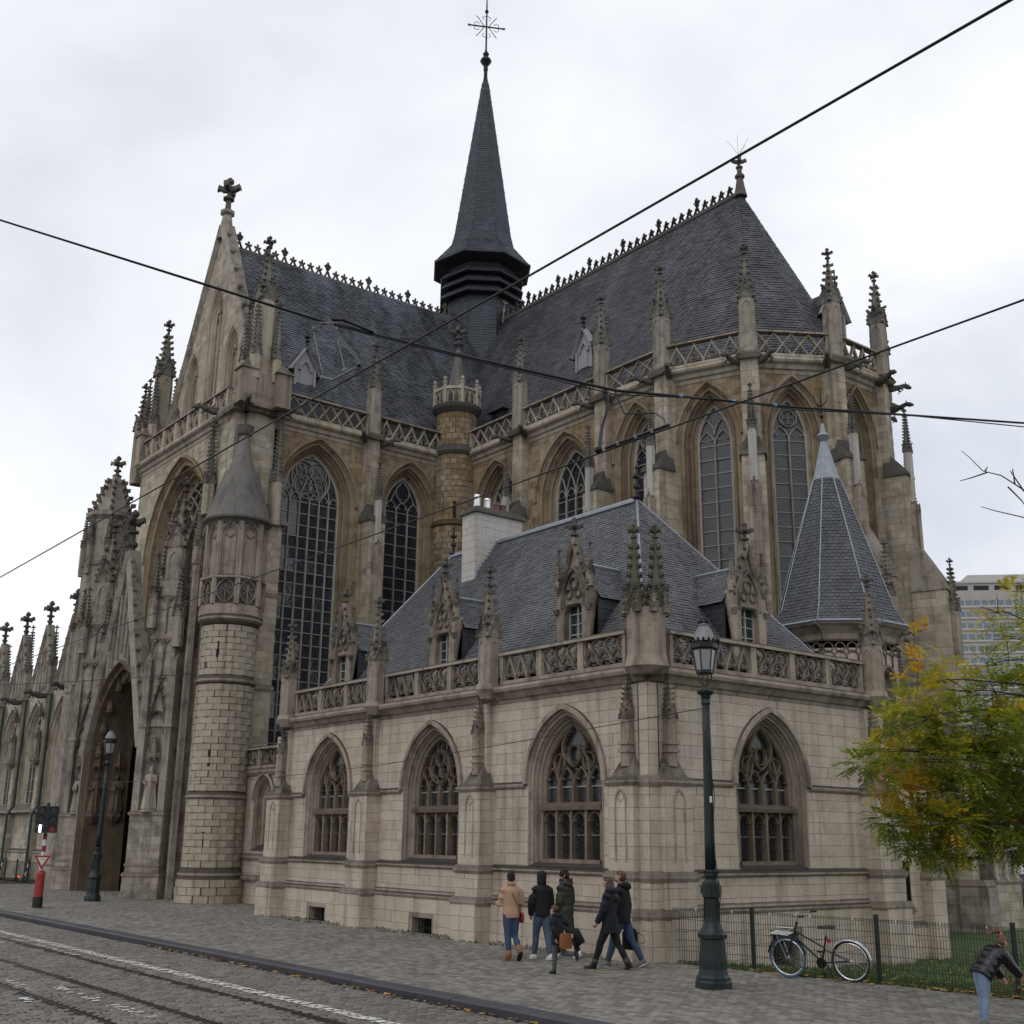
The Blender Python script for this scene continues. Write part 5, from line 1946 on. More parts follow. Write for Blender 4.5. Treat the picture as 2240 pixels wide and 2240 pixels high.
m = MB()
m.loft([[to(r, z, k) for k in range(8)] for r, z in ((1.08, 10.7), (1.08, 14.6))])
m.build('arcade_wall', 'trim', rt)
m = MB()
m.loft([[to(r, z, k) for k in range(8)] for r, z in ((1.20, 12.08), (1.32, 12.14), (1.32, 12.22), (1.12, 12.3))])
m.loft([[to(r, z, k) for k in range(8)] for r, z in ((1.18, 10.65), (1.28, 10.7), (1.24, 11.1), (1.2, 11.14))])
m.build('balcony_rail', 'trim', rt)
for k in range(8):
    a, b = Vector(to(1.26, 0, k)), Vector(to(1.26, 0, k + 1))
    u = (b - a).normalized()
    L = (b - a).length
    nn = Vector((u.y, -u.x, 0))
    if nn.dot(a - Vector((*TR, 0))) < 0:
        nn = -nn
    if nn.dot(CAMP - Vector((*TR, 0))) < -8:
        continue
    f = Fr(a, u, nn)
    m = MB()
    m.box(f, -.07, .10, -.1, .02, 11.1, 12.12)
    m.box(f, L - .10, L + .07, -.1, .02, 11.1, 12.12)
    for s_ in (-1, 1):
        m.bar(f, [(L / 2 + s_ * (L / 2 - .12) * math.sin(pi * t) ** .8, 11.13 + .98 * t) for t in [j / 10 for j in range(11)]], .05, -.09, 0)
        m.bar(f, [(L / 2 + s_ * .22, 11.75), (L / 2 + s_ * .04, 11.65), (L / 2 + s_ * .18, 11.5)], .04, -.07, -.02)
    m.bar(f, [(L / 2, 11.2), (L / 2, 11.9)], .04, -.08, -.01)
    m.build('balcony_panel', 'trim', rt)
    m = MB()
    m.face([f.p(0, -.12, 11.1), f.p(L, -.12, 11.1), f.p(L, -.12, 12.1), f.p(0, -.12, 12.1)])
    m.build('balcony_back', 'soot', rt)
    f = off(f, -.16)
    m = MB()
    o = Op(L / 2, L * .36, 12.3, 13.95, .48)
    m.bar(f, o.outline(6), .09, -.02, .10)
    m.bar(f, Op(L / 2, L * .26, 12.3, 13.9, .36).outline(6), .05, -.02, .07)
    m.bar(f, [(L / 2 - .2, 13.95), (L / 2, 13.8), (L / 2 + .2, 13.95)], .04, -.02, .05)
    m.box(f, -.05, .08, -.05, .10, 12.25, 14.45)
    m.box(f, L - .08, L + .05, -.05, .10, 12.25, 14.45)
    m.build('blind_arch', 'trim', rt)
m = MB()
m.lathe((*TR, 0), [(1.10, 14.40), (1.20, 14.5), (1.36, 14.58), (1.38, 14.66), (1.27, 14.8), (1.12, 15.3), (.92, 16.0), (.72, 16.62), (.69, 16.75), (.56, 16.80), (.40, 17.3), (.28, 17.85), (.20, 18.38)], 24)
m.build('turret_roof', 'domestone', rt)
m = MB()
m.lathe((*TR, 0), [(.2, 18.34), (.3, 18.44), (.34, 18.62), (.36, 18.80), (.2, 18.84)], 12)
m.build('turret_finial', 'soot', rt)
for z0 in (1.9, 4.9, 9.0):
    d = (Vector((CAMP.x, CAMP.y, 0)) - Vector((*TR, 0))).normalized()
    a = math.atan2(d.y, d.x) - .38
    nn = Vector((math.cos(a), math.sin(a), 0))
    f = Fr(Vector((*TR, 0)) + nn * 1.05, (-nn.y, nn.x, 0), nn)
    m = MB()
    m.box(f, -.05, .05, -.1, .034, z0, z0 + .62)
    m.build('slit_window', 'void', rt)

# link between the turret and the sacristy, with a small window and parapet
FK = Fr((20.3, 35.3, 0), (0, 1, 0), (-1, 0, 0))
lk = Op(5.3, .75, 1.9, 3.7, .85)
ashlar('CH', FK, 0, 8.0, 0, 4.75, 'ashlar', 'joint', .28, .55, [lk], backing=(CH, 'link_wall'))
gothic_window(CH, FK, lk, .5, .3, 2, 'two', 'glass_annex', .5, 'trim', hood=True, mull=.07)
band(CH, FK, 0, 8.0, -.1, .05, 4.8, .12, .2)
balustrade(CH, FK, 4.0, 7.6, 4.85, 5.65, .1, 2, ['net'], 'trim', 'trim', cells=3, bw=.05)
band(CH, FK, 0, 8.0, -.1, .05, 1.7, .09, .15)
band(CH, FK, 0, 8.0, -.1, .10, .95, .07, .14)
m = MB()
m.box(FK, 0, 8.0, -6, -.35, 0, 4.8)
m.box(FK, 3.6, 3.95, -.1, .3, 0, 5.9)
m.build('link_body', 'ashlar', CH)

# ------------------------------------------------------------------ portal
PC = 50.5 - 43.2
FP = off(FF, 1.35)
pa = Op(PC, 3.35, 0, 5.5, 4.2)
ashlar('CH', FP, PC - 3.7, PC + 3.7, 0, 6.5, 'grey', 'joint', .28, .5, [pa], backing=(CH, 'portal_wall'))
m = MB()
for k in range(16):
    z0, z1 = 6.5 + k * .27, 6.77 + k * .27
    wz = lambda z: 3.75 * max(0, 1 - (z - 6.5) / 7.9)
    for s_ in (-1, 1):
        lo0, hi0, lo1, hi1 = pa.hw(z0), wz(z0), pa.hw(z1), wz(z1)
        m.prism(FP, [(PC + s_ * lo0, z0), (PC + s_ * max(hi0, lo0 + .05), z0), (PC + s_ * max(hi1, lo1 + .05), z1), (PC + s_ * lo1, z1)], -.4, 0)
m.build('portal_gable', 'grey', CH)
m = MB()
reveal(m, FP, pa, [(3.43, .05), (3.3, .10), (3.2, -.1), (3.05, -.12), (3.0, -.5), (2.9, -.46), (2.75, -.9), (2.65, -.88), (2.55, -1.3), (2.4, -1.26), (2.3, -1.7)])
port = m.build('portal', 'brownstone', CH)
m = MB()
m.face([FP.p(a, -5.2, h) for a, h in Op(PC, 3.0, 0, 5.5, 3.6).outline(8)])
m.build('door_recess', 'void', port)  # black sheet: the darkness deep in the porch is put into its colour
m = MB()
reveal(m, FP, pa, [(2.3, -1.7), (3.0, -1.75), (3.0, -5.2)])
m.build('porch_vault', 'wood_and_shade', port)  # lining coloured dark to stand in for the porch's inner shade
m = MB()
for s_ in (-1, 1):
    m.box(FP, PC + s_ * .85 - .8, PC + s_ * .85 + .8, -5.1, -5.0, 0, 3.6)
    for j in range(5):
        x = PC + s_ * .85 - .7 + j * .35
        m.box(FP, x - .02, x + .02, -5.0, -4.97, .1, 3.5)
m.build('door', 'wood_and_shade', port)
# archivolt figures
for k in range(11):
    t = (k + .5) / 11
    fo = Op(PC, 2.85, 0, 5.5, 3.8)
    L = fo.outline(22)[1:-1]
    a, h = L[int(t * (len(L) - 1))]
    P = FP.p(a, -.42, h)
    m = MB()
    m.lathe((P[0], P[1], P[2] - .28), [(.14, 0), (.17, .1), (.13, .3), (.15, .42), (.06, .48)], 8)
    m.ball((P[0], P[1], P[2] + .27), .09)
    m.lathe((P[0], P[1], P[2] - .42), [(.05, 0), (.2, .1), (.2, .14)], 8)
    m.build('archivolt_figure', 'brownstone', port)
# gable over the portal
m = MB()
for s_ in (-1, 1):
    m.bar(FP, [(PC + s_ * 3.45, 5.8), (PC + s_ * 1.7, 10.1), (PC, 14.6)], .38, -.3, .32)
    for k in range(12):
        t = .06 + .08 * k
        P = FP.p(PC + s_ * 3.55 * (1 - t), .1, 6.0 + 8.6 * t)
        crocket(m, P, FP.u * s_ + Vector((0, 0, .15)), .26)
m.build('gable_coping', 'grey', port)
m = MB()
for j in range(-3, 4):
    x = PC + j * .48
    top = 5.8 + 8.6 * (1 - abs(j * .48) / 3.45) - .5
    bot = max(5.6, 5.6 + pa.H * math.sqrt(max(0, 1 - (abs(j * .48) / 3.0) ** 1.2))) + .25
    if top > bot + .3:
        m.bar(FP, [(x, bot), (x, top)], .09, -.02, .14)
        m.bar(FP, Op(x + .24, .2, top - .9, top - .7, .35).outline(4), .06, -.02, .10)
m.build('blind_tracery', 'grey', port)
m = MB()
P = FP.p(PC, .05, 14.3)
m.lathe(P, [(.22, 0), (.15, .5), (.26, .6), (.26, .72), (.12, .8), (.11, .95)], 8)
finial(m, P[0], P[1], P[2] + .75, 1.15)
m.build('gable_cross', 'soot', port)

# portal piers, set diagonally, with niches
dg = Vector((-.78, -.626, 0)).normalized()
ug = Vector((dg.y * -1, dg.x, 0)).normalized()
if ug.x < 0:
    ug = -ug


def portal_pier(ox, oy, top=12.6, second=True):
    f = Fr((ox, oy, 0), ug, dg)
    W_ = 1.42
    ablock('CH', CH, f, -.06, W_ + .06, -1.4, .06, 0, .8, 'grey', 'joint', .3, .5, 'pier')
    band(CH, f, -.04, W_ + .04, -1.4, .04, .92, .07, .14)
    ablock('CH', CH, f, 0, W_, -1.4, 0, .95, 3.15, 'grey', 'joint', .28, .5, 'pier')
    band(CH, f, 0, W_, -1.4, 0, 1.28, .05, .1)
    band(CH, f, 0, W_, -1.4, 0, 3.24, .08, .14)
    ablock('CH', CH, f, .25, W_ - .25, -1.4, -.28, 3.2, 6.6, 'grey', 'joint', .28, .5, 'pier')
    for a in (0.0, W_ - .3):
        m = MB()
        m.box(f, a, a + .30, -1.4, 0, 3.2, 9.2)
        m.taper(f, (a - .04, a + .34, -1.4, .04, 6.55), (a - .04, a + .34, -1.4, .04, 6.7))
        m.taper(f, (a, a + .30, -1.4, 0, 9.2), (a + .05, a + .25, -1.4, -.25, 9.6))
        m.build('shaft', 'grey', CH)
    m = MB()
    c = W_ / 2
    m.bar(f, [(c - .42, 6.7), (c, 8.3), (c + .42, 6.7)], .09, -.28, -.02)
    m.bar(f, Op(c, .36, 6.3, 6.7, .5).outline(5), .08, -.28, .0)
    for s_ in (-1, 1):
        for t in (.2, .45, .7, .92):
            crocket(m, f.p(c + s_ * .44 * (1 - t), -.1, 6.7 + 1.6 * t), f.u * s_, .13)
    P = f.p(c, -.1, 8.2)
    finial(m, P[0], P[1], P[2], .45)
    m.build('gablet', 'carved', CH)
    canopy(CH, *f.p(c, -.12, 5.35), .42, .3)
    ablock('CH', CH, f, .15, W_ - .15, -1.3, -.2, 6.6, top, 'grey', 'joint', .3, .5, 'pier')
    for z0 in (8.6, 10.4):
        m = MB()
        for a in (.18, W_ / 2, W_ - .18):
            m.bar(f, [(a, z0), (a, z0 + 1.5)], .07, -.2, -.1)
        for a in (.18 + (W_ - .36) * .25, .18 + (W_ - .36) * .75):
            m.bar(f, Op(a, .22, z0 + 1.1, z0 + 1.2, .32).outline(4), .06, -.2, -.12)
        m.build('blind_panel', 'carved', CH)
        band(CH, f, .12, W_ - .12, -1.3, -.18, z0 + 1.66, .05, .12)
    C1 = f.p(W_ / 2, -.75, top)
    ang = math.atan2(ug.y, ug.x)
    pinnacle(CH, C1[0], C1[1], top - .1, .86, 1.7, 3.0, 'grey', 'carved', ang, 1.1)
    for a, d, h, dz in ((.12, -.1, 2.2, -.4), (W_ - .12, -.1, 2.4, -1.2), (.1, -1.2, 2.3, .1), (W_ - .1, -1.2, 2.2, -.2)):
        C2 = f.p(a, d, 0)
        pinnacle(CH, C2[0], C2[1], top - 1.6 + dz, .38, 1.3, h - .3, 'grey', 'carved', ang, 1.1)
    return f


f = portal_pier(17.52, 46.55)
P = f.p(.71, -.10, 3.33)
fang = math.atan2(dg.y, dg.x) + pi / 2
statue('robed stone saint in a canopied niche on the portal pier beside the round turret', P, fang, 1.72, 'pale', 1)
P = f.p(1.62, -.75, 3.33)
statue('shadowed stone saint tucked between the portal pier and the round turret', (P[0] + .1, P[1] + .1, 3.33), fang + .5, 1.6, 'grey', 2)
m = MB()
m.box(W0, P[0] - .12, P[0] + .5, P[1] - .2, P[1] + .5, 2.9, 3.25)
m.build('bracket', 'carved', CH)
f = portal_pier(17.7, 55.55)
P = f.p(.71, -.10, 3.33)
statue('robed stone saint on the far portal pier left of the doorway', P, fang, 1.72, 'grey', 4)
for k, (a, d) in enumerate(((PC + 2.80, -.45), (PC + 2.35, -1.2))):
    P = FP.p(a, d, 3.33)
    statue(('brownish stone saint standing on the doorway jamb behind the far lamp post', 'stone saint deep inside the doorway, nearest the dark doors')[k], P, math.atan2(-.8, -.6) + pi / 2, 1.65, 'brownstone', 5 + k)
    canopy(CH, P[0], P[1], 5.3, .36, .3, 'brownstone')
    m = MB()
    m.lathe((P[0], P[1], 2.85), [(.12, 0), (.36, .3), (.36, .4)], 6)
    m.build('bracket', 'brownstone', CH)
# niches and panelling between the portal and the round turret
for zz in (5.0, 9.5, 12.8):
    canopy(CH, 19.05, 45.9, zz, .34, .2)
m = MB()
m.box(W0, 18.75, 18.98, 45.25, 45.45, 0, 13.5)
m.box(W0, 18.85, 19.3, 45.7, 45.95, 0, 12.5)
m.build('shaft', 'grey', CH)
pinnacle(CH, 18.85, 45.35, 13.3, .34, .8, 2.2, 'grey', 'carved', 0)
pinnacle(CH, 18.5, 47.9, 12.0, .4, 1.2, 2.9, 'grey', 'carved', 0)
pinnacle(CH, 18.5, 53.2, 12.0, .4, 1.2, 2.9, 'grey', 'carved', 0)

# far stair turret at the other end of the front
TF = (19.6, 58.6)
m = MB()
m.lathe((*TF, 0), [(1.45, 0), (1.45, .9), (1.3, 1.0), (1.3, 9.0), (1.38, 9.1), (1.25, 9.3), (1.2, 15.4), (1.32, 15.5), (1.15, 15.7), (1.1, 17.9), (1.3, 18.1), (1.3, 18.3), (1.0, 18.4), (.75, 19.1), (.2, 20.4), (.25, 20.5), (.1, 20.6)], 8, pi / 8)
ft = m.build('far_turret', 'grey', CH)
m = MB()
finial(m, TF[0], TF[1], 20.4, .9)
for k in range(8):
    a = pi / 8 + k * pi / 4
    for j in range(5):
        r = 1.0 - .17 * j
        crocket(m, (TF[0] + r * math.cos(a), TF[1] + r * math.sin(a), 18.5 + .4 * j), (math.cos(a), math.sin(a), 0), .28)
m.build('spirelet', 'carved', ft)
for k in range(8):
    a = pi / 8 + k * pi / 4
    px, py = TF[0] + 1.22 * math.cos(a), TF[1] + 1.22 * math.sin(a)
    if math.cos(a) > .5 and math.sin(a) > .5:
        continue
    pinnacle(ft, px, py, 15.0, .30, 1.5, 1.9, 'grey', 'carved', a, 1.1)
    pinnacle(ft, px, py, 9.4, .34, 2.8, 2.0, 'grey', 'carved', a, 1.1)
    m = MB()
    m.lathe((px, py, 0), [(.2, 0), (.18, 9.4)], 4, a)
    m.build('shaft', 'grey', ft)

# ------------------------------------------------------------------ nave chapels with their row of gables
FN = Fr((20.0, 57.0, 0), (0, 1, 0), (-1, 0, 0))
BY = [64.35 + 4.55 * k - 57 for k in range(-1, 5)]
nops = [Op(c, 1.75, 4.0, 6.8, 2.7) for c in BY]
ashlar('CH', FN, 1, 28.2, 1.45, 10.0, 'pale', 'joint', .3, .6, nops, backing=(CH, 'nave_wall'))
ashlar('CH', off(FN, .12), 1, 28.2, -.1, 1.45, 'pale', 'joint', .3, .6, backing=(CH, 'nave_wall'))
moulding(CH, FN, 1, 28.2, [(0, 3.4), (.35, 3.5), (.35, 3.62), (0, 4.0)], 'grey')
moulding(CH, FN, 1, 28.2, [(.12, 1.36), (.2, 1.4), (.2, 1.48), (0, 1.6)], 'grey')
for c, o in zip(BY, nops):
    gothic_window(CH, FN, o, 1.35, .32, 4, 'net', 'glass_church', .6, 'pale', hood=True, mull=.06, panes=False, sill=False, td=(.03, .02))
    m = MB()
    m.prism(FN, [(c - 2.1, 9.9), (c + 2.1, 9.9), (c, 13.9)], -.30, -.05)
    gb_ = m.build('chapel_gable', 'grey', CH)
    m = MB()
    for s_ in (-1, 1):
        m.bar(FN, [(c + s_ * 2.2, 9.75), (c, 14.0)], .20, -.35, .10)
        for k in range(6):
            t = .1 + k * .15
            crocket(m, FN.p(c + s_ * 2.25 * (1 - t), 0, 9.9 + 4.1 * t), FN.u * s_, .22)
    m.build('gable_coping', 'grey', gb_)
    m = MB()
    P = FN.p(c, -.1, 13.7)
    m.lathe(P, [(.17, 0), (.10, .45), (.18, .5), (.18, .56), (.08, .6)], 8)
    finial(m, P[0], P[1], P[2] + .42, 1.0)
    m.build('gable_cross', 'soot', gb_)
    m = MB()
    for s_ in (-.6, 0, .6):
        m.bar(FN, Op(c + s_, .24, 10.0, 11.4 + (.8 if s_ == 0 else 0), .45).outline(4), .08, -.06, .05)
    m.build('blind_tracery', 'grey', gb_)
for i, c in enumerate([b + 2.275 for b in BY]):
    ablock('CH', CH, FN, c - .30, c + .30, 0, .30, 0, 9.9, 'pale', 'joint', .3, .5)
    band(CH, FN, c - .30, c + .30, 0, .30, 3.6, .1, .2)
    band(CH, FN, c - .30, c + .30, 0, .30, 9.95, .12, .22)
    P = FN.p(c, .15, 0)
    pinnacle(CH, P[0], P[1], 9.95, .36, 1.5, 2.2 if i % 2 else 2.8, 'grey', 'spire_stone', 0, 1.2)
    P2 = FN.p(c, .50, 6.4)
    canopy(CH, P2[0], P2[1], 8.6, .34)
    m = MB()
    m.lathe((P2[0], P2[1], 5.9), [(.1, 0), (.32, .35), (.32, .45)], 6)
    m.build('bracket', 'grey', CH)
    if i < 4:
        statue(('weathered stone saint high on the nave buttress nearest the portal', 'weathered stone saint on the second nave buttress from the portal', 'weathered stone saint on the third nave buttress from the portal', 'weathered stone saint on the fourth nave buttress from the portal')[i], (P2[0], P2[1], 6.45), -pi / 2 - .4, 1.7, 'grey', 20 + i, 'stone saints on the nave buttresses')
    gargoyle(CH, FN.p(c - .3, .6, 9.7), (-1, -.3, 0), 1.1)
plain('verdigris', (0.03, 0.05, 0.048), .6, .2)
for c in [b + 2.275 - .62 for b in BY]:
    m = MB()
    m.tube([FN.p(c, .2, 9.8), FN.p(c, .22, 3.9), FN.p(c, .5, 3.4), FN.p(c, .5, .3), FN.p(c, .6, 0)], .075, 8)
    m.build('downpipe', 'verdigris', CH)
m = MB()
m.box(FN, 1, 28.2, -9, -.55, 0, 10)
m.build('nave_body', 'joint', CH)
# ------------------------------------------------------------------ ground, pavement, road, lawn
stone('sett', (0.195, 0.178, 0.150), (0.235, 0.217, 0.188), (0.15, 0.143, 0.13), dirt=.3, topdirt=0.0, var=(.66, 1.28), grain=30, rough=.62, patch=.5)
stone('sett_joint', (0.05, 0.045, 0.036), (0.06, 0.054, 0.042), (0.04, 0.05, 0.02), dirt=.2, topdirt=0.0)
stone('cobble', (0.165, 0.142, 0.122), (0.20, 0.172, 0.148), (0.14, 0.142, 0.138), dirt=.2, topdirt=0.0, var=(.66, 1.22), grain=26, rough=.55, patch=.5)
stone('cobble_joint', (0.03, 0.026, 0.023), (0.04, 0.034, 0.03), (0.03, 0.027, 0.024), dirt=.2, topdirt=0.0)
stone('bluestone', (0.055, 0.052, 0.060), (0.075, 0.070, 0.080), (0.04, 0.04, 0.044), dirt=.3, topdirt=0.0, var=(.8, 1.2), rough=.55)
plain('asphalt', (0.055, 0.053, 0.05), .85, 0, .2, 3, .2)
plain('steelrail', (0.09, 0.075, 0.065), .35, .8, .3, 10)
plain('roadpaint', (0.60, 0.58, 0.54), .7, 0, .3, 14)
plain('leaf_fallen', (0.36, 0.20, 0.045), .8, 0, .4, 5, var=.5)
m_, nt_, b_ = newmat('lawn')
g_ = node(nt_, "ShaderNodeNewGeometry")
c_ = ramp(nt_, wnoise(nt_, g_, 2.2, 5, .65), [(.35, (.028, .055, .010)), (.65, (.055, .092, .018))])
nt_.links.new(c_, b_.inputs['Base Color'])
b_.inputs['Roughness'].default_value = .9
MAT['lawn'] = m_
m_, nt_, b_ = newmat('grass')
at_ = node(nt_, "ShaderNodeAttribute", attribute_name="rnd")
c_ = ramp(nt_, at_.outputs['Fac'], [(0, (.028, .065, .010)), (.6, (.06, .115, .02)), (1, (.12, .14, .035))])
nt_.links.new(c_, b_.inputs['Base Color'])
b_.inputs['Roughness'].default_value = .7
MAT['grass'] = m_

m = MB()
m.face([(-500, -500, -.75), (900, -500, -.75), (900, 900, -.75), (-500, 900, -.75)])
m.build('ground', 'asphalt', kind='structure')
FLN = [(18.25, 18.52), (18.72, 16.05), (19.02, 13.4), (19.24, 10.9), (19.45, 8.3), (19.7, 5.0)]
m = MB()
m.face([(11.6, -12, -.025), (19.9, -12, -.025), (19.9, 5, -.025), (18.6, 19.2, -.025), (21, 19.2, -.025), (21, 95, -.025), (11.6, 95, -.025)])
pav = m.build('pavement', 'sett_joint', kind='structure')
m = MB()
m.face([(-14, -15, -.145), (11.4, -15, -.145), (11.4, 95, -.145), (-14, 95, -.145)])
road = m.build('road', 'cobble_joint', kind='structure')
m = MB()
nx, ny = 24, 20
for i in range(nx):
    for j in range(ny):
        def lp(i, j):
            y = 18.6 - 24.0 * j / ny
            xf = 18.3 + (18.52 - y) * .105
            x = xf + (52 - xf) * (i / nx) ** 1.5
            z = -.02 - .40 * min(1, max(0, (x - xf) / 5.0)) * min(1, max(.2, (y + 4) / 18)) + .02 * math.sin(x * 2.1) * math.cos(y * 1.7)
            return (x, y, z)
        m.face([lp(i, j), lp(i + 1, j), lp(i + 1, j + 1), lp(i, j + 1)], .5)
for i in range(14):
    for j in range(10):
        def lq(i, j):
            return (26.8 + 2.6 * i, 18.3 + 3 * j, -.43)
        m.face([lq(i, j), lq(i + 1, j), lq(i + 1, j + 1), lq(i, j + 1)], .5)
lawn = m.build('lawn', 'lawn', kind='structure')


def lawn_z(x, y):
    xf = 18.3 + (18.52 - y) * .105
    return -.02 - .40 * min(1, max(0, (x - xf) / 5.0)) * min(1, max(.2, (y + 4) / 18)) + .02 * math.sin(x * 2.1) * math.cos(y * 1.7)


def fence_x(y):
    return 18.25 + (18.52 - y) * .105 - .05


def paving(th_mat, x0, x1, y0, y1, lx, ly, zb, zt, parent, name, ok, along_y, cham=.012, jit=.006, nmax=300, gap=.010):
    L = []
    rows = int((x1 - x0) / lx) if along_y else int((y1 - y0) / ly)
    for r in range(rows):
        o = (r % 2) * .5 + RN.uniform(-.12, .12)
        n = int(((y1 - y0) / ly if along_y else (x1 - x0) / lx)) + 1
        for k in range(n):
            if along_y:
                xa, xb = x0 + r * lx, x0 + (r + 1) * lx
                ya, yb = y0 + (k - 1 + o) * ly, y0 + (k + o) * ly
            else:
                ya, yb = y0 + r * ly, y0 + (r + 1) * ly
                xa, xb = x0 + (k - 1 + o) * lx, x0 + (k + o) * lx
            xa, xb, ya, yb = max(xa, x0), min(xb, x1), max(ya, y0), min(yb, y1)
            if xb - xa < .03 or yb - ya < .03:
                continue
            cx, cy = (xa + xb) / 2, (ya + yb) / 2
            if not ok(cx, cy):
                continue
            px, py, d = proj((cx, cy, zt))
            if not (-.06 < px < 1.08 and py < 1.06 and d > 0):
                continue
            z = zt + RN.uniform(-jit, jit)
            j = lambda: RN.uniform(-.006, .006)
            g = gap / 2
            base = [(xa + g + j(), ya + g + j()), (xb - g + j(), ya + g + j()), (xb - g + j(), yb - g + j()), (xa + g + j(), yb - g + j())]
            c2 = min(cham, .25 * (xb - xa), .25 * (yb - ya))
            tl = [RN.uniform(-.004, .004) for _ in range(4)]
            top = [(base[0][0] + c2, base[0][1] + c2, z + tl[0]), (base[1][0] - c2, base[1][1] + c2, z + tl[1]), (base[2][0] - c2, base[2][1] - c2, z + tl[2]), (base[3][0] + c2, base[3][1] - c2, z + tl[3])]
            L.append((1 / d ** 2 if (0 < px < 1 and 0 < py < 1) else -1, base, top, zb))
    L.sort(key=lambda q: -q[0])
    rest = MB()
    for i, (s, base, top, zb) in enumerate(L):
        mb = MB() if (i < nmax and s > 0) else rest
        r = RN.random()
        bs = [(p[0], p[1], top[q][2] - .016) for q, p in enumerate(base)]
        mb.face(top, r)
        i0 = len(mb.v)
        mb.v.extend(top)
        mb.v.extend(bs)
        for q in range(4):
            mb.f.append((i0 + q, i0 + (q + 1) % 4, i0 + 4 + (q + 1) % 4, i0 + 4 + q))
            mb.r.append(r)
        if mb is not rest:
            mb.build(name, th_mat, parent)
    if rest.f:
        rest.build(name + '_field', th_mat, parent, kind='stuff')
    return L


def pave_ok(x, y):
    if y < 18.9 and x > fence_x(y) - .02:
        return False
    if y > 18.2 and x > 18.1 and y < 35.6:
        return False
    if y > 35 and x > 20.3:
        return False
    return True


paving('sett', 11.66, 20.4, 6.0, 62, .135, .205, -.03, 0.0, pav, 'paving_sett', pave_ok, True, .008, .004, 300, .016)
RAILS = (9.05, 7.60, 6.43, 4.98)


def road_ok(x, y):
    return all(abs(x - r) > .10 for r in RAILS)


CB = paving('cobble', 3.0, 11.28, 11.0, 48, .175, .125, -.15, -.12, road, 'cobblestone', road_ok, False, .022, .008, 300, .020)
# painted line and worn arrows, lying on the stone tops
pm = MB()
PAINT = [(9.48, 9.72, 8, 60, .98), (9.12, 9.3, 26.5, 31.5, .35), (8.55, 8.75, 30, 36, .35), (7.0, 7.2, 17.3, 21.5, .4), (6.6, 6.75, 21.5, 23.5, .35), (6.1, 6.4, 19.6, 20.4, .4)]
for s, base, top, zb in CB:
    for x0, x1, y0, y1, pr in PAINT:
        xa, xb = max(x0, base[0][0] + .004), min(x1, base[1][0] - .004)
        ya, yb = max(y0, base[0][1] + .004), min(y1, base[2][1] - .004)
        if xb - xa > .015 and yb - ya > .015 and RN.random() < pr:
            z = max(t[2] for t in top) + .003
            pm.face([(xa, ya, z), (xb, ya, z), (xb, yb, z), (xa, yb, z)])
pm.build('road_marking', 'roadpaint', road)
for x in RAILS:
    m = MB()
    for a, b, z in ((-.055, -.012, -.112), (.03, .055, -.114)):
        m.box(W0, x + a, x + b, -10, 90, -.2, z)
    m.build('tram_rail', 'steelrail', road)
    m = MB()
    m.box(W0, x - .10, x + .10, -10, 90, -.2, -.135)
    m.build('rail_bed', 'asphalt', road)
y = 5.0
while y < 62:
    ln = 1.0 + RN.uniform(-.05, .05)
    m = MB()
    q = lambda x, yy, z: (x, yy, z)
    zz = RN.uniform(-.004, .004)
    rings = []
    for yy in (y + .004, y + ln - .004):
        rings.append([(11.32, yy, -.2), (11.30, yy, -.02 + zz), (11.33, yy, .008 + zz), (11.63, yy, .012 + zz), (11.63, yy, -.2)])
    m.loft(rings)
    m.build('kerb_stone', 'bluestone', pav)
    y += ln
# fallen leaves
def leaves_on(name, pts, parent=None, size=.06):
    m = MB()
    for x, y, z in pts:
        a = RN.uniform(0, 6.3)
        s = size * RN.uniform(.6, 1.3)
        c, d = math.cos(a) * s, math.sin(a) * s
        up = [RN.uniform(.004, .03) for _ in range(4)]
        m.face([(x - c, y - d, z + up[0]), (x + d * .5, y - c * .5, z + up[1]), (x + c, y + d, z + up[2]), (x - d * .5, y + c * .5, z + up[3])])
    return m.build(name, 'leaf_fallen', kind='stuff')


pts = []
for k in range(170):
    y = RN.uniform(10, 28)
    pts.append((11.28 - abs(RN.gauss(0, .07)), y, -.115))
for k in range(28):
    pts.append((RN.uniform(11.7, 18), RN.uniform(8, 20), .004))
for k in range(260):
    y = RN.uniform(7, 16)
    pts.append((fence_x(y) + RN.gauss(.0, .16), y, .006))
for k in range(700):
    x, y = RN.uniform(18.6, 32), RN.uniform(5, 18)
    if x > fence_x(y) + .1:
        pts.append((x, y, lawn_z(x, y) + .05))
o = leaves_on('fallen_leaves', pts)
tag(o, 'yellow and brown leaves fallen along the kerb, fence and lawn', 'leaves')
# grass
gm = MB()
cnt = 0
while cnt < 30000:
    y = RN.uniform(4, 18.2)
    x = fence_x(y) + .06 + (RN.random() ** 1.6) * 13
    px, py, d = proj((x, y, -.1))
    cnt += 1
    if not (.3 < px < 1.08 and py < 1.05):
        continue
    z = lawn_z(x, y)
    a = RN.uniform(0, 6.3)
    h = RN.uniform(.05, .11)
    w_ = RN.uniform(.008, .014)
    lx, ly = RN.gauss(0, .03), RN.gauss(0, .03)
    gm.face([(x - w_ * math.cos(a), y - w_ * math.sin(a), z), (x + w_ * math.cos(a), y + w_ * math.sin(a), z), (x + lx, y + ly, z + h)])
for k in range(500):       # tufts and moss at the foot of the walls
    y = RN.uniform(19, 35)
    x = 17.62 - abs(RN.gauss(0, .05)) if RN.random() < .4 else 18.08
    gm.face([(x - .02, y, 0), (x + .02, y + .01, 0), (x + RN.gauss(0, .02), y, RN.uniform(.02, .07))])
o = gm.build('grass_blades', 'grass', kind='stuff')
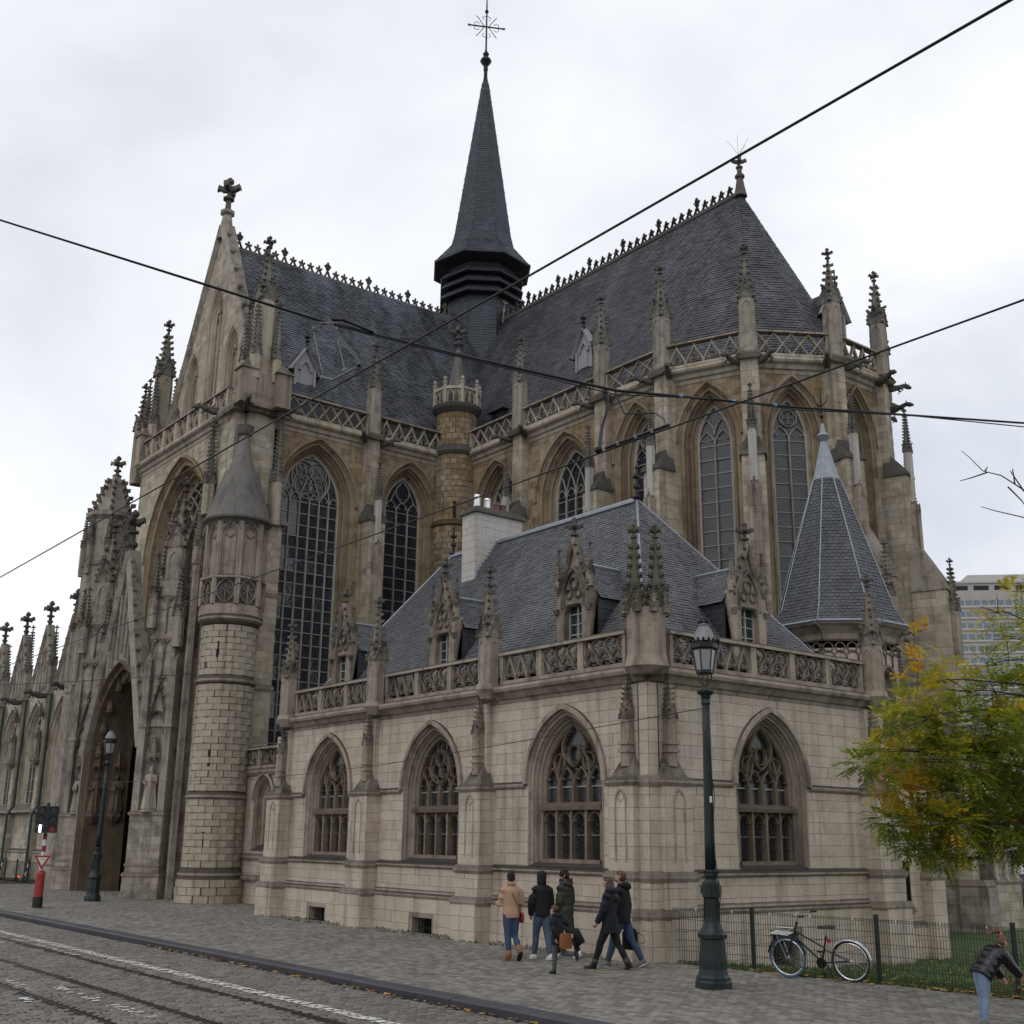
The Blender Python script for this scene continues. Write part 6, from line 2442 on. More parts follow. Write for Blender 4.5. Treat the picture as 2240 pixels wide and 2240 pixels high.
tag(o, 'short green grass on the lawn behind the mesh fence', 'grass')

# ------------------------------------------------------------------ street lamps
plain('lampgreen', (0.012, 0.022, 0.021), .45, .3, .3, 6, .1)
plain('lampgrey', (0.19, 0.19, 0.19), .5, .2)
m_, nt_, b_ = newmat('lampglass')
b_.inputs['Base Color'].default_value = (.27, .27, .26, 1)
b_.inputs['Roughness'].default_value = .25
MAT['lampglass'] = m_


def lamp_parts():
    P = {}
    m = MB()
    m.lathe((0, 0, 0), [(.31, 0), (.31, .10), (.29, .13), (.29, .17), (.25, .22), (.235, .30), (.235, .45), (.215, .70), (.21, .78), (.245, .80), (.25, .86), (.22, .90)], 8, pi / 8)
    P['base'] = m.mesh('base', 'lampgreen')
    m = MB()
    m.lathe((0, 0, 0), [(.22, .88), (.17, .98), (.145, 1.05), (.125, 1.15), (.12, 1.45)], 12)
    for k in range(12):
        a = 2 * pi * k / 12
        m.tube([(.135 * math.cos(a), .135 * math.sin(a), 1.05), (.122 * math.cos(a), .122 * math.sin(a), 1.45)], .012, 4)
    P['pedestal'] = m.mesh('pedestal', 'lampgreen')
    m = MB()
    m.lathe((0, 0, 0), [(.12, 1.44), (.155, 1.47), (.155, 1.70), (.12, 1.73), (.10, 1.76), (.115, 1.82), (.115, 1.90), (.085, 1.93)], 12)
    m.box(W0, -.17, .17, -.06, .06, 1.52, 1.66)
    m.box(W0, -.06, .06, -.17, .17, 1.52, 1.66)
    for k in range(10):
        a = 2 * pi * k / 10
        crocket(m, (.10 * math.cos(a), .10 * math.sin(a), 1.88), (math.cos(a), math.sin(a), 0), .05)
    P['collar'] = m.mesh('collar', 'lampgreen')
    m = MB()
    m.lathe((0, 0, 0), [(.095, 1.9), (.092, 2.4), (.078, 4.0), (.07, 4.78)], 14)
    P['shaft'] = m.mesh('shaft', 'lampgreen', True)
    m = MB()
    m.lathe((0, 0, 0), [(.07, 4.76), (.085, 4.8), (.075, 4.86), (.10, 4.95), (.115, 5.02), (.08, 5.08), (.05, 5.12)], 12)
    for k in range(8):
        a = 2 * pi * k / 8
        crocket(m, (.08 * math.cos(a), .08 * math.sin(a), 4.98), (math.cos(a), math.sin(a), 0), .08)
    P['capital'] = m.mesh('capital', 'lampgreen')
    m = MB()
    for k in range(4):
        a = pi / 4 + k * pi / 2
        m.tube([(.04 * math.cos(a), .04 * math.sin(a), 5.1), (.12 * math.cos(a), .12 * math.sin(a), 5.22), (.13 * math.cos(a), .13 * math.sin(a), 5.34)], .012, 5)
    m.lathe((0, 0, 0), [(.14, 5.32), (.165, 5.34), (.165, 5.38), (.15, 5.40)], 6)
    for k in range(6):
        a = 2 * pi * k / 6
        m.tube([(.155 * math.cos(a), .155 * math.sin(a), 5.38), (.215 * math.cos(a), .215 * math.sin(a), 5.78)], .012, 5)
    m.lathe((0, 0, 0), [(.21, 5.76), (.25, 5.80), (.25, 5.88), (.22, 5.92)], 6)
    for k in range(18):
        a = 2 * pi * k / 18
        crocket(m, (.235 * math.cos(a), .235 * math.sin(a), 5.91), (math.cos(a), math.sin(a), .6), .065)
    P['lantern_frame'] = m.mesh('lantern_frame', 'iron')
    m = MB()
    m.lathe((0, 0, 0), [(.150, 5.39), (.208, 5.77)], 6)
    P['lantern_glass'] = m.mesh('lantern_glass', 'lampglass')
    m = MB()
    m.lathe((0, 0, 0), [(.225, 5.92), (.20, 6.0), (.14, 6.14), (.09, 6.20), (.10, 6.23), (.06, 6.26)], 12)
    P['lantern_roof'] = m.mesh('lantern_roof', 'lampgrey')
    m = MB()
    for k in range(8):
        a = 2 * pi * k / 8
        crocket(m, (.07 * math.cos(a), .07 * math.sin(a), 6.26), (math.cos(a), math.sin(a), .7), .06)
    m.lathe((0, 0, 0), [(.07, 6.24), (.05, 6.3), (.01, 6.34)], 8)
    P['crown'] = m.mesh('crown', 'iron')
    return P


LP = lamp_parts()
for loc, lab, tilt in (((15.81, 14.46, 0), 'tall dark green cast iron street lamp standing near the bicycle, nearest the camera', (0.004, .006)), ((15.92, 45.28, 0), 'distant dark street lamp standing in front of the church portal', (0.0, .012))):
    t = thing('street_lamp', lab, 'street lamp', loc, .35, 'cast iron street lamps on the pavement')
    t.rotation_euler = (tilt[0], tilt[1], .35)
    for k, me in LP.items():
        link(k, me, t)
plain('sticker', (.7, .7, .68), .6)
m = MB()
m.tube([(15.9, 14.40, 1.0), (15.93, 14.34, 1.5), (15.78, 14.34, 2.4), (15.90, 14.37, 3.2), (15.74, 14.40, 4.2), (15.86, 14.38, 4.75)], .010, 4)
o = m.build('cable', 'iron')
tag(o, 'thin dark cable wound round the nearest street lamp', 'cable')
m = MB()
m.box(W0, 15.76, 15.82, 14.36, 14.365, 3.05, 3.16)
o = m.build('sticker', 'sticker')
tag(o, 'small white paper sticker halfway up the nearest street lamp', 'sticker')

# ------------------------------------------------------------------ traffic light
plain('red', (0.30, 0.025, 0.02), .5)
plain('whitepaint', (.62, .62, .60), .5)
plain('blackplastic', (.012, .012, .014), .45)
plain('lens', (.015, .012, .014), .2)
plain('lamp_on_white', (.85, .9, 1.0), .4, emit=6.0)
plain('lamp_on_red', (.22, .03, .01), .4, emit=.12)
plain('lamp_on_red2', (.9, .02, .03), .4, emit=5.0)
TL = thing('traffic_light', 'traffic light on a red and white pole with a yield sign by the kerb', 'traffic light', (12.95, 42.06, 0), 0)
ax = math.atan2(-42.06, -12.95)
m = MB()
m.lathe((0, 0, 0), [(.17, 0), (.17, .35)], 12)
m.build('pole_foot', 'blackplastic', TL)
m = MB()
m.lathe((0, 0, 0), [(.15, .35), (.15, 1.08), (.12, 1.16), (.06, 1.2)], 14)
m.build('pole_sleeve', 'red', TL)
for i in range(6):
    m = MB()
    m.lathe((0, 0, 0), [(.07, 1.2 + i * .2), (.07, 1.4 + i * .2)], 12)
    m.build('pole_band', 'whitepaint' if i % 2 == 0 else 'red', TL)
u_ = Vector((-math.sin(ax), math.cos(ax), 0))
n_ = Vector((math.cos(ax), math.sin(ax), 0))
fh = Fr(n_ * .10, u_, n_)
m = MB()
m.box(fh, -.36, .36, -.14, .10, 2.42, 3.30)
m.box(fh, -.03, .03, -.1, .0, 2.28, 2.45)
m.box(fh, -.05, .05, -.1, .02, 3.28, 3.42)
hd = m.build('signal_head', 'blackplastic', TL)
for c in (-.19, .19):
    for j, z in enumerate((2.56, 2.86, 3.16)):
        m = MB()
        ring = [fh.p(c + .105 * math.cos(t), .115, z + .105 * math.sin(t)) for t in [2 * pi * k / 16 for k in range(16)]]
        m.face(ring)
        m.build('lens', 'lamp_on_red' if (c > 0 and j == 0) else 'lens', hd)
        m = MB()
        m.bar(fh, [(c + .13 * math.cos(t), z + .13 * math.sin(t)) for t in [pi * k / 8 for k in range(9)]], .02, .1, .24)
        m.build('visor', 'blackplastic', hd)
m = MB()
m.box(fh, -.225, -.155, .118, .13, 2.44, 2.68)
m.build('lit_bar', 'lamp_on_white', hd)
fs = Fr(n_ * .14, u_, n_)
m = MB()
m.prism(fs, [(-.27, 1.68), (.27, 1.68), (0, 1.22)], -.01, .01, back=True)
sg = m.build('yield_sign', 'red', TL)
m = MB()
m.prism(fs, [(-.16, 1.62), (.16, 1.62), (0, 1.34)], .011, .016)
m.build('sign_face', 'whitepaint', sg)
plain('signyellow', (.55, .35, .08), .5)
m = MB()
for x in (-.07, -.025, .02, .065):
    m.box(fs, x - .016, x + .016, .017, .019, 1.54, 1.585)
m.build('sign_lettering', 'signyellow', sg)

# ------------------------------------------------------------------ mesh fence
plain('fencegreen', (.010, .022, .018), .45, .2)
FE = thing('mesh_fence', 'dark green welded mesh fence between the pavement and the lawn', 'fence', (18.25, 18.5, 0), world=True)
for i in range(len(FLN)):
    x, y = FLN[i]
    m = MB()
    m.box(W0, x - .035, x + .035, y - .03, y + .03, -.3, 1.12 + (.02 if i else 0))
    m.build('post', 'fencegreen', FE)
    m = MB()
    m.box(W0, x - .038, x + .038, y - .033, y + .033, 1.12, 1.15)
    m.build('post_cap', 'blackplastic', FE)
for i in range(len(FLN) - 1):
    a, b = Vector((*FLN[i], 0)), Vector((*FLN[i + 1], 0))
    L = (b - a).length
    f = Fr(a, b - a, Vector(((b - a).y, -(b - a).x, 0)))
    m = MB()
    k = int(L / .055)
    for j in range(1, k):
        x = L * j / k
        m.box(f, x - .0034, x + .0034, .040, .046, .02, 1.08)
    for h in (.05, .25, .45, .65, .85, 1.03, 1.06):
        m.box(f, .0, L, .046, .054, h - .004, h + .004)
    m.build('mesh_panel', 'fencegreen', FE)
    m = MB()
    for j in range(3):
        x = L * (j + .5) / 3
        m.box(f, x - .012, x + .012, .05, .062, 1.03, 1.075)
    m.build('clip', 'whitepaint', FE)

# ------------------------------------------------------------------ overhead wires
def wire(name, label, pts, r, cat='wire', group=None, mat='iron', n=6):
    m = MB()
    m.tube(pts, r, n, cap=False)
    o = m.build(name, mat)
    tag(o, label, cat, group)
    return o


wire('contact_wire', 'upper tram contact wire crossing the sky to the top right corner', [(4.15, y, 5.8 + .00012 * (y - 8) ** 2) for y in range(-20, 75, 5)], .0075, 'wire', 'tram contact wires over the street')
wire('contact_wire', 'lower tram contact wire passing in front of the sacristy roof', [(6.84, y, 5.8 + .00012 * (y - 8) ** 2) for y in range(-20, 75, 5)], .0075, 'wire', 'tram contact wires over the street')
SPAN = [(-6, 8.1, 7.3), (1.68, 8.09, 6.60), (4.31, 8.11, 6.60), (5.6, 7.95, 6.6), (7.3, 7.71, 6.62), (9.01, 6.88, 6.62), (11.21, 5.67, 6.63), (16, 3.0, 6.9)]
wire('feeder_cable', 'thick bundled feeder cable slung across the picture above the tram wires', SPAN, [.007, .007, .013, .016, .015, .012, .011, .011], 'cable')
wire('feeder_cable', 'thinner cable twisted along the thick feeder cable on the right', [(4.4, 8.06, 6.57), (5.6, 7.9, 6.56), (7.3, 7.69, 6.57), (8.2, 7.2, 6.60), (9.01, 6.84, 6.58), (10.1, 6.25, 6.61), (11.21, 5.65, 6.58)], .006, 'cable')
plain('porcelain', (.15, .155, .14), .4)
plain('tapeblue', (.15, .32, .5), .4)
HG = thing('wire_hanger', 'bent black hanger with pale insulators holding the upper tram wire under the feeder cable', 'hanger', (4.3, 8.1, 6.0), world=True)
m = MB()
m.tube([(4.75, 8.02, 6.60), (4.48, 8.08, 6.66), (4.36, 8.1, 6.63), (4.29, 7.78, 6.32), (4.20, 7.36, 6.02), (4.15, 7.2, 5.86)], .014, 7)
m.build('bent_bar', 'iron', HG)
m = MB()
for p in ((4.24, 8.15, 6.53), (4.36, 7.98, 6.50), (4.12, 7.72, 5.92), (4.19, 7.5, 5.93)):
    m.ball(p, .018, .018, .022, 8, 5)
m.build('insulator', 'porcelain', HG)
m = MB()
m.tube([(4.24, 8.15, 6.53), (4.31, 8.06, 6.57), (4.36, 7.98, 6.50)], .007, 5)
m.tube([(4.12, 7.72, 5.92), (4.15, 7.6, 5.87), (4.15, 7.25, 5.86)], .009, 5)
m.tube([(4.22, 8.13, 6.57), (4.38, 8.0, 6.57)], .009, 5)
m.build('bracket', 'porcelain', HG)
m = MB()
m.tube([(4.24, 8.15, 6.5), (4.12, 7.72, 5.95)], .003, 4)
m.tube([(4.36, 7.98, 6.48), (4.19, 7.5, 5.95)], .003, 4)
m.build('stay', 'porcelain', HG)
H2 = thing('wire_hanger', 'drooping black cable and clamp joining the feeder cable to the lower tram wire', 'hanger', (7.0, 7.5, 6.0), world=True)
m = MB()
m.tube([(7.2, 7.73, 6.60), (7.22, 7.72, 6.45), (7.02, 7.6, 6.1), (6.9, 7.5, 5.88), (6.84, 7.45, 5.82)], .017, 7)
m.tube([(7.3, 7.7, 6.60), (7.32, 7.6, 6.35), (7.28, 7.15, 6.22), (6.98, 6.75, 5.98), (6.86, 6.6, 5.84)], .010, 6)
m.build('jumper_cable', 'iron', H2)
m = MB()
m.tube([(6.84, 7.35, 5.83), (6.84, 6.55, 5.83)], .016, 6)
m.ball((6.84, 7.45, 5.84), .035, .05, .035, 8, 5)
m.build('clamp', 'iron', H2)
m = MB()
for y in (7.18, 6.95, 6.75):
    m.lathe((6.84, y, 5.81), [(.02, 0), (.024, .04)], 6)
m.build('clamp_sleeve', 'porcelain', H2)
tp = MB()
for t in (7.9, 8.4, 8.8, 9.3):
    y = 7.71 + (6.88 - 7.71) * (t - 7.3) / 1.71
    tp.tube([(t, y, 6.623), (t + .03, y - .015, 6.623)], .018, 8)
o = tp.build('cable_tape', 'tapeblue')
tag(o, 'pale blue tape marks wrapped on the feeder cable at right', 'tape')
wire('span_wire', 'thin wire sloping from the nearest lamp across the sacristy wall', [(15.84, 14.44, 4.72), (15.4, 19.5, 4.35), (15.5, 25, 4.1), (15.6, 32, 3.98), (15.8, 45.2, 4.3)], .008, 'wire')
wire('span_wire', 'thin level wire in front of the portal and nave gables', [(17.0, 40.5, 8.05), (14, 46, 8.0), (8, 60, 8.3)], .012, 'wire')
# ------------------------------------------------------------------ the tree at the right
m_, nt_, b_ = newmat('leaf')
at_ = node(nt_, "ShaderNodeAttribute", attribute_name="rnd")
c_ = ramp(nt_, at_.outputs['Fac'], [(0, (.085, .135, .018)), (.3, (.17, .225, .025)), (.55, (.33, .335, .03)), (.75, (.58, .45, .035)), (.9, (.58, .33, .03)), (1, (.42, .19, .02))])
nt_.links.new(c_, b_.inputs['Base Color'])
b_.inputs['Roughness'].default_value = .55
b_.inputs['Specular IOR Level'].default_value = .3
tr_ = node(nt_, "ShaderNodeBsdfTranslucent")
nt_.links.new(c_, tr_.inputs['Color'])
mx_ = node(nt_, "ShaderNodeMixShader")
mx_.inputs[0].default_value = .5
nt_.links.new(b_.outputs[0], mx_.inputs[1])
nt_.links.new(tr_.outputs[0], mx_.inputs[2])
nt_.links.new(mx_.outputs[0], nt_.nodes['Material Output'].inputs['Surface'])
MAT['leaf'] = m_
plain('bark', (.035, .028, .022), .9, 0, .4, 12, .6)

TREE = thing('tree', 'autumn tree with green and yellow feathery leaves reaching in from the right edge', 'tree', (22.6, 8.6, -.3), world=True)
rg = random.Random(5)
trunk = Vector((22.6, 8.6, -.35))


def unp(px, py, depth):
    """a point seen at a place of the picture, at a given distance along the view axis"""
    return CAMP + (_F + _R * ((px - 1120) / 2539.5) - _U * ((py - 1120) / 2539.5)) * depth


CL = []   # leaf clumps: centre, radius, yellowness
for px, py, r, yl, dp in (
        (2235, 1265, 26, .45, 19.5), (2215, 1300, 30, .5, 19), (2240, 1335, 34, .5, 20), (2150, 1330, 20, .75, 18.5), (2190, 1345, 26, .7, 19.5), (2225, 1390, 44, .55, 19), (2170, 1400, 30, .6, 20.5),
        (2250, 1440, 60, .45, 20.5), (2200, 1450, 44, .5, 18.6), (2150, 1460, 34, .5, 20), (2010, 1400, 18, .8, 18), (2000, 1450, 14, .8, 18.2), (2005, 1490, 20, .75, 18.4), (2050, 1440, 18, .7, 18.2),
        (2100, 1490, 34, .5, 19.5), (2060, 1510, 34, .55, 18.6), (2020, 1530, 34, .6, 18.4), (1980, 1540, 30, .55, 18.2), (2140, 1520, 44, .4, 20), (2200, 1520, 56, .35, 19), (2260, 1530, 70, .3, 20.5),
        (1950, 1580, 28, .45, 18), (1990, 1590, 40, .5, 18.6), (2050, 1590, 48, .45, 19.2), (2110, 1590, 50, .4, 18.4), (2180, 1600, 60, .3, 20), (2240, 1610, 66, .25, 18.8),
        (1915, 1640, 26, .35, 17.8), (1885, 1670, 20, .3, 17.6), (1935, 1670, 34, .45, 18), (1985, 1660, 44, .6, 18.6), (2040, 1660, 50, .4, 19.2), (2100, 1665, 52, .3, 18.4), (2170, 1670, 60, .25, 19.6), (2240, 1680, 70, .2, 18.8),
        (1950, 1720, 32, .55, 18), (1990, 1740, 44, .7, 18.5), (2050, 1735, 50, .45, 19), (2110, 1735, 50, .25, 18.2), (2175, 1740, 54, .2, 19.4), (2240, 1750, 60, .2, 20),
        (1935, 1790, 24, .3, 17.8), (1970, 1810, 34, .3, 18.2), (2020, 1800, 44, .35, 18.8), (2080, 1800, 46, .4, 18.2), (2140, 1800, 46, .2, 19.4), (2200, 1800, 46, .25, 18.6), (2250, 1810, 50, .2, 19.6),
        (1990, 1850, 22, .3, 18.4), (2040, 1850, 30, .35, 18.6), (2095, 1850, 28, .45, 18.4), (2070, 1885, 16, .45, 18.4), (2150, 1840, 28, .3, 19), (2230, 1845, 26, .3, 19),
        (2320, 1400, 90, .45, 19.5), (2330, 1560, 100, .35, 20), (2330, 1720, 90, .25, 19.2), (2430, 1480, 110, .4, 20.5), (2430, 1660, 110, .3, 20), (2540, 1560, 110, .35, 20.5), (2400, 1320, 80, .5, 20), (2540, 1400, 100, .45, 21)):
    d = dp + rg.uniform(-.5, .5)
    CL.append((unp(px, py, d), r / 2539.5 * d * 1.15, yl))
hub = [Vector((22.3, 8.8, 2.2)), Vector((22.0, 9.0, 3.2)), Vector((21.6, 9.2, 4.2)), Vector((21.4, 9.6, 5.2))]
m = MB()
m.tube([trunk, Vector((22.55, 8.65, 1.0)), hub[0], hub[1], hub[2], hub[3], Vector((21.3, 9.7, 6.3)), Vector((21.2, 9.8, 7.3))], [.26, .22, .19, .15, .12, .09, .05, .02], 10)
tk = m.build('trunk', 'bark', TREE)
bm_ = MB()
for q_, (c, r, yl) in enumerate(CL):
    if q_ % 3:
        continue
    h = min(hub, key=lambda q: (q - c).length + abs(q.z - c.z + .6))
    mid = h.lerp(c, .5) + Vector((rg.gauss(0, .12), rg.gauss(0, .12), .25 + rg.gauss(0, .1)))
    bm_.tube([h, h.lerp(mid, .6), mid, mid.lerp(c, .6) + Vector((0, 0, .06)), c], [.034, .026, .018, .011, .005], 5)
    for k in range(4):
        e = c + Vector((rg.gauss(0, 1), rg.gauss(0, 1), rg.gauss(0, .8))) * r * .7
        bm_.tube([mid.lerp(c, .75), e], [.009, .003], 4)
# bare twigs above the crown
for seq in ([(2330, 1180), (2240, 1072), (2190, 1040), (2150, 1030), (2120, 1000), (2103, 986)], [(2160, 1033), (2125, 1045), (2100, 1052)], [(2240, 1075), (2210, 1030)], [(2330, 1230), (2240, 1132), (2180, 1118), (2145, 1108)], [(2205, 1065), (2235, 1095), (2245, 1110)], [(2220, 1060), (2215, 1025)], [(2155, 1030), (2160, 1022)]):
    bm_.tube([unp(x, y, 19 + i * .05) for i, (x, y) in enumerate(seq)], [.011 * (1 - i / len(seq)) + .003 for i in range(len(seq))], 5)
bm_.build('branches', 'bark', TREE)
lm = MB()


def pinnate(p, dirv, L, col):
    """one feathery leaf: paired leaflets along a drooping midrib"""
    d = dirv.normalized()
    side = d.cross(Vector((0, 0, 1)))
    if side.length < .1:
        side = Vector((1, 0, 0))
    side.normalize()
    n = 6
    for k in range(n):
        t = (k + .6) / n
        q = p + d * L * t + Vector((0, 0, -.22 * L * t * t))
        for s_ in (-1, 1):
            o = (side * s_ * .9 + d * .45 + Vector((0, 0, -.25 + rg.uniform(-.25, .25)))).normalized()
            ll = L * .42 * (1 - .35 * abs(t - .45))
            w_ = d * ll * .21
            e = q + o * ll
            mid = q + o * ll * .5
            lm.face([tuple(q), tuple(mid + w_), tuple(e), tuple(mid - w_)], min(1, max(0, col + rg.gauss(0, .07))))


for c, r, yl in CL:
    n = int(20 + 460 * r * r)
    x, y, dd = proj(c)
    if x > 1.10:
        n = int(n * .35)
    elif y < .655:
        n = int(n * .2)
    elif y < .70:
        n = int(n * .55)
    tone = yl * .85 + .10 + rg.gauss(0, .13)
    for k in range(n):
        v = Vector((rg.gauss(0, 1), rg.gauss(0, 1), rg.gauss(0, .85)))
        p = c + v.normalized() * r * rg.random() ** .45
        pinnate(p, v + Vector((rg.gauss(0, .5), rg.gauss(0, .5), -.1)), rg.uniform(.18, .31), tone + (.12 if v.z > .6 else -.05) + (.35 if rg.random() < .06 else 0))
lm.build('crown', 'leaf', TREE)

# ------------------------------------------------------------------ far office block
plain('concrete', (.40, .37, .335), .85, 0, .08, .6)
plain('concrete_pale', (.46, .44, .41), .85, 0, .06, .6)
glass('glass_office', (.10, .15, .19), .2, (.20, .26, .31))
OB = thing('office_block', 'distant pale concrete office block with rows of bluish windows behind the tree', 'building', (262, 157, 0), world=True)
tl = unp(2072, 1277, 290)
u_ = Vector((.70, -.714, 0))
n_ = Vector((-.714, -.70, 0))
fo = Fr((tl.x, tl.y, 0), u_, n_)
HT = tl.z
m = MB()
m.box(fo, -1, 46, -16, 0, -2, HT)
m.build('wall', 'concrete', OB)
m = MB()
m.box(fo, -1.2, 46.2, -16.2, .3, HT, HT + .5)
m.box(fo, 6, 30, -12, -4, HT + .5, HT + 3)
m.build('roof', 'concrete_pale', OB)
wm = MB()
wm.box(Fr((0, 0, 0), (1, 0, 0), (0, -1, 0)), -.72, .72, -.1, .02, 0, 1.35)
wme = wm.mesh('window', 'glass_office')
rot = math.atan2(u_.y, u_.x)
fl = 2.85
for j in range(20):
    z = HT - 5.6 - fl * j
    if z < 3:
        break
    m = MB()
    m.box(fo, -.5, 46, 0, .25, z - .55, z - .05)
    m.build('spandrel', 'concrete_pale', OB)
    for k in range(24):
        if j > 14 and k > 8:
            continue
        link('window', wme, OB, loc=fo.p(.9 + 1.9 * k, .05, z), rz=rot)
m = MB()
for k in range(9):
    m.box(fo, 1.2 + 5 * k, 4.8 + 5 * k, 0, .08, HT - 1.7, HT - .6)
m.build('roof_vent', 'iron', OB)

# ------------------------------------------------------------------ far street behind the choir
m_, nt_, b_ = newmat('leaf_far')
at_ = node(nt_, "ShaderNodeAttribute", attribute_name="rnd")
c_ = ramp(nt_, at_.outputs['Fac'], [(0, (.05, .045, .02)), (.5, (.13, .09, .03)), (1, (.22, .13, .035))])
nt_.links.new(c_, b_.inputs['Base Color'])
MAT['leaf_far'] = m_
for i, (x, y, h, r, lab) in enumerate(((70, 38, 7.5, 3.2, 'brown autumn tree far off behind the church, nearest the right edge'), (78, 36, 9, 4.0, 'taller brown autumn tree at the far right beyond the parked cars'), (64, 30, 8, 3.4, 'thin brown autumn tree beyond the lawn, just outside the church corner'))):
    t = thing('far_tree', lab, 'tree', (x, y, -.7), 0, 'brown trees in the far street')
    m = MB()
    m.tube([(0, 0, 0), (.1, 0, h * .4), (0, .1, h * .8)], [.22, .16, .05], 7)
    for k in range(9):
        a = rg.uniform(0, 6.3)
        m.tube([(0, 0, h * rg.uniform(.35, .6)), (r * .6 * math.cos(a), r * .6 * math.sin(a), h * rg.uniform(.6, .95))], [.06, .015], 5)
    m.build('trunk', 'bark', t)
    m = MB()
    for k in range(2600):
        v = Vector((rg.gauss(0, 1), rg.gauss(0, 1), rg.gauss(0, 1))).normalized() * rg.random() ** .4
        p = Vector((v.x * r, v.y * r, h * .68 + v.z * h * .33))
        a = Vector((rg.gauss(0, 1), rg.gauss(0, 1), rg.gauss(0, 1))).normalized() * .13
        b = Vector((rg.gauss(0, 1), rg.gauss(0, 1), rg.gauss(0, 1))).normalized() * .09
        m.face([tuple(p - a), tuple(p + b), tuple(p + a), tuple(p - b)])
    m.build('crown', 'leaf_far', t)
plain('carblack', (.012, .012, .014), .25, .2)
plain('carwhite', (.55, .55, .54), .3)
plain('tyre', (.015, .015, .016), .8)
glass('carglass', (.02, .022, .025), .1)


def car(label, loc, rz, paint, L=4.3, H=1.5):
    t = thing('parked_car', label, 'car', loc, rz, 'cars parked in the far street')
    m = MB()
    W_ = .86
    prof = [(-L / 2, .35), (-L / 2, .75), (-L / 2 + .1, .92), (-L * .22, 1.0), (-L * .10, H), (L * .28, H), (L * .42, 1.0), (L / 2 - .05, .95), (L / 2, .5), (L / 2, .35)]
    m.loft([[(x * (1 if abs(y) < .8 else .97), y, z if z < 1.1 else z) for x, z in prof] for y in (-W_, -.74, .74, W_)], True, True)
    m.build('body', paint, t)
    for s_ in (-1, 1):
        m = MB()
        m.face([(-L * .17, s_ * (W_ + .004), 1.02), (-L * .09, s_ * (W_ + .004), H - .07), (L * .26, s_ * (W_ + .004), H - .07), (L * .36, s_ * (W_ + .004), 1.02)])
        m.build('side_window', 'carglass', t)
        for x in (-L * .31, L * .31):
            m = MB()
            m.lathe((0, 0, 0), [(.30, -.1), (.32, -.06), (.32, .06), (.30, .1)], 16)
            me = m.mesh('wheel', 'tyre')
            link('wheel', me, t, matrix=Matrix.Translation((x, s_ * .80, .32)) @ Matrix.Rotation(pi / 2, 4, 'X'))
    return t


car('black car parked far away at the right edge below the brown trees', (54.9, 30.3, -.45), .9, 'carblack')
car('white van parked far away behind the black car at the right edge', (60.5, 33.2, -.45), .8, 'carwhite', 4.9, 2.0)
# ------------------------------------------------------------------ bicycle
plain('bikeblack', (.012, .012, .016), .3, .3)
plain('chrome', (.6, .6, .6), .22, .9, .05)
plain('rubber', (.016, .016, .017), .7)
plain('rubber_blue', (.05, .10, .19), .6)
plain('saddle', (.02, .016, .016), .5)
bA, bB = Vector((18.20, 14.75, 0)), Vector((18.50, 13.62, 0))
bd = (bB - bA).normalized()
BK = thing('bicycle', 'black city bicycle with front rack and chrome handlebar leaning on the mesh fence', 'bicycle', ((bA + bB) / 2), math.atan2(bd.y, bd.x))
BK.scale = (1.07, 1.07, 1.07)
BK.rotation_euler = (math.radians(7), 0, math.atan2(bd.y, bd.x))
WR = .335
fxw, rxw = -.56, .56


def ring_pts(cx, cz, r, n=28, a0=0, a1=2 * pi):
    return [(cx + r * math.cos(a0 + (a1 - a0) * k / n), 0, cz + r * math.sin(a0 + (a1 - a0) * k / n)) for k in range(n + 1)]


for cx, tm in ((fxw, 'rubber_blue'), (rxw, 'rubber')):
    m = MB()
    m.tube(ring_pts(cx, WR, WR - .018), .020, 7, False)
    wl = m.build('wheel', tm, BK)
    m = MB()
    m.tube(ring_pts(cx, WR, WR - .045), .012, 6, False)
    m.build('rim', 'chrome', wl)
    m = MB()
    for k in range(28):
        a = 2 * pi * k / 28
        m.tube([(cx + .02 * math.cos(a + 1.2 * (-1) ** k), .02 * (-1) ** k, WR + .02 * math.sin(a + 1.2 * (-1) ** k)), (cx + (WR - .05) * math.cos(a), 0, WR + (WR - .05) * math.sin(a))], .0016, 3)
    m.tube([(cx, -.05, WR), (cx, .05, WR)], .022, 8)
    m.build('spokes', 'chrome', wl)
m = MB()
BB = (.06, 0, .29)
ST = (.17, 0, .72)
HD = (-.36, 0, .86)
HB = (-.41, 0, .70)
m.tube([BB, ST], .016, 8)
m.tube([BB, HB], .018, 8)
m.tube([(-.39, 0, .78), (.14, 0, .52)], .015, 8)
m.tube([(.13, 0, .50), (rxw, .05, WR)], .009, 6)
m.tube([(.13, 0, .50), (rxw, -.05, WR)], .009, 6)
m.tube([BB, (rxw, .05, WR)], .010, 6)
m.tube([BB, (rxw, -.05, WR)], .010, 6)
m.tube([HB, (-.33, 0, .93)], .018, 8)
m.build('frame', 'bikeblack', BK)
m = MB()
for s_ in (-1, 1):
    m.tube([HB, (-.45, s_ * .04, .62), (-.52, s_ * .05, .42), (fxw, s_ * .05, WR)], .011, 6)
m.build('fork', 'bikeblack', BK)
m = MB()
m.tube([(-.33, 0, .92), (-.30, 0, 1.02)], .012, 7)
m.tube([(-.08, -.28, 1.07), (-.20, -.25, 1.06), (-.34, -.14, 1.06), (-.37, 0, 1.02), (-.34, .14, 1.06), (-.20, .25, 1.06), (-.08, .28, 1.07)], .011, 7)
hb_ = m.build('handlebar', 'chrome', BK)
for s_ in (-1, 1):
    m = MB()
    m.tube([(-.19, s_ * .253, 1.06), (-.07, s_ * .282, 1.072)], .017, 8)
    m.build('grip', 'rubber', hb_)
m = MB()
m.tube([ST, (.19, 0, .82)], .012, 7)
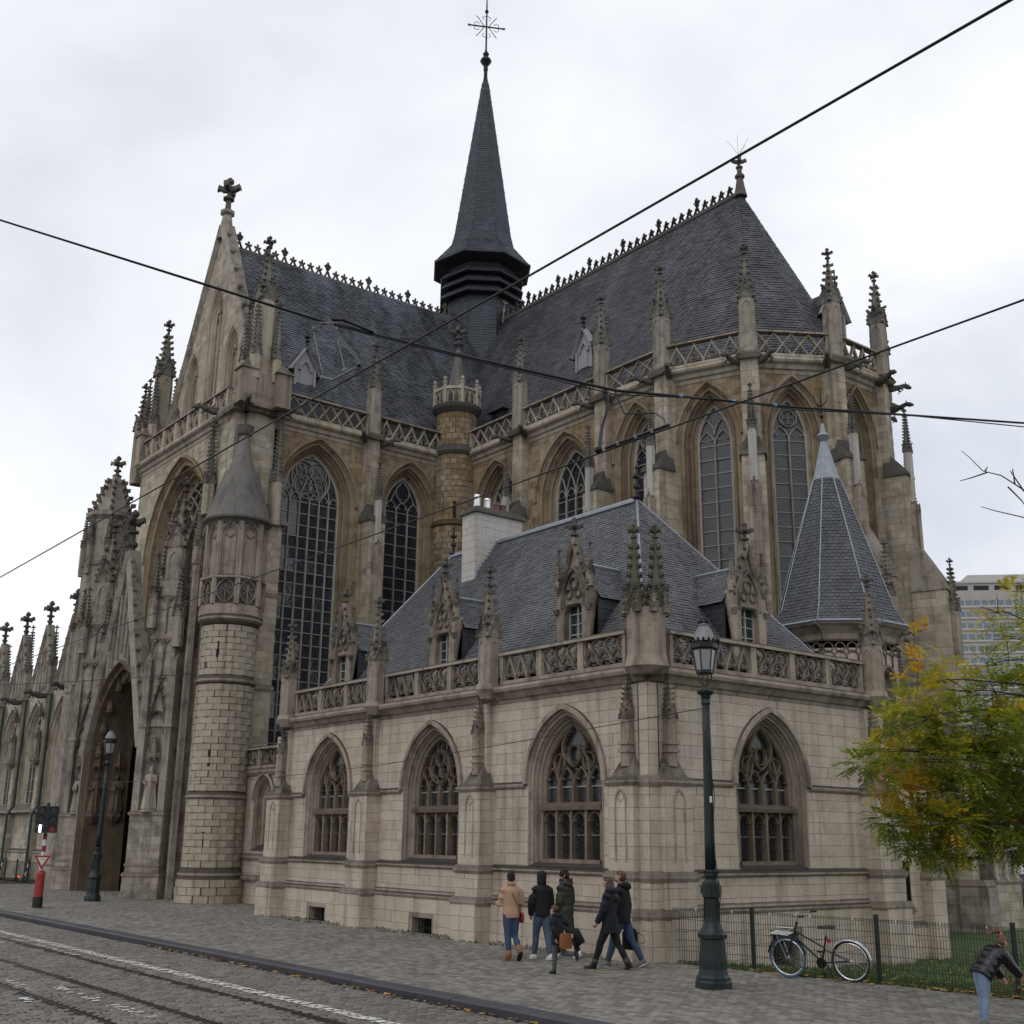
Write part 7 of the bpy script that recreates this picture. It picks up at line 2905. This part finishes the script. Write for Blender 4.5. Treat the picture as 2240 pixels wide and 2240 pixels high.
m.build('seat_post', 'chrome', BK)
m = MB()
rings = []
for x, w_, z in ((.04, .02, .86), (.10, .035, .87), (.20, .075, .875), (.29, .10, .885), (.33, .07, .875)):
    rings.append([(x, -w_, z - .03), (x, w_, z - .03), (x, w_ * .8, z + .015), (x, 0, z + .02), (x, -w_ * .8, z + .015)])
m.loft(rings)
m.build('saddle', 'saddle', BK)
for cx, a0, a1, mt in ((rxw, -.25, pi * .86, 'chrome'), (fxw, .15, pi * .95, 'bikeblack')):
    m = MB()
    P = ring_pts(cx, WR, WR + .022, 16, a0, a1)
    m.strip([(p[0], -.028, p[2]) for p in P], [(p[0], .028, p[2]) for p in P])
    m.strip([(p[0], -.028, p[2]) for p in P], [(p[0] + (cx - p[0]) * .05, -.032, p[2] + (WR - p[2]) * .05) for p in P])
    m.strip([(p[0], .028, p[2]) for p in P], [(p[0] + (cx - p[0]) * .05, .032, p[2] + (WR - p[2]) * .05) for p in P])
    m.build('mudguard', mt, BK)
m = MB()
for y in (-.12, -.04, .04, .12):
    m.tube([(-.78, y, .74), (-.46, y, .72)], .006, 5)
m.tube([(-.78, -.12, .80), (-.79, -.13, .74), (-.79, .13, .74), (-.78, .12, .80), (-.46, .12, .80), (-.46, -.12, .80), (-.78, -.12, .80)], .007, 5)
for s_ in (-1, 1):
    m.tube([(-.70, s_ * .1, .74), (fxw, s_ * .055, WR)], .005, 5)
m.build('front_rack', 'chrome', BK)
m = MB()
m.lathe((0, 0, 0), [(.085, -.006), (.09, 0), (.085, .006)], 18)
me = m.mesh('chainring', 'bikeblack')
link('chainring', me, BK, matrix=Matrix.Translation((.06, -.05, .29)) @ Matrix.Rotation(pi / 2, 4, 'X'))
m = MB()
m.tube([(.06, -.07, .29), (.12, -.08, .14)], .010, 6)
m.tube([(.06, .07, .29), (.0, .08, .44)], .010, 6)
m.box(W0, .06, .18, -.14, -.08, .125, .145)
m.box(W0, -.06, .06, .08, .14, .43, .45)
m.build('cranks', 'bikeblack', BK)
m = MB()
m.tube([(.10, .06, .28), (.16, .16, .01)], .010, 6)
m.build('kickstand', 'bikeblack', BK)
m = MB()
m.box(W0, .19, .24, -.03, .03, .62, .68)
m.build('rear_light', 'red', BK)

# ------------------------------------------------------------------ scooters by the lawn on the left
def scooter(label, loc, rz):
    t = thing('kick_scooter', label, 'scooter', loc, rz, 'electric kick scooters parked by the nave')
    m = MB()
    m.box(W0, -.30, .38, -.08, .08, .12, .17)
    m.taper(W0, (.30, .50, -.04, .04, .14), (.44, .52, -.03, .03, .30))
    m.build('deck', 'blackplastic', t)
    for i in range(5):
        m = MB()
        a, b = Vector((.50, 0, .16)), Vector((.36, 0, 1.12))
        m.tube([a.lerp(b, i / 5), a.lerp(b, (i + 1) / 5)], .028, 8)
        m.build('stem', 'whitepaint' if i in (1, 3) else 'blackplastic', t)
    m = MB()
    m.tube([(.34, -.25, 1.13), (.36, 0, 1.12), (.34, .25, 1.13)], .018, 6)
    m.build('handlebar', 'blackplastic', t)
    for x in (-.38, .52):
        m = MB()
        m.lathe((0, 0, 0), [(.11, -.03), (.125, 0), (.11, .03)], 14)
        link('wheel', m.mesh('wheel', 'rubber'), t, matrix=Matrix.Translation((x, 0, .125)) @ Matrix.Rotation(pi / 2, 4, 'X'))
    m = MB()
    m.ball((-.50, 0, .24), .045, .05, .045, 8, 6)
    m.build('tail_light', 'lamp_on_red2', t)
    return t


scooter('parked kick scooter with a lit red tail light, at the left edge', (18.5, 65.3, 0), 2.6)
scooter('parked kick scooter with a red tail light, half hidden behind the red and white pole', (19.0, 62.6, 0), 2.6)
LN = thing('low_fence', 'low dark green fence round the strip of grass beside the nave', 'fence', (18.9, 60.5, 0), world=True)
for k in range(6):
    y = 59.4 + 2.0 * k
    m = MB()
    m.box(W0, 18.85, 18.92, y - .03, y + .03, 0, 1.1)
    m.build('post', 'fencegreen', LN)
for k in range(5):
    y = 59.4 + 2.0 * k
    m = MB()
    for j in range(16):
        yy = y + 2.0 * j / 16
        m.box(W0, 18.88, 18.89, yy - .005, yy + .005, .05, 1.0)
    m.box(W0, 18.88, 18.90, y, y + 2, .96, 1.0)
    m.build('mesh_panel', 'fencegreen', LN)
m = MB()
m.face([(18.95, 58.9, .02), (20.0, 58.9, .02), (20.0, 86, .02), (18.95, 86, .02)])
m.build('verge', 'lawn', kind='structure')

# ------------------------------------------------------------------ people
plain('skin', (.42, .25, .18), .6, 0, .1)
plain('tan_fleece', (.42, .265, .175), .95, 0, .25, 60, .6)
plain('denim', (.032, .055, .105), .85, 0, .25, 30, .2)
plain('denim_pale', (.055, .085, .13), .85, 0, .3, 20, .2)
plain('denim_light', (.16, .22, .31), .85, 0, .25, 18, .2)
plain('blackcloth', (.0045, .0045, .0055), .85, 0, .3, 20, .2)
plain('navycloth', (.005, .0065, .013), .85, 0, .3, 20, .2)
plain('olive', (.032, .033, .022), .7, 0, .25, 16, .25)
plain('greycloth', (.07, .07, .08), .85, 0, .25, 20, .2)
plain('boot_tan', (.24, .115, .045), .8, 0, .2, 20)
plain('shoewhite', (.62, .61, .60), .6)
plain('shoegrey', (.13, .12, .11), .7)
plain('hair_brown', (.045, .022, .012), .5, 0, .3, 40, .3)
plain('hair_red', (.085, .036, .015), .55, 0, .3, 40, .3)
plain('hair_auburn', (.10, .045, .018), .55, 0, .3, 40, .3)
plain('redleather', (.20, .012, .014), .4)
plain('satchel', (.22, .075, .022), .6)
plain('furbrown', (.035, .022, .015), .95, 0, .5, 60, .6)
plain('puffer', (.006, .006, .009), .28, 0, .2, 10, .3)
plain('pink', (.75, .10, .22), .6)


def solid(mb, name, mat, parent, voxel=.016, smooth=4):
    me = mb.mesh(name + '_raw')
    o = D.objects.new(name, me)
    COL.objects.link(o)
    r = o.modifiers.new('r', 'REMESH')
    r.mode = 'VOXEL'
    r.voxel_size = voxel
    s = o.modifiers.new('s', 'SMOOTH')
    s.iterations = smooth
    s.factor = .5
    dg_ = bpy.context.evaluated_depsgraph_get()
    ev_ = o.evaluated_get(dg_)
    nm = D.meshes.new_from_object(ev_)
    D.objects.remove(o)
    nm.name = name
    nm.materials.clear()
    nm.materials.append(MAT[mat])
    nm.polygons.foreach_set('use_smooth', [True] * len(nm.polygons))
    return link(name, nm, parent)


def leg_fk(hip, a, k, L1, L2):
    """hip swing a (forward +), knee bend k"""
    kn = hip + Vector((0, math.sin(a), -math.cos(a))) * L1
    an = kn + Vector((0, math.sin(a - k), -math.cos(a - k))) * L2
    return kn, an


def person(label, loc, heading, h, legs, arms, top, trousers, shoes, hem=.47, topw=1.0, hat=None, hair=None, hairlong=False, hood=None, fur=None, lean=0.0, look=0.0, puff=0, boots=False, toe=None, torso_dep=1.0):
    rz = math.atan2(heading[1], heading[0]) - pi / 2
    t = thing('person', label, 'person', loc, rz)
    S = h
    L1, L2 = .245 * S, .245 * S
    hx = .048 * S
    pts = []
    for sg, (a, k) in ((-1, legs[0]), (1, legs[1])):
        hip = Vector((sg * hx, 0, 0))
        kn, an = leg_fk(hip, a, k, L1, L2)
        pts.append((hip, kn, an, a - k))
    low = min(p[2].z for p in pts) - .045 * S
    for i in range(2):
        pts[i] = tuple(x - Vector((0, 0, low)) if isinstance(x, Vector) else x for x in pts[i])
    pz = -low
    pelvis = Vector((0, 0, pz))
    ln = lambda z: Vector((0, math.sin(lean) * (z - pz / S) * S if z * S > pz else 0, 0))

    def sp(x, y, z):      # a point of the upper body, leaning forward at the hips
        q = Vector((0, y * S, z * S - .50 * S))
        c, s_ = math.cos(-lean), math.sin(-lean)
        return Vector((x * S, q.y * c - q.z * s_, q.y * s_ + q.z * c)) + pelvis
    # body: one continuous skin
    b = MB()
    b.tube([sp(0, 0, .50), sp(0, -.005, .62), sp(0, 0, .74), sp(0, 0, .82), sp(0, 0.005, .87), sp(0, .012, .90)], [.06 * S, .055 * S, .055 * S, .036 * S, .030 * S, .030 * S], 10)
    hc = sp(0, .016, .938)
    ring = []
    lk = Matrix.Rotation(look, 4, 'Z') @ Matrix.Rotation(-lean * .6, 4, 'X')

    def hp(x, y, z):
        return hc + (lk @ Vector((x * S, y * S, z * S)))
    for zz, rx, ry, yo in ((-.058, .022, .026, .016), (-.045, .034, .040, .010), (-.020, .042, .050, .004), (.008, .045, .056, 0), (.032, .042, .053, -.003), (.050, .028, .036, -.004), (.058, .008, .010, -.004)):
        ring.append([tuple(hp(rx * math.cos(2 * pi * j / 12), yo + ry * math.sin(2 * pi * j / 12), zz)) for j in range(12)])
    b.loft(ring)
    b.tube([hp(0, .050, .006), hp(0, .066, -.014), hp(0, .052, -.020)], [.006 * S, .010 * S, .007 * S], 6)
    b.tube([hp(-.016, .050, -.034), hp(.016, .050, -.034)], .006 * S, 5)
    for sg in (-1, 1):
        b.ball(hp(sg * .046, -.002, -.004), .008 * S, .014 * S, .020 * S, 8, 6)
        b.ball(hp(sg * .018, .047, .006), .009 * S, .007 * S, .006 * S, 6, 5)
    for hip, kn, an, th in pts:
        b.tube([hip + Vector((0, 0, .03)), kn, an], [.05 * S, .036 * S, .024 * S], 8)
    sl = MB()
    hands = []
    for sg, (sw, el, out) in ((-1, arms[0]), (1, arms[1])):
        sh = sp(sg * .098, 0, .795)
        a = sw + lean * .0
        e = sh + Vector((sg * out * S, math.sin(a) * .17 * S, -math.cos(a) * .17 * S))
        wv = e + Vector((-sg * out * .6 * S, math.sin(a + el) * .145 * S, -math.cos(a + el) * .145 * S))
        b.tube([sp(sg * .03, 0, .78), sh, e, wv], [.02 * S, .02 * S, .018 * S, .016 * S], 7)
        dn = (wv - e).normalized()
        pm = wv + dn * .045 * S
        b.tube([wv, pm], [.018 * S, .022 * S], 7)
        sd = Vector((sg, 0, 0))
        for f_ in range(4):
            base = pm + Vector((0, 1, 0)).cross(dn).normalized() * 0 + Vector((0, (f_ - 1.5) * .0105 * S, 0))
            L_ = (.038, .045, .042, .032)[f_] * S
            b.tube([base, base + dn * L_ * .55 - sd * .004 * S, base + dn * L_ * .9 - sd * .016 * S], [.0062 * S, .0058 * S, .005 * S], 5)
        b.tube([wv + dn * .015 * S + Vector((0, .018 * S, 0)), wv + dn * .04 * S + Vector((0, .034 * S, 0)), wv + dn * .058 * S + Vector((0, .032 * S, 0))], [.0075 * S, .007 * S, .0055 * S], 5)
        sl.tube([sp(sg * .03, 0, .79), sp(sg * .075, 0, .793), sh + Vector((sg * .008 * S, 0, -.02 * S)), sh.lerp(e, .5) + Vector((sg * .006 * S, 0, 0)), e, e.lerp(wv, .5), wv + dn * .005 * S], [.04 * S * topw, .044 * S * topw, .046 * S * topw, .043 * S * topw, .040 * S * topw, .037 * S * topw, .031 * S * topw], 10)
        sl.ball(tuple(sp(sg * .080, 0, .785)), .050 * S * topw, .050 * S * topw, .046 * S * topw, 10, 7)
        hands.append((wv, pm, dn))
    solid(b, 'body', 'skin', t, .011, 2)
    # trousers
    m = MB()
    m.ball(tuple(pelvis + Vector((0, -.005 * S, .01 * S))), .092 * S, .075 * S, .075 * S, 12, 8)
    for hip, kn, an, th in pts:
        end = kn.lerp(an, .86 if boots else .97)
        m.tube([hip + Vector((0, -.006 * S, .02 * S)), hip.lerp(kn, .35) + Vector((0, -.006 * S, 0)), kn, kn.lerp(an, .35) + Vector((0, -.008 * S, 0)), end], [.066 * S, .060 * S, .044 * S, .042 * S, .033 * S], 10)
    solid(m, 'trousers', trousers, t, .014, 3)
    # coat
    m = sl
    sec = [(hem, .098 * topw, .078 * topw * torso_dep, -.004), (.52, .100 * topw, .080 * topw * torso_dep, -.004), (.60, .092 * topw, .072 * topw * torso_dep, 0), (.70, .100 * topw, .074 * topw * torso_dep, .002), (.77, .108 * topw, .072 * topw, -.002), (.808, .092 * topw, .062 * topw, -.004), (.838, .062, .050, .0), (.868, .045, .042, .006)]
    if puff:
        s2 = []
        for i in range(len(sec) - 3):
            z0, z1 = sec[i], sec[i + 1]
            for q in range(4):
                tt = q / 4
                f_ = 1 + .05 * math.sin(pi * q / 2 + .4)
                s2.append(tuple(z0[j] + (z1[j] - z0[j]) * tt if j in (0, 3) else (z0[j] + (z1[j] - z0[j]) * tt) * f_ for j in range(4)))
        sec = s2 + sec[-3:]
    rings = []
    for z, rx, ry, yo in sec:
        rings.append([tuple(sp(rx * math.cos(2 * pi * j / 18), yo + ry * math.sin(2 * pi * j / 18), z)) for j in range(18)])
    m.loft(rings)
    solid(m, 'coat', top, t, .014, 3)
    # shoes
    for i, (hip, kn, an, th) in enumerate(pts):
        tilt = th * .9 if toe is None else toe[i]
        c, s_ = math.cos(tilt), math.sin(tilt)
        m = MB()

        def fp(x, y, z):
            return tuple(an + Vector((x * S, (y * c - z * s_) * S, (y * s_ + z * c) * S)))
        rings = []
        for y, w_, z0, z1 in ((-.032, .018, -.045, .012), (-.02, .026, -.046, .03 if boots else .018), (.015, .027, -.046, .03 if boots else .012), (.05, .030, -.046, -.010), (.085, .028, -.046, -.022), (.105, .016, -.045, -.034)):
            rings.append([fp(-w_, y, z0), fp(w_, y, z0), fp(w_ * .95, y, (z0 + z1) / 2), fp(w_ * .6, y, z1), fp(-w_ * .6, y, z1), fp(-w_ * .95, y, (z0 + z1) / 2)])
        m.loft(rings)
        if boots:
            m.tube([fp(0, -.004, -.02), tuple(kn.lerp(an, .72))], [.034 * S, .040 * S], 10)
        so = m.build('shoe', shoes, t, smooth=True)
        sm = MB()
        sm.loft([[fp(-w_ * 1.05, y, z) for y, w_ in ((-.034, .018), (.0, .028), (.05, .031), (.085, .029), (.107, .016))] + [fp(w_ * 1.05, y, z) for y, w_ in ((.107, .016), (.085, .029), (.05, .031), (.0, .028), (-.034, .018))] for z in (-.052, -.043)])
        sm.build('sole', 'shoewhite' if 'shoe' in shoes else 'rubber', so)
    if hat:
        m = MB()
        rings = []
        for zz, r in ((-.016, 1.10), (.0, 1.13), (.02, 1.12), (.042, .98), (.062, .70), (.074, .25)):
            rings.append([tuple(hp(.045 * r * math.cos(2 * pi * j / 14), -.004 + .056 * r * math.sin(2 * pi * j / 14), zz - (.022 if math.sin(2 * pi * j / 14) < -.2 and zz < .01 else 0))) for j in range(14)])
        m.loft(rings)
        m.build('hat', hat, t, smooth=True)
    if hair:
        m = MB()
        rings = []
        for zz, r in ((-.050, .80), (-.025, 1.02), (.0, 1.09), (.025, 1.08), (.046, .86), (.062, .40), (.066, .1)):
            rr = []
            for j in range(16):
                an_ = 2 * pi * j / 16
                fr_ = math.sin(an_)
                lift = .055 * max(0, fr_) if zz < .02 else 0
                rr.append(tuple(hp(.045 * r * math.cos(an_), -.008 + .057 * r * min(fr_, .72 if zz < .03 else 1), zz + lift * 1.15)))
            rings.append(rr)
        m.loft(rings)
        if hairlong:
            for j in range(9):
                an_ = pi + pi * j / 8
                p0 = hp(.044 * math.cos(an_), -.004 + .056 * math.sin(an_), .0)
                p1 = hp(.052 * math.cos(an_), -.01 + .062 * math.sin(an_), -.07)
                p2 = sp(.055 * math.cos(an_), -.02 + .075 * math.sin(an_), .80)
                p3 = sp(.045 * math.cos(an_), -.03 + .085 * math.sin(an_), .72)
                m.tube([p0, p1, p2, p3], [.014 * S, .017 * S, .016 * S, .005 * S], 6)
        m.build('hair', hair, t, smooth=True)
    if hood:
        m = MB()
        up = hood[1]
        if up:
            rings = []
            for zz, r, yo in ((-.085, 1.25, -.006), (-.06, 1.18, -.006), (-.03, 1.22, -.008), (.0, 1.28, -.008), (.03, 1.26, -.010), (.055, 1.0, -.012), (.072, .5, -.014), (.076, .1, -.016)):
                rings.append([tuple(hp(.045 * r * math.cos(2 * pi * j / 14), yo + .058 * r * min(math.sin(2 * pi * j / 14), .62), zz)) for j in range(14)])
            m.loft(rings)
        else:
            m.tube([sp(-.075, .02, .845), sp(-.06, -.045, .85), sp(0, -.075, .835), sp(.06, -.045, .85), sp(.075, .02, .845)], [.024 * S, .034 * S, .042 * S, .034 * S, .024 * S], 9)
        m.build('hood', hood[0], t, smooth=True)
    if fur:
        m = MB()
        rf = random.Random(3)
        for j in range(140):
            an_ = rf.uniform(0, 2 * pi)
            p = sp(.062 * math.cos(an_), -.01 + .066 * math.sin(an_), .862 + rf.uniform(-.02, .03))
            crocket(m, p, (math.cos(an_) + rf.gauss(0, .4), math.sin(an_) + rf.gauss(0, .4), rf.gauss(0, .5)), .022 * S)
        m.build('fur_collar', fur, t)
    return t, sp, hands, S


WALK = [(.42, .12), (-.38, .35)]
p, sp, hands, S = person('person in a tan fleece jacket and black beanie with a red shoulder bag, walking away', (15.78, 20.0, 0), (.30, .95), 1.67, [(-.10, .05), (-.05, .75)], [(.15, 1.4, .035), (.1, .5, .045)], 'tan_fleece', 'denim', 'boot_tan', hem=.46, topw=1.12, hat='blackcloth', boots=True, toe=[0, -.9])
m = MB()
m.tube([sp(-.03, .05, .86), sp(-.055, -.03, .855), sp(-.01, -.088, .74), sp(.06, -.092, .62), sp(.115, -.06, .50)], .008, 5)
m.build('bag_strap', 'redleather', p)
m = MB()
q = sp(.13, -.02, .465)
m.loft([[tuple(q + Vector((dx * w_, dy * w_, dz))) for dx, dy in ((-.025, -.09), (.03, -.09), (.03, .09), (-.025, .09))] for w_, dz in ((.7, .10), (1.0, .06), (1.05, -.06), (.8, -.10))])
m.build('shoulder_bag', 'redleather', p)
m = MB()
m.tube([sp(-.045, .02, .865), sp(-.03, -.05, .868), sp(0, -.062, .87), sp(.03, -.05, .868), sp(.045, .02, .865)], .022, 7)
m.build('collar', 'tan_fleece', p)

p, sp, hands, S = person('person in a black hooded sweatshirt, hood up, blue jeans and white shoes, walking away', (16.45, 19.80, 0), (.20, .98), 1.70, [(.26, .10), (-.22, .12)], [(.05, .35, .05), (.1, .6, .04)], 'blackcloth', 'denim_pale', 'shoewhite', hem=.47, topw=1.10, hood=('blackcloth', True), toe=[0, -.15])

p, sp, hands, S = person('person in a long olive padded coat with a fur collar and dark cap', (17.05, 19.75, 0), (-.25, .97), 1.72, [(.20, .05), (-.25, .2)], [(-.1, .6, .04), (.0, .4, .04)], 'olive', 'blackcloth', 'shoewhite', hem=.30, topw=1.22, hat='blackcloth', hair='hair_brown', fur='furbrown', hood=('olive', False), look=.7, puff=1)

p, sp, hands, S = person('small child in a black jacket running with a brown satchel', (14.97, 17.55, 0), (-.15, .99), 1.17, [(.10, .05), (-.30, 1.35)], [(-.5, .4, .06), (-.9, .3, .10)], 'blackcloth', 'greycloth', 'blackcloth', hem=.40, topw=1.25, hair='hair_brown', hood=('blackcloth', False), toe=[0, -1.6], lean=.12)
m = MB()
q = sp(.02, -.14, .44)
m.loft([[tuple(q + Vector((dx * w_, dy, dz))) for dx, dy in ((-.13, -.05), (0, -.07), (.13, -.05), (.13, .04), (-.13, .04))] for w_, dz in ((.75, .14), (.95, .11), (1.08, 0), (1.0, -.10), (.85, -.13))])
sb = m.build('satchel', 'satchel', p)
m = MB()
m.box(Fr(q, (1, 0, 0), (0, -1, 0)), -.06, .06, .041, .046, -.09, -.06)
m.build('satchel_tag', 'shoewhite', sb)
m = MB()
m.tube([sp(.09, -.10, .62), sp(.22, -.20, .55), sp(.28, -.22, .42), sp(.22, -.16, .30)], [.05, .10, .10, .04], 10)
m.build('flying_coat', 'blackcloth', p, smooth=True)

p, sp, hands, S = person('person with long brown hair in a dark navy coat and black leggings, walking left', (16.33, 17.60, 0), (-.50, .87), 1.70, [(.40, .06), (-.34, .18)], [(.2, .35, .03), (-.1, .3, .03)], 'navycloth', 'blackcloth', 'saddle', hem=.385, topw=1.12, hair='hair_brown', hairlong=True, hood=('navycloth', False), boots=True, toe=[.1, -.55])

p, sp, hands, S = person('bearded person with red hair in black coat and jeans carrying a black bag', (16.92, 17.86, 0), (-.45, .89), 1.79, [(.38, .10), (-.36, .18)], [(.15, .3, .03), (-.15, .2, .04)], 'blackcloth', 'denim', 'shoegrey', hem=.44, topw=1.12, hair='hair_red', hood=('blackcloth', False), look=.15, toe=[0, -.45])
m = MB()
m.tube([sp(-.028, .045, .895), sp(0, .062, .885), sp(.028, .045, .895)], [.014, .024, .014], 7)
m.build('beard', 'hair_red', p, smooth=True)
m = MB()
w_, pm_, dn_ = hands[1]
q = pm_ + Vector((.02, -.06, -.30))
m.loft([[tuple(q + Vector((dx * k_, dy * k_, dz))) for dx, dy in ((-.05, -.15), (.05, -.15), (.05, .15), (-.05, .15))] for k_, dz in ((.75, .19), (1.0, .10), (1.0, -.15), (.9, -.20))])
hbg = m.build('handbag', 'blackcloth', p)
m = MB()
for dy in (-.08, .06):
    m.tube([tuple(q + Vector((0, dy - .03, .18))), tuple(pm_ + Vector((0, dy * .2, -.03))), tuple(q + Vector((0, dy + .05, .18)))], .008, 5)
m.tube([tuple(q + Vector((0, -.12, .15))), tuple(q + Vector((.02, -.28, .06))), tuple(q + Vector((.02, -.30, -.06))), tuple(q + Vector((0, -.13, -.10)))], .007, 5)
m.build('bag_handles', 'blackcloth', hbg)

p, sp, hands, S = person('child in shiny black puffer jacket and pale jeans bending down at the right edge', (15.72, 9.42, 0), (.93, -.36), 1.28, [(.05, .08), (-.08, .05)], [(.35, .25, .03), (.55, .3, .03)], 'puffer', 'denim_light', 'shoegrey', hem=.46, topw=1.42, hair='hair_auburn', lean=.72, puff=1)
m = MB()
m.tube([sp(0, -.03, .985), sp(0, -.10, .99), sp(0, -.15, .93), sp(.01, -.16, .86)], [.02, .03, .032, .01], 8)
m.build('ponytail', 'hair_auburn', p, smooth=True)
m = MB()
m.ball(tuple(sp(0, -.05, .985)), .03, .03, .03, 8, 6)
m.build('hair_tie', 'pink', p)
m = MB()
for k in range(40):
    w_, pm_, dn_ = hands[k % 2]
    c = pm_ + Vector((RN.gauss(0, .06), RN.gauss(.02, .05), RN.gauss(-.03, .05)))
    a = RN.uniform(0, 6)
    m.face([tuple(c), tuple(c + Vector((.05 * math.cos(a), .05 * math.sin(a), .01))), tuple(c + Vector((.04 * math.cos(a + 1), .04 * math.sin(a + 1), .05)))])
o = m.build('leaf_bunch', 'leaf_fallen', p, kind='stuff')
flush_stones("CH", CH, "stone", 300)
flush_pieces("CH", CH, "roof_slate", 300)
flush_pieces("SP", spire, "slate", 200)
flush_stones('SA', SA, 'stone', 300)
flush_pieces('SA', SA, 'roof_slate', 300)
flush_stones('OT', OT, 'stone', 150)
flush_pieces('OT', OT, 'roof_slate', 250)
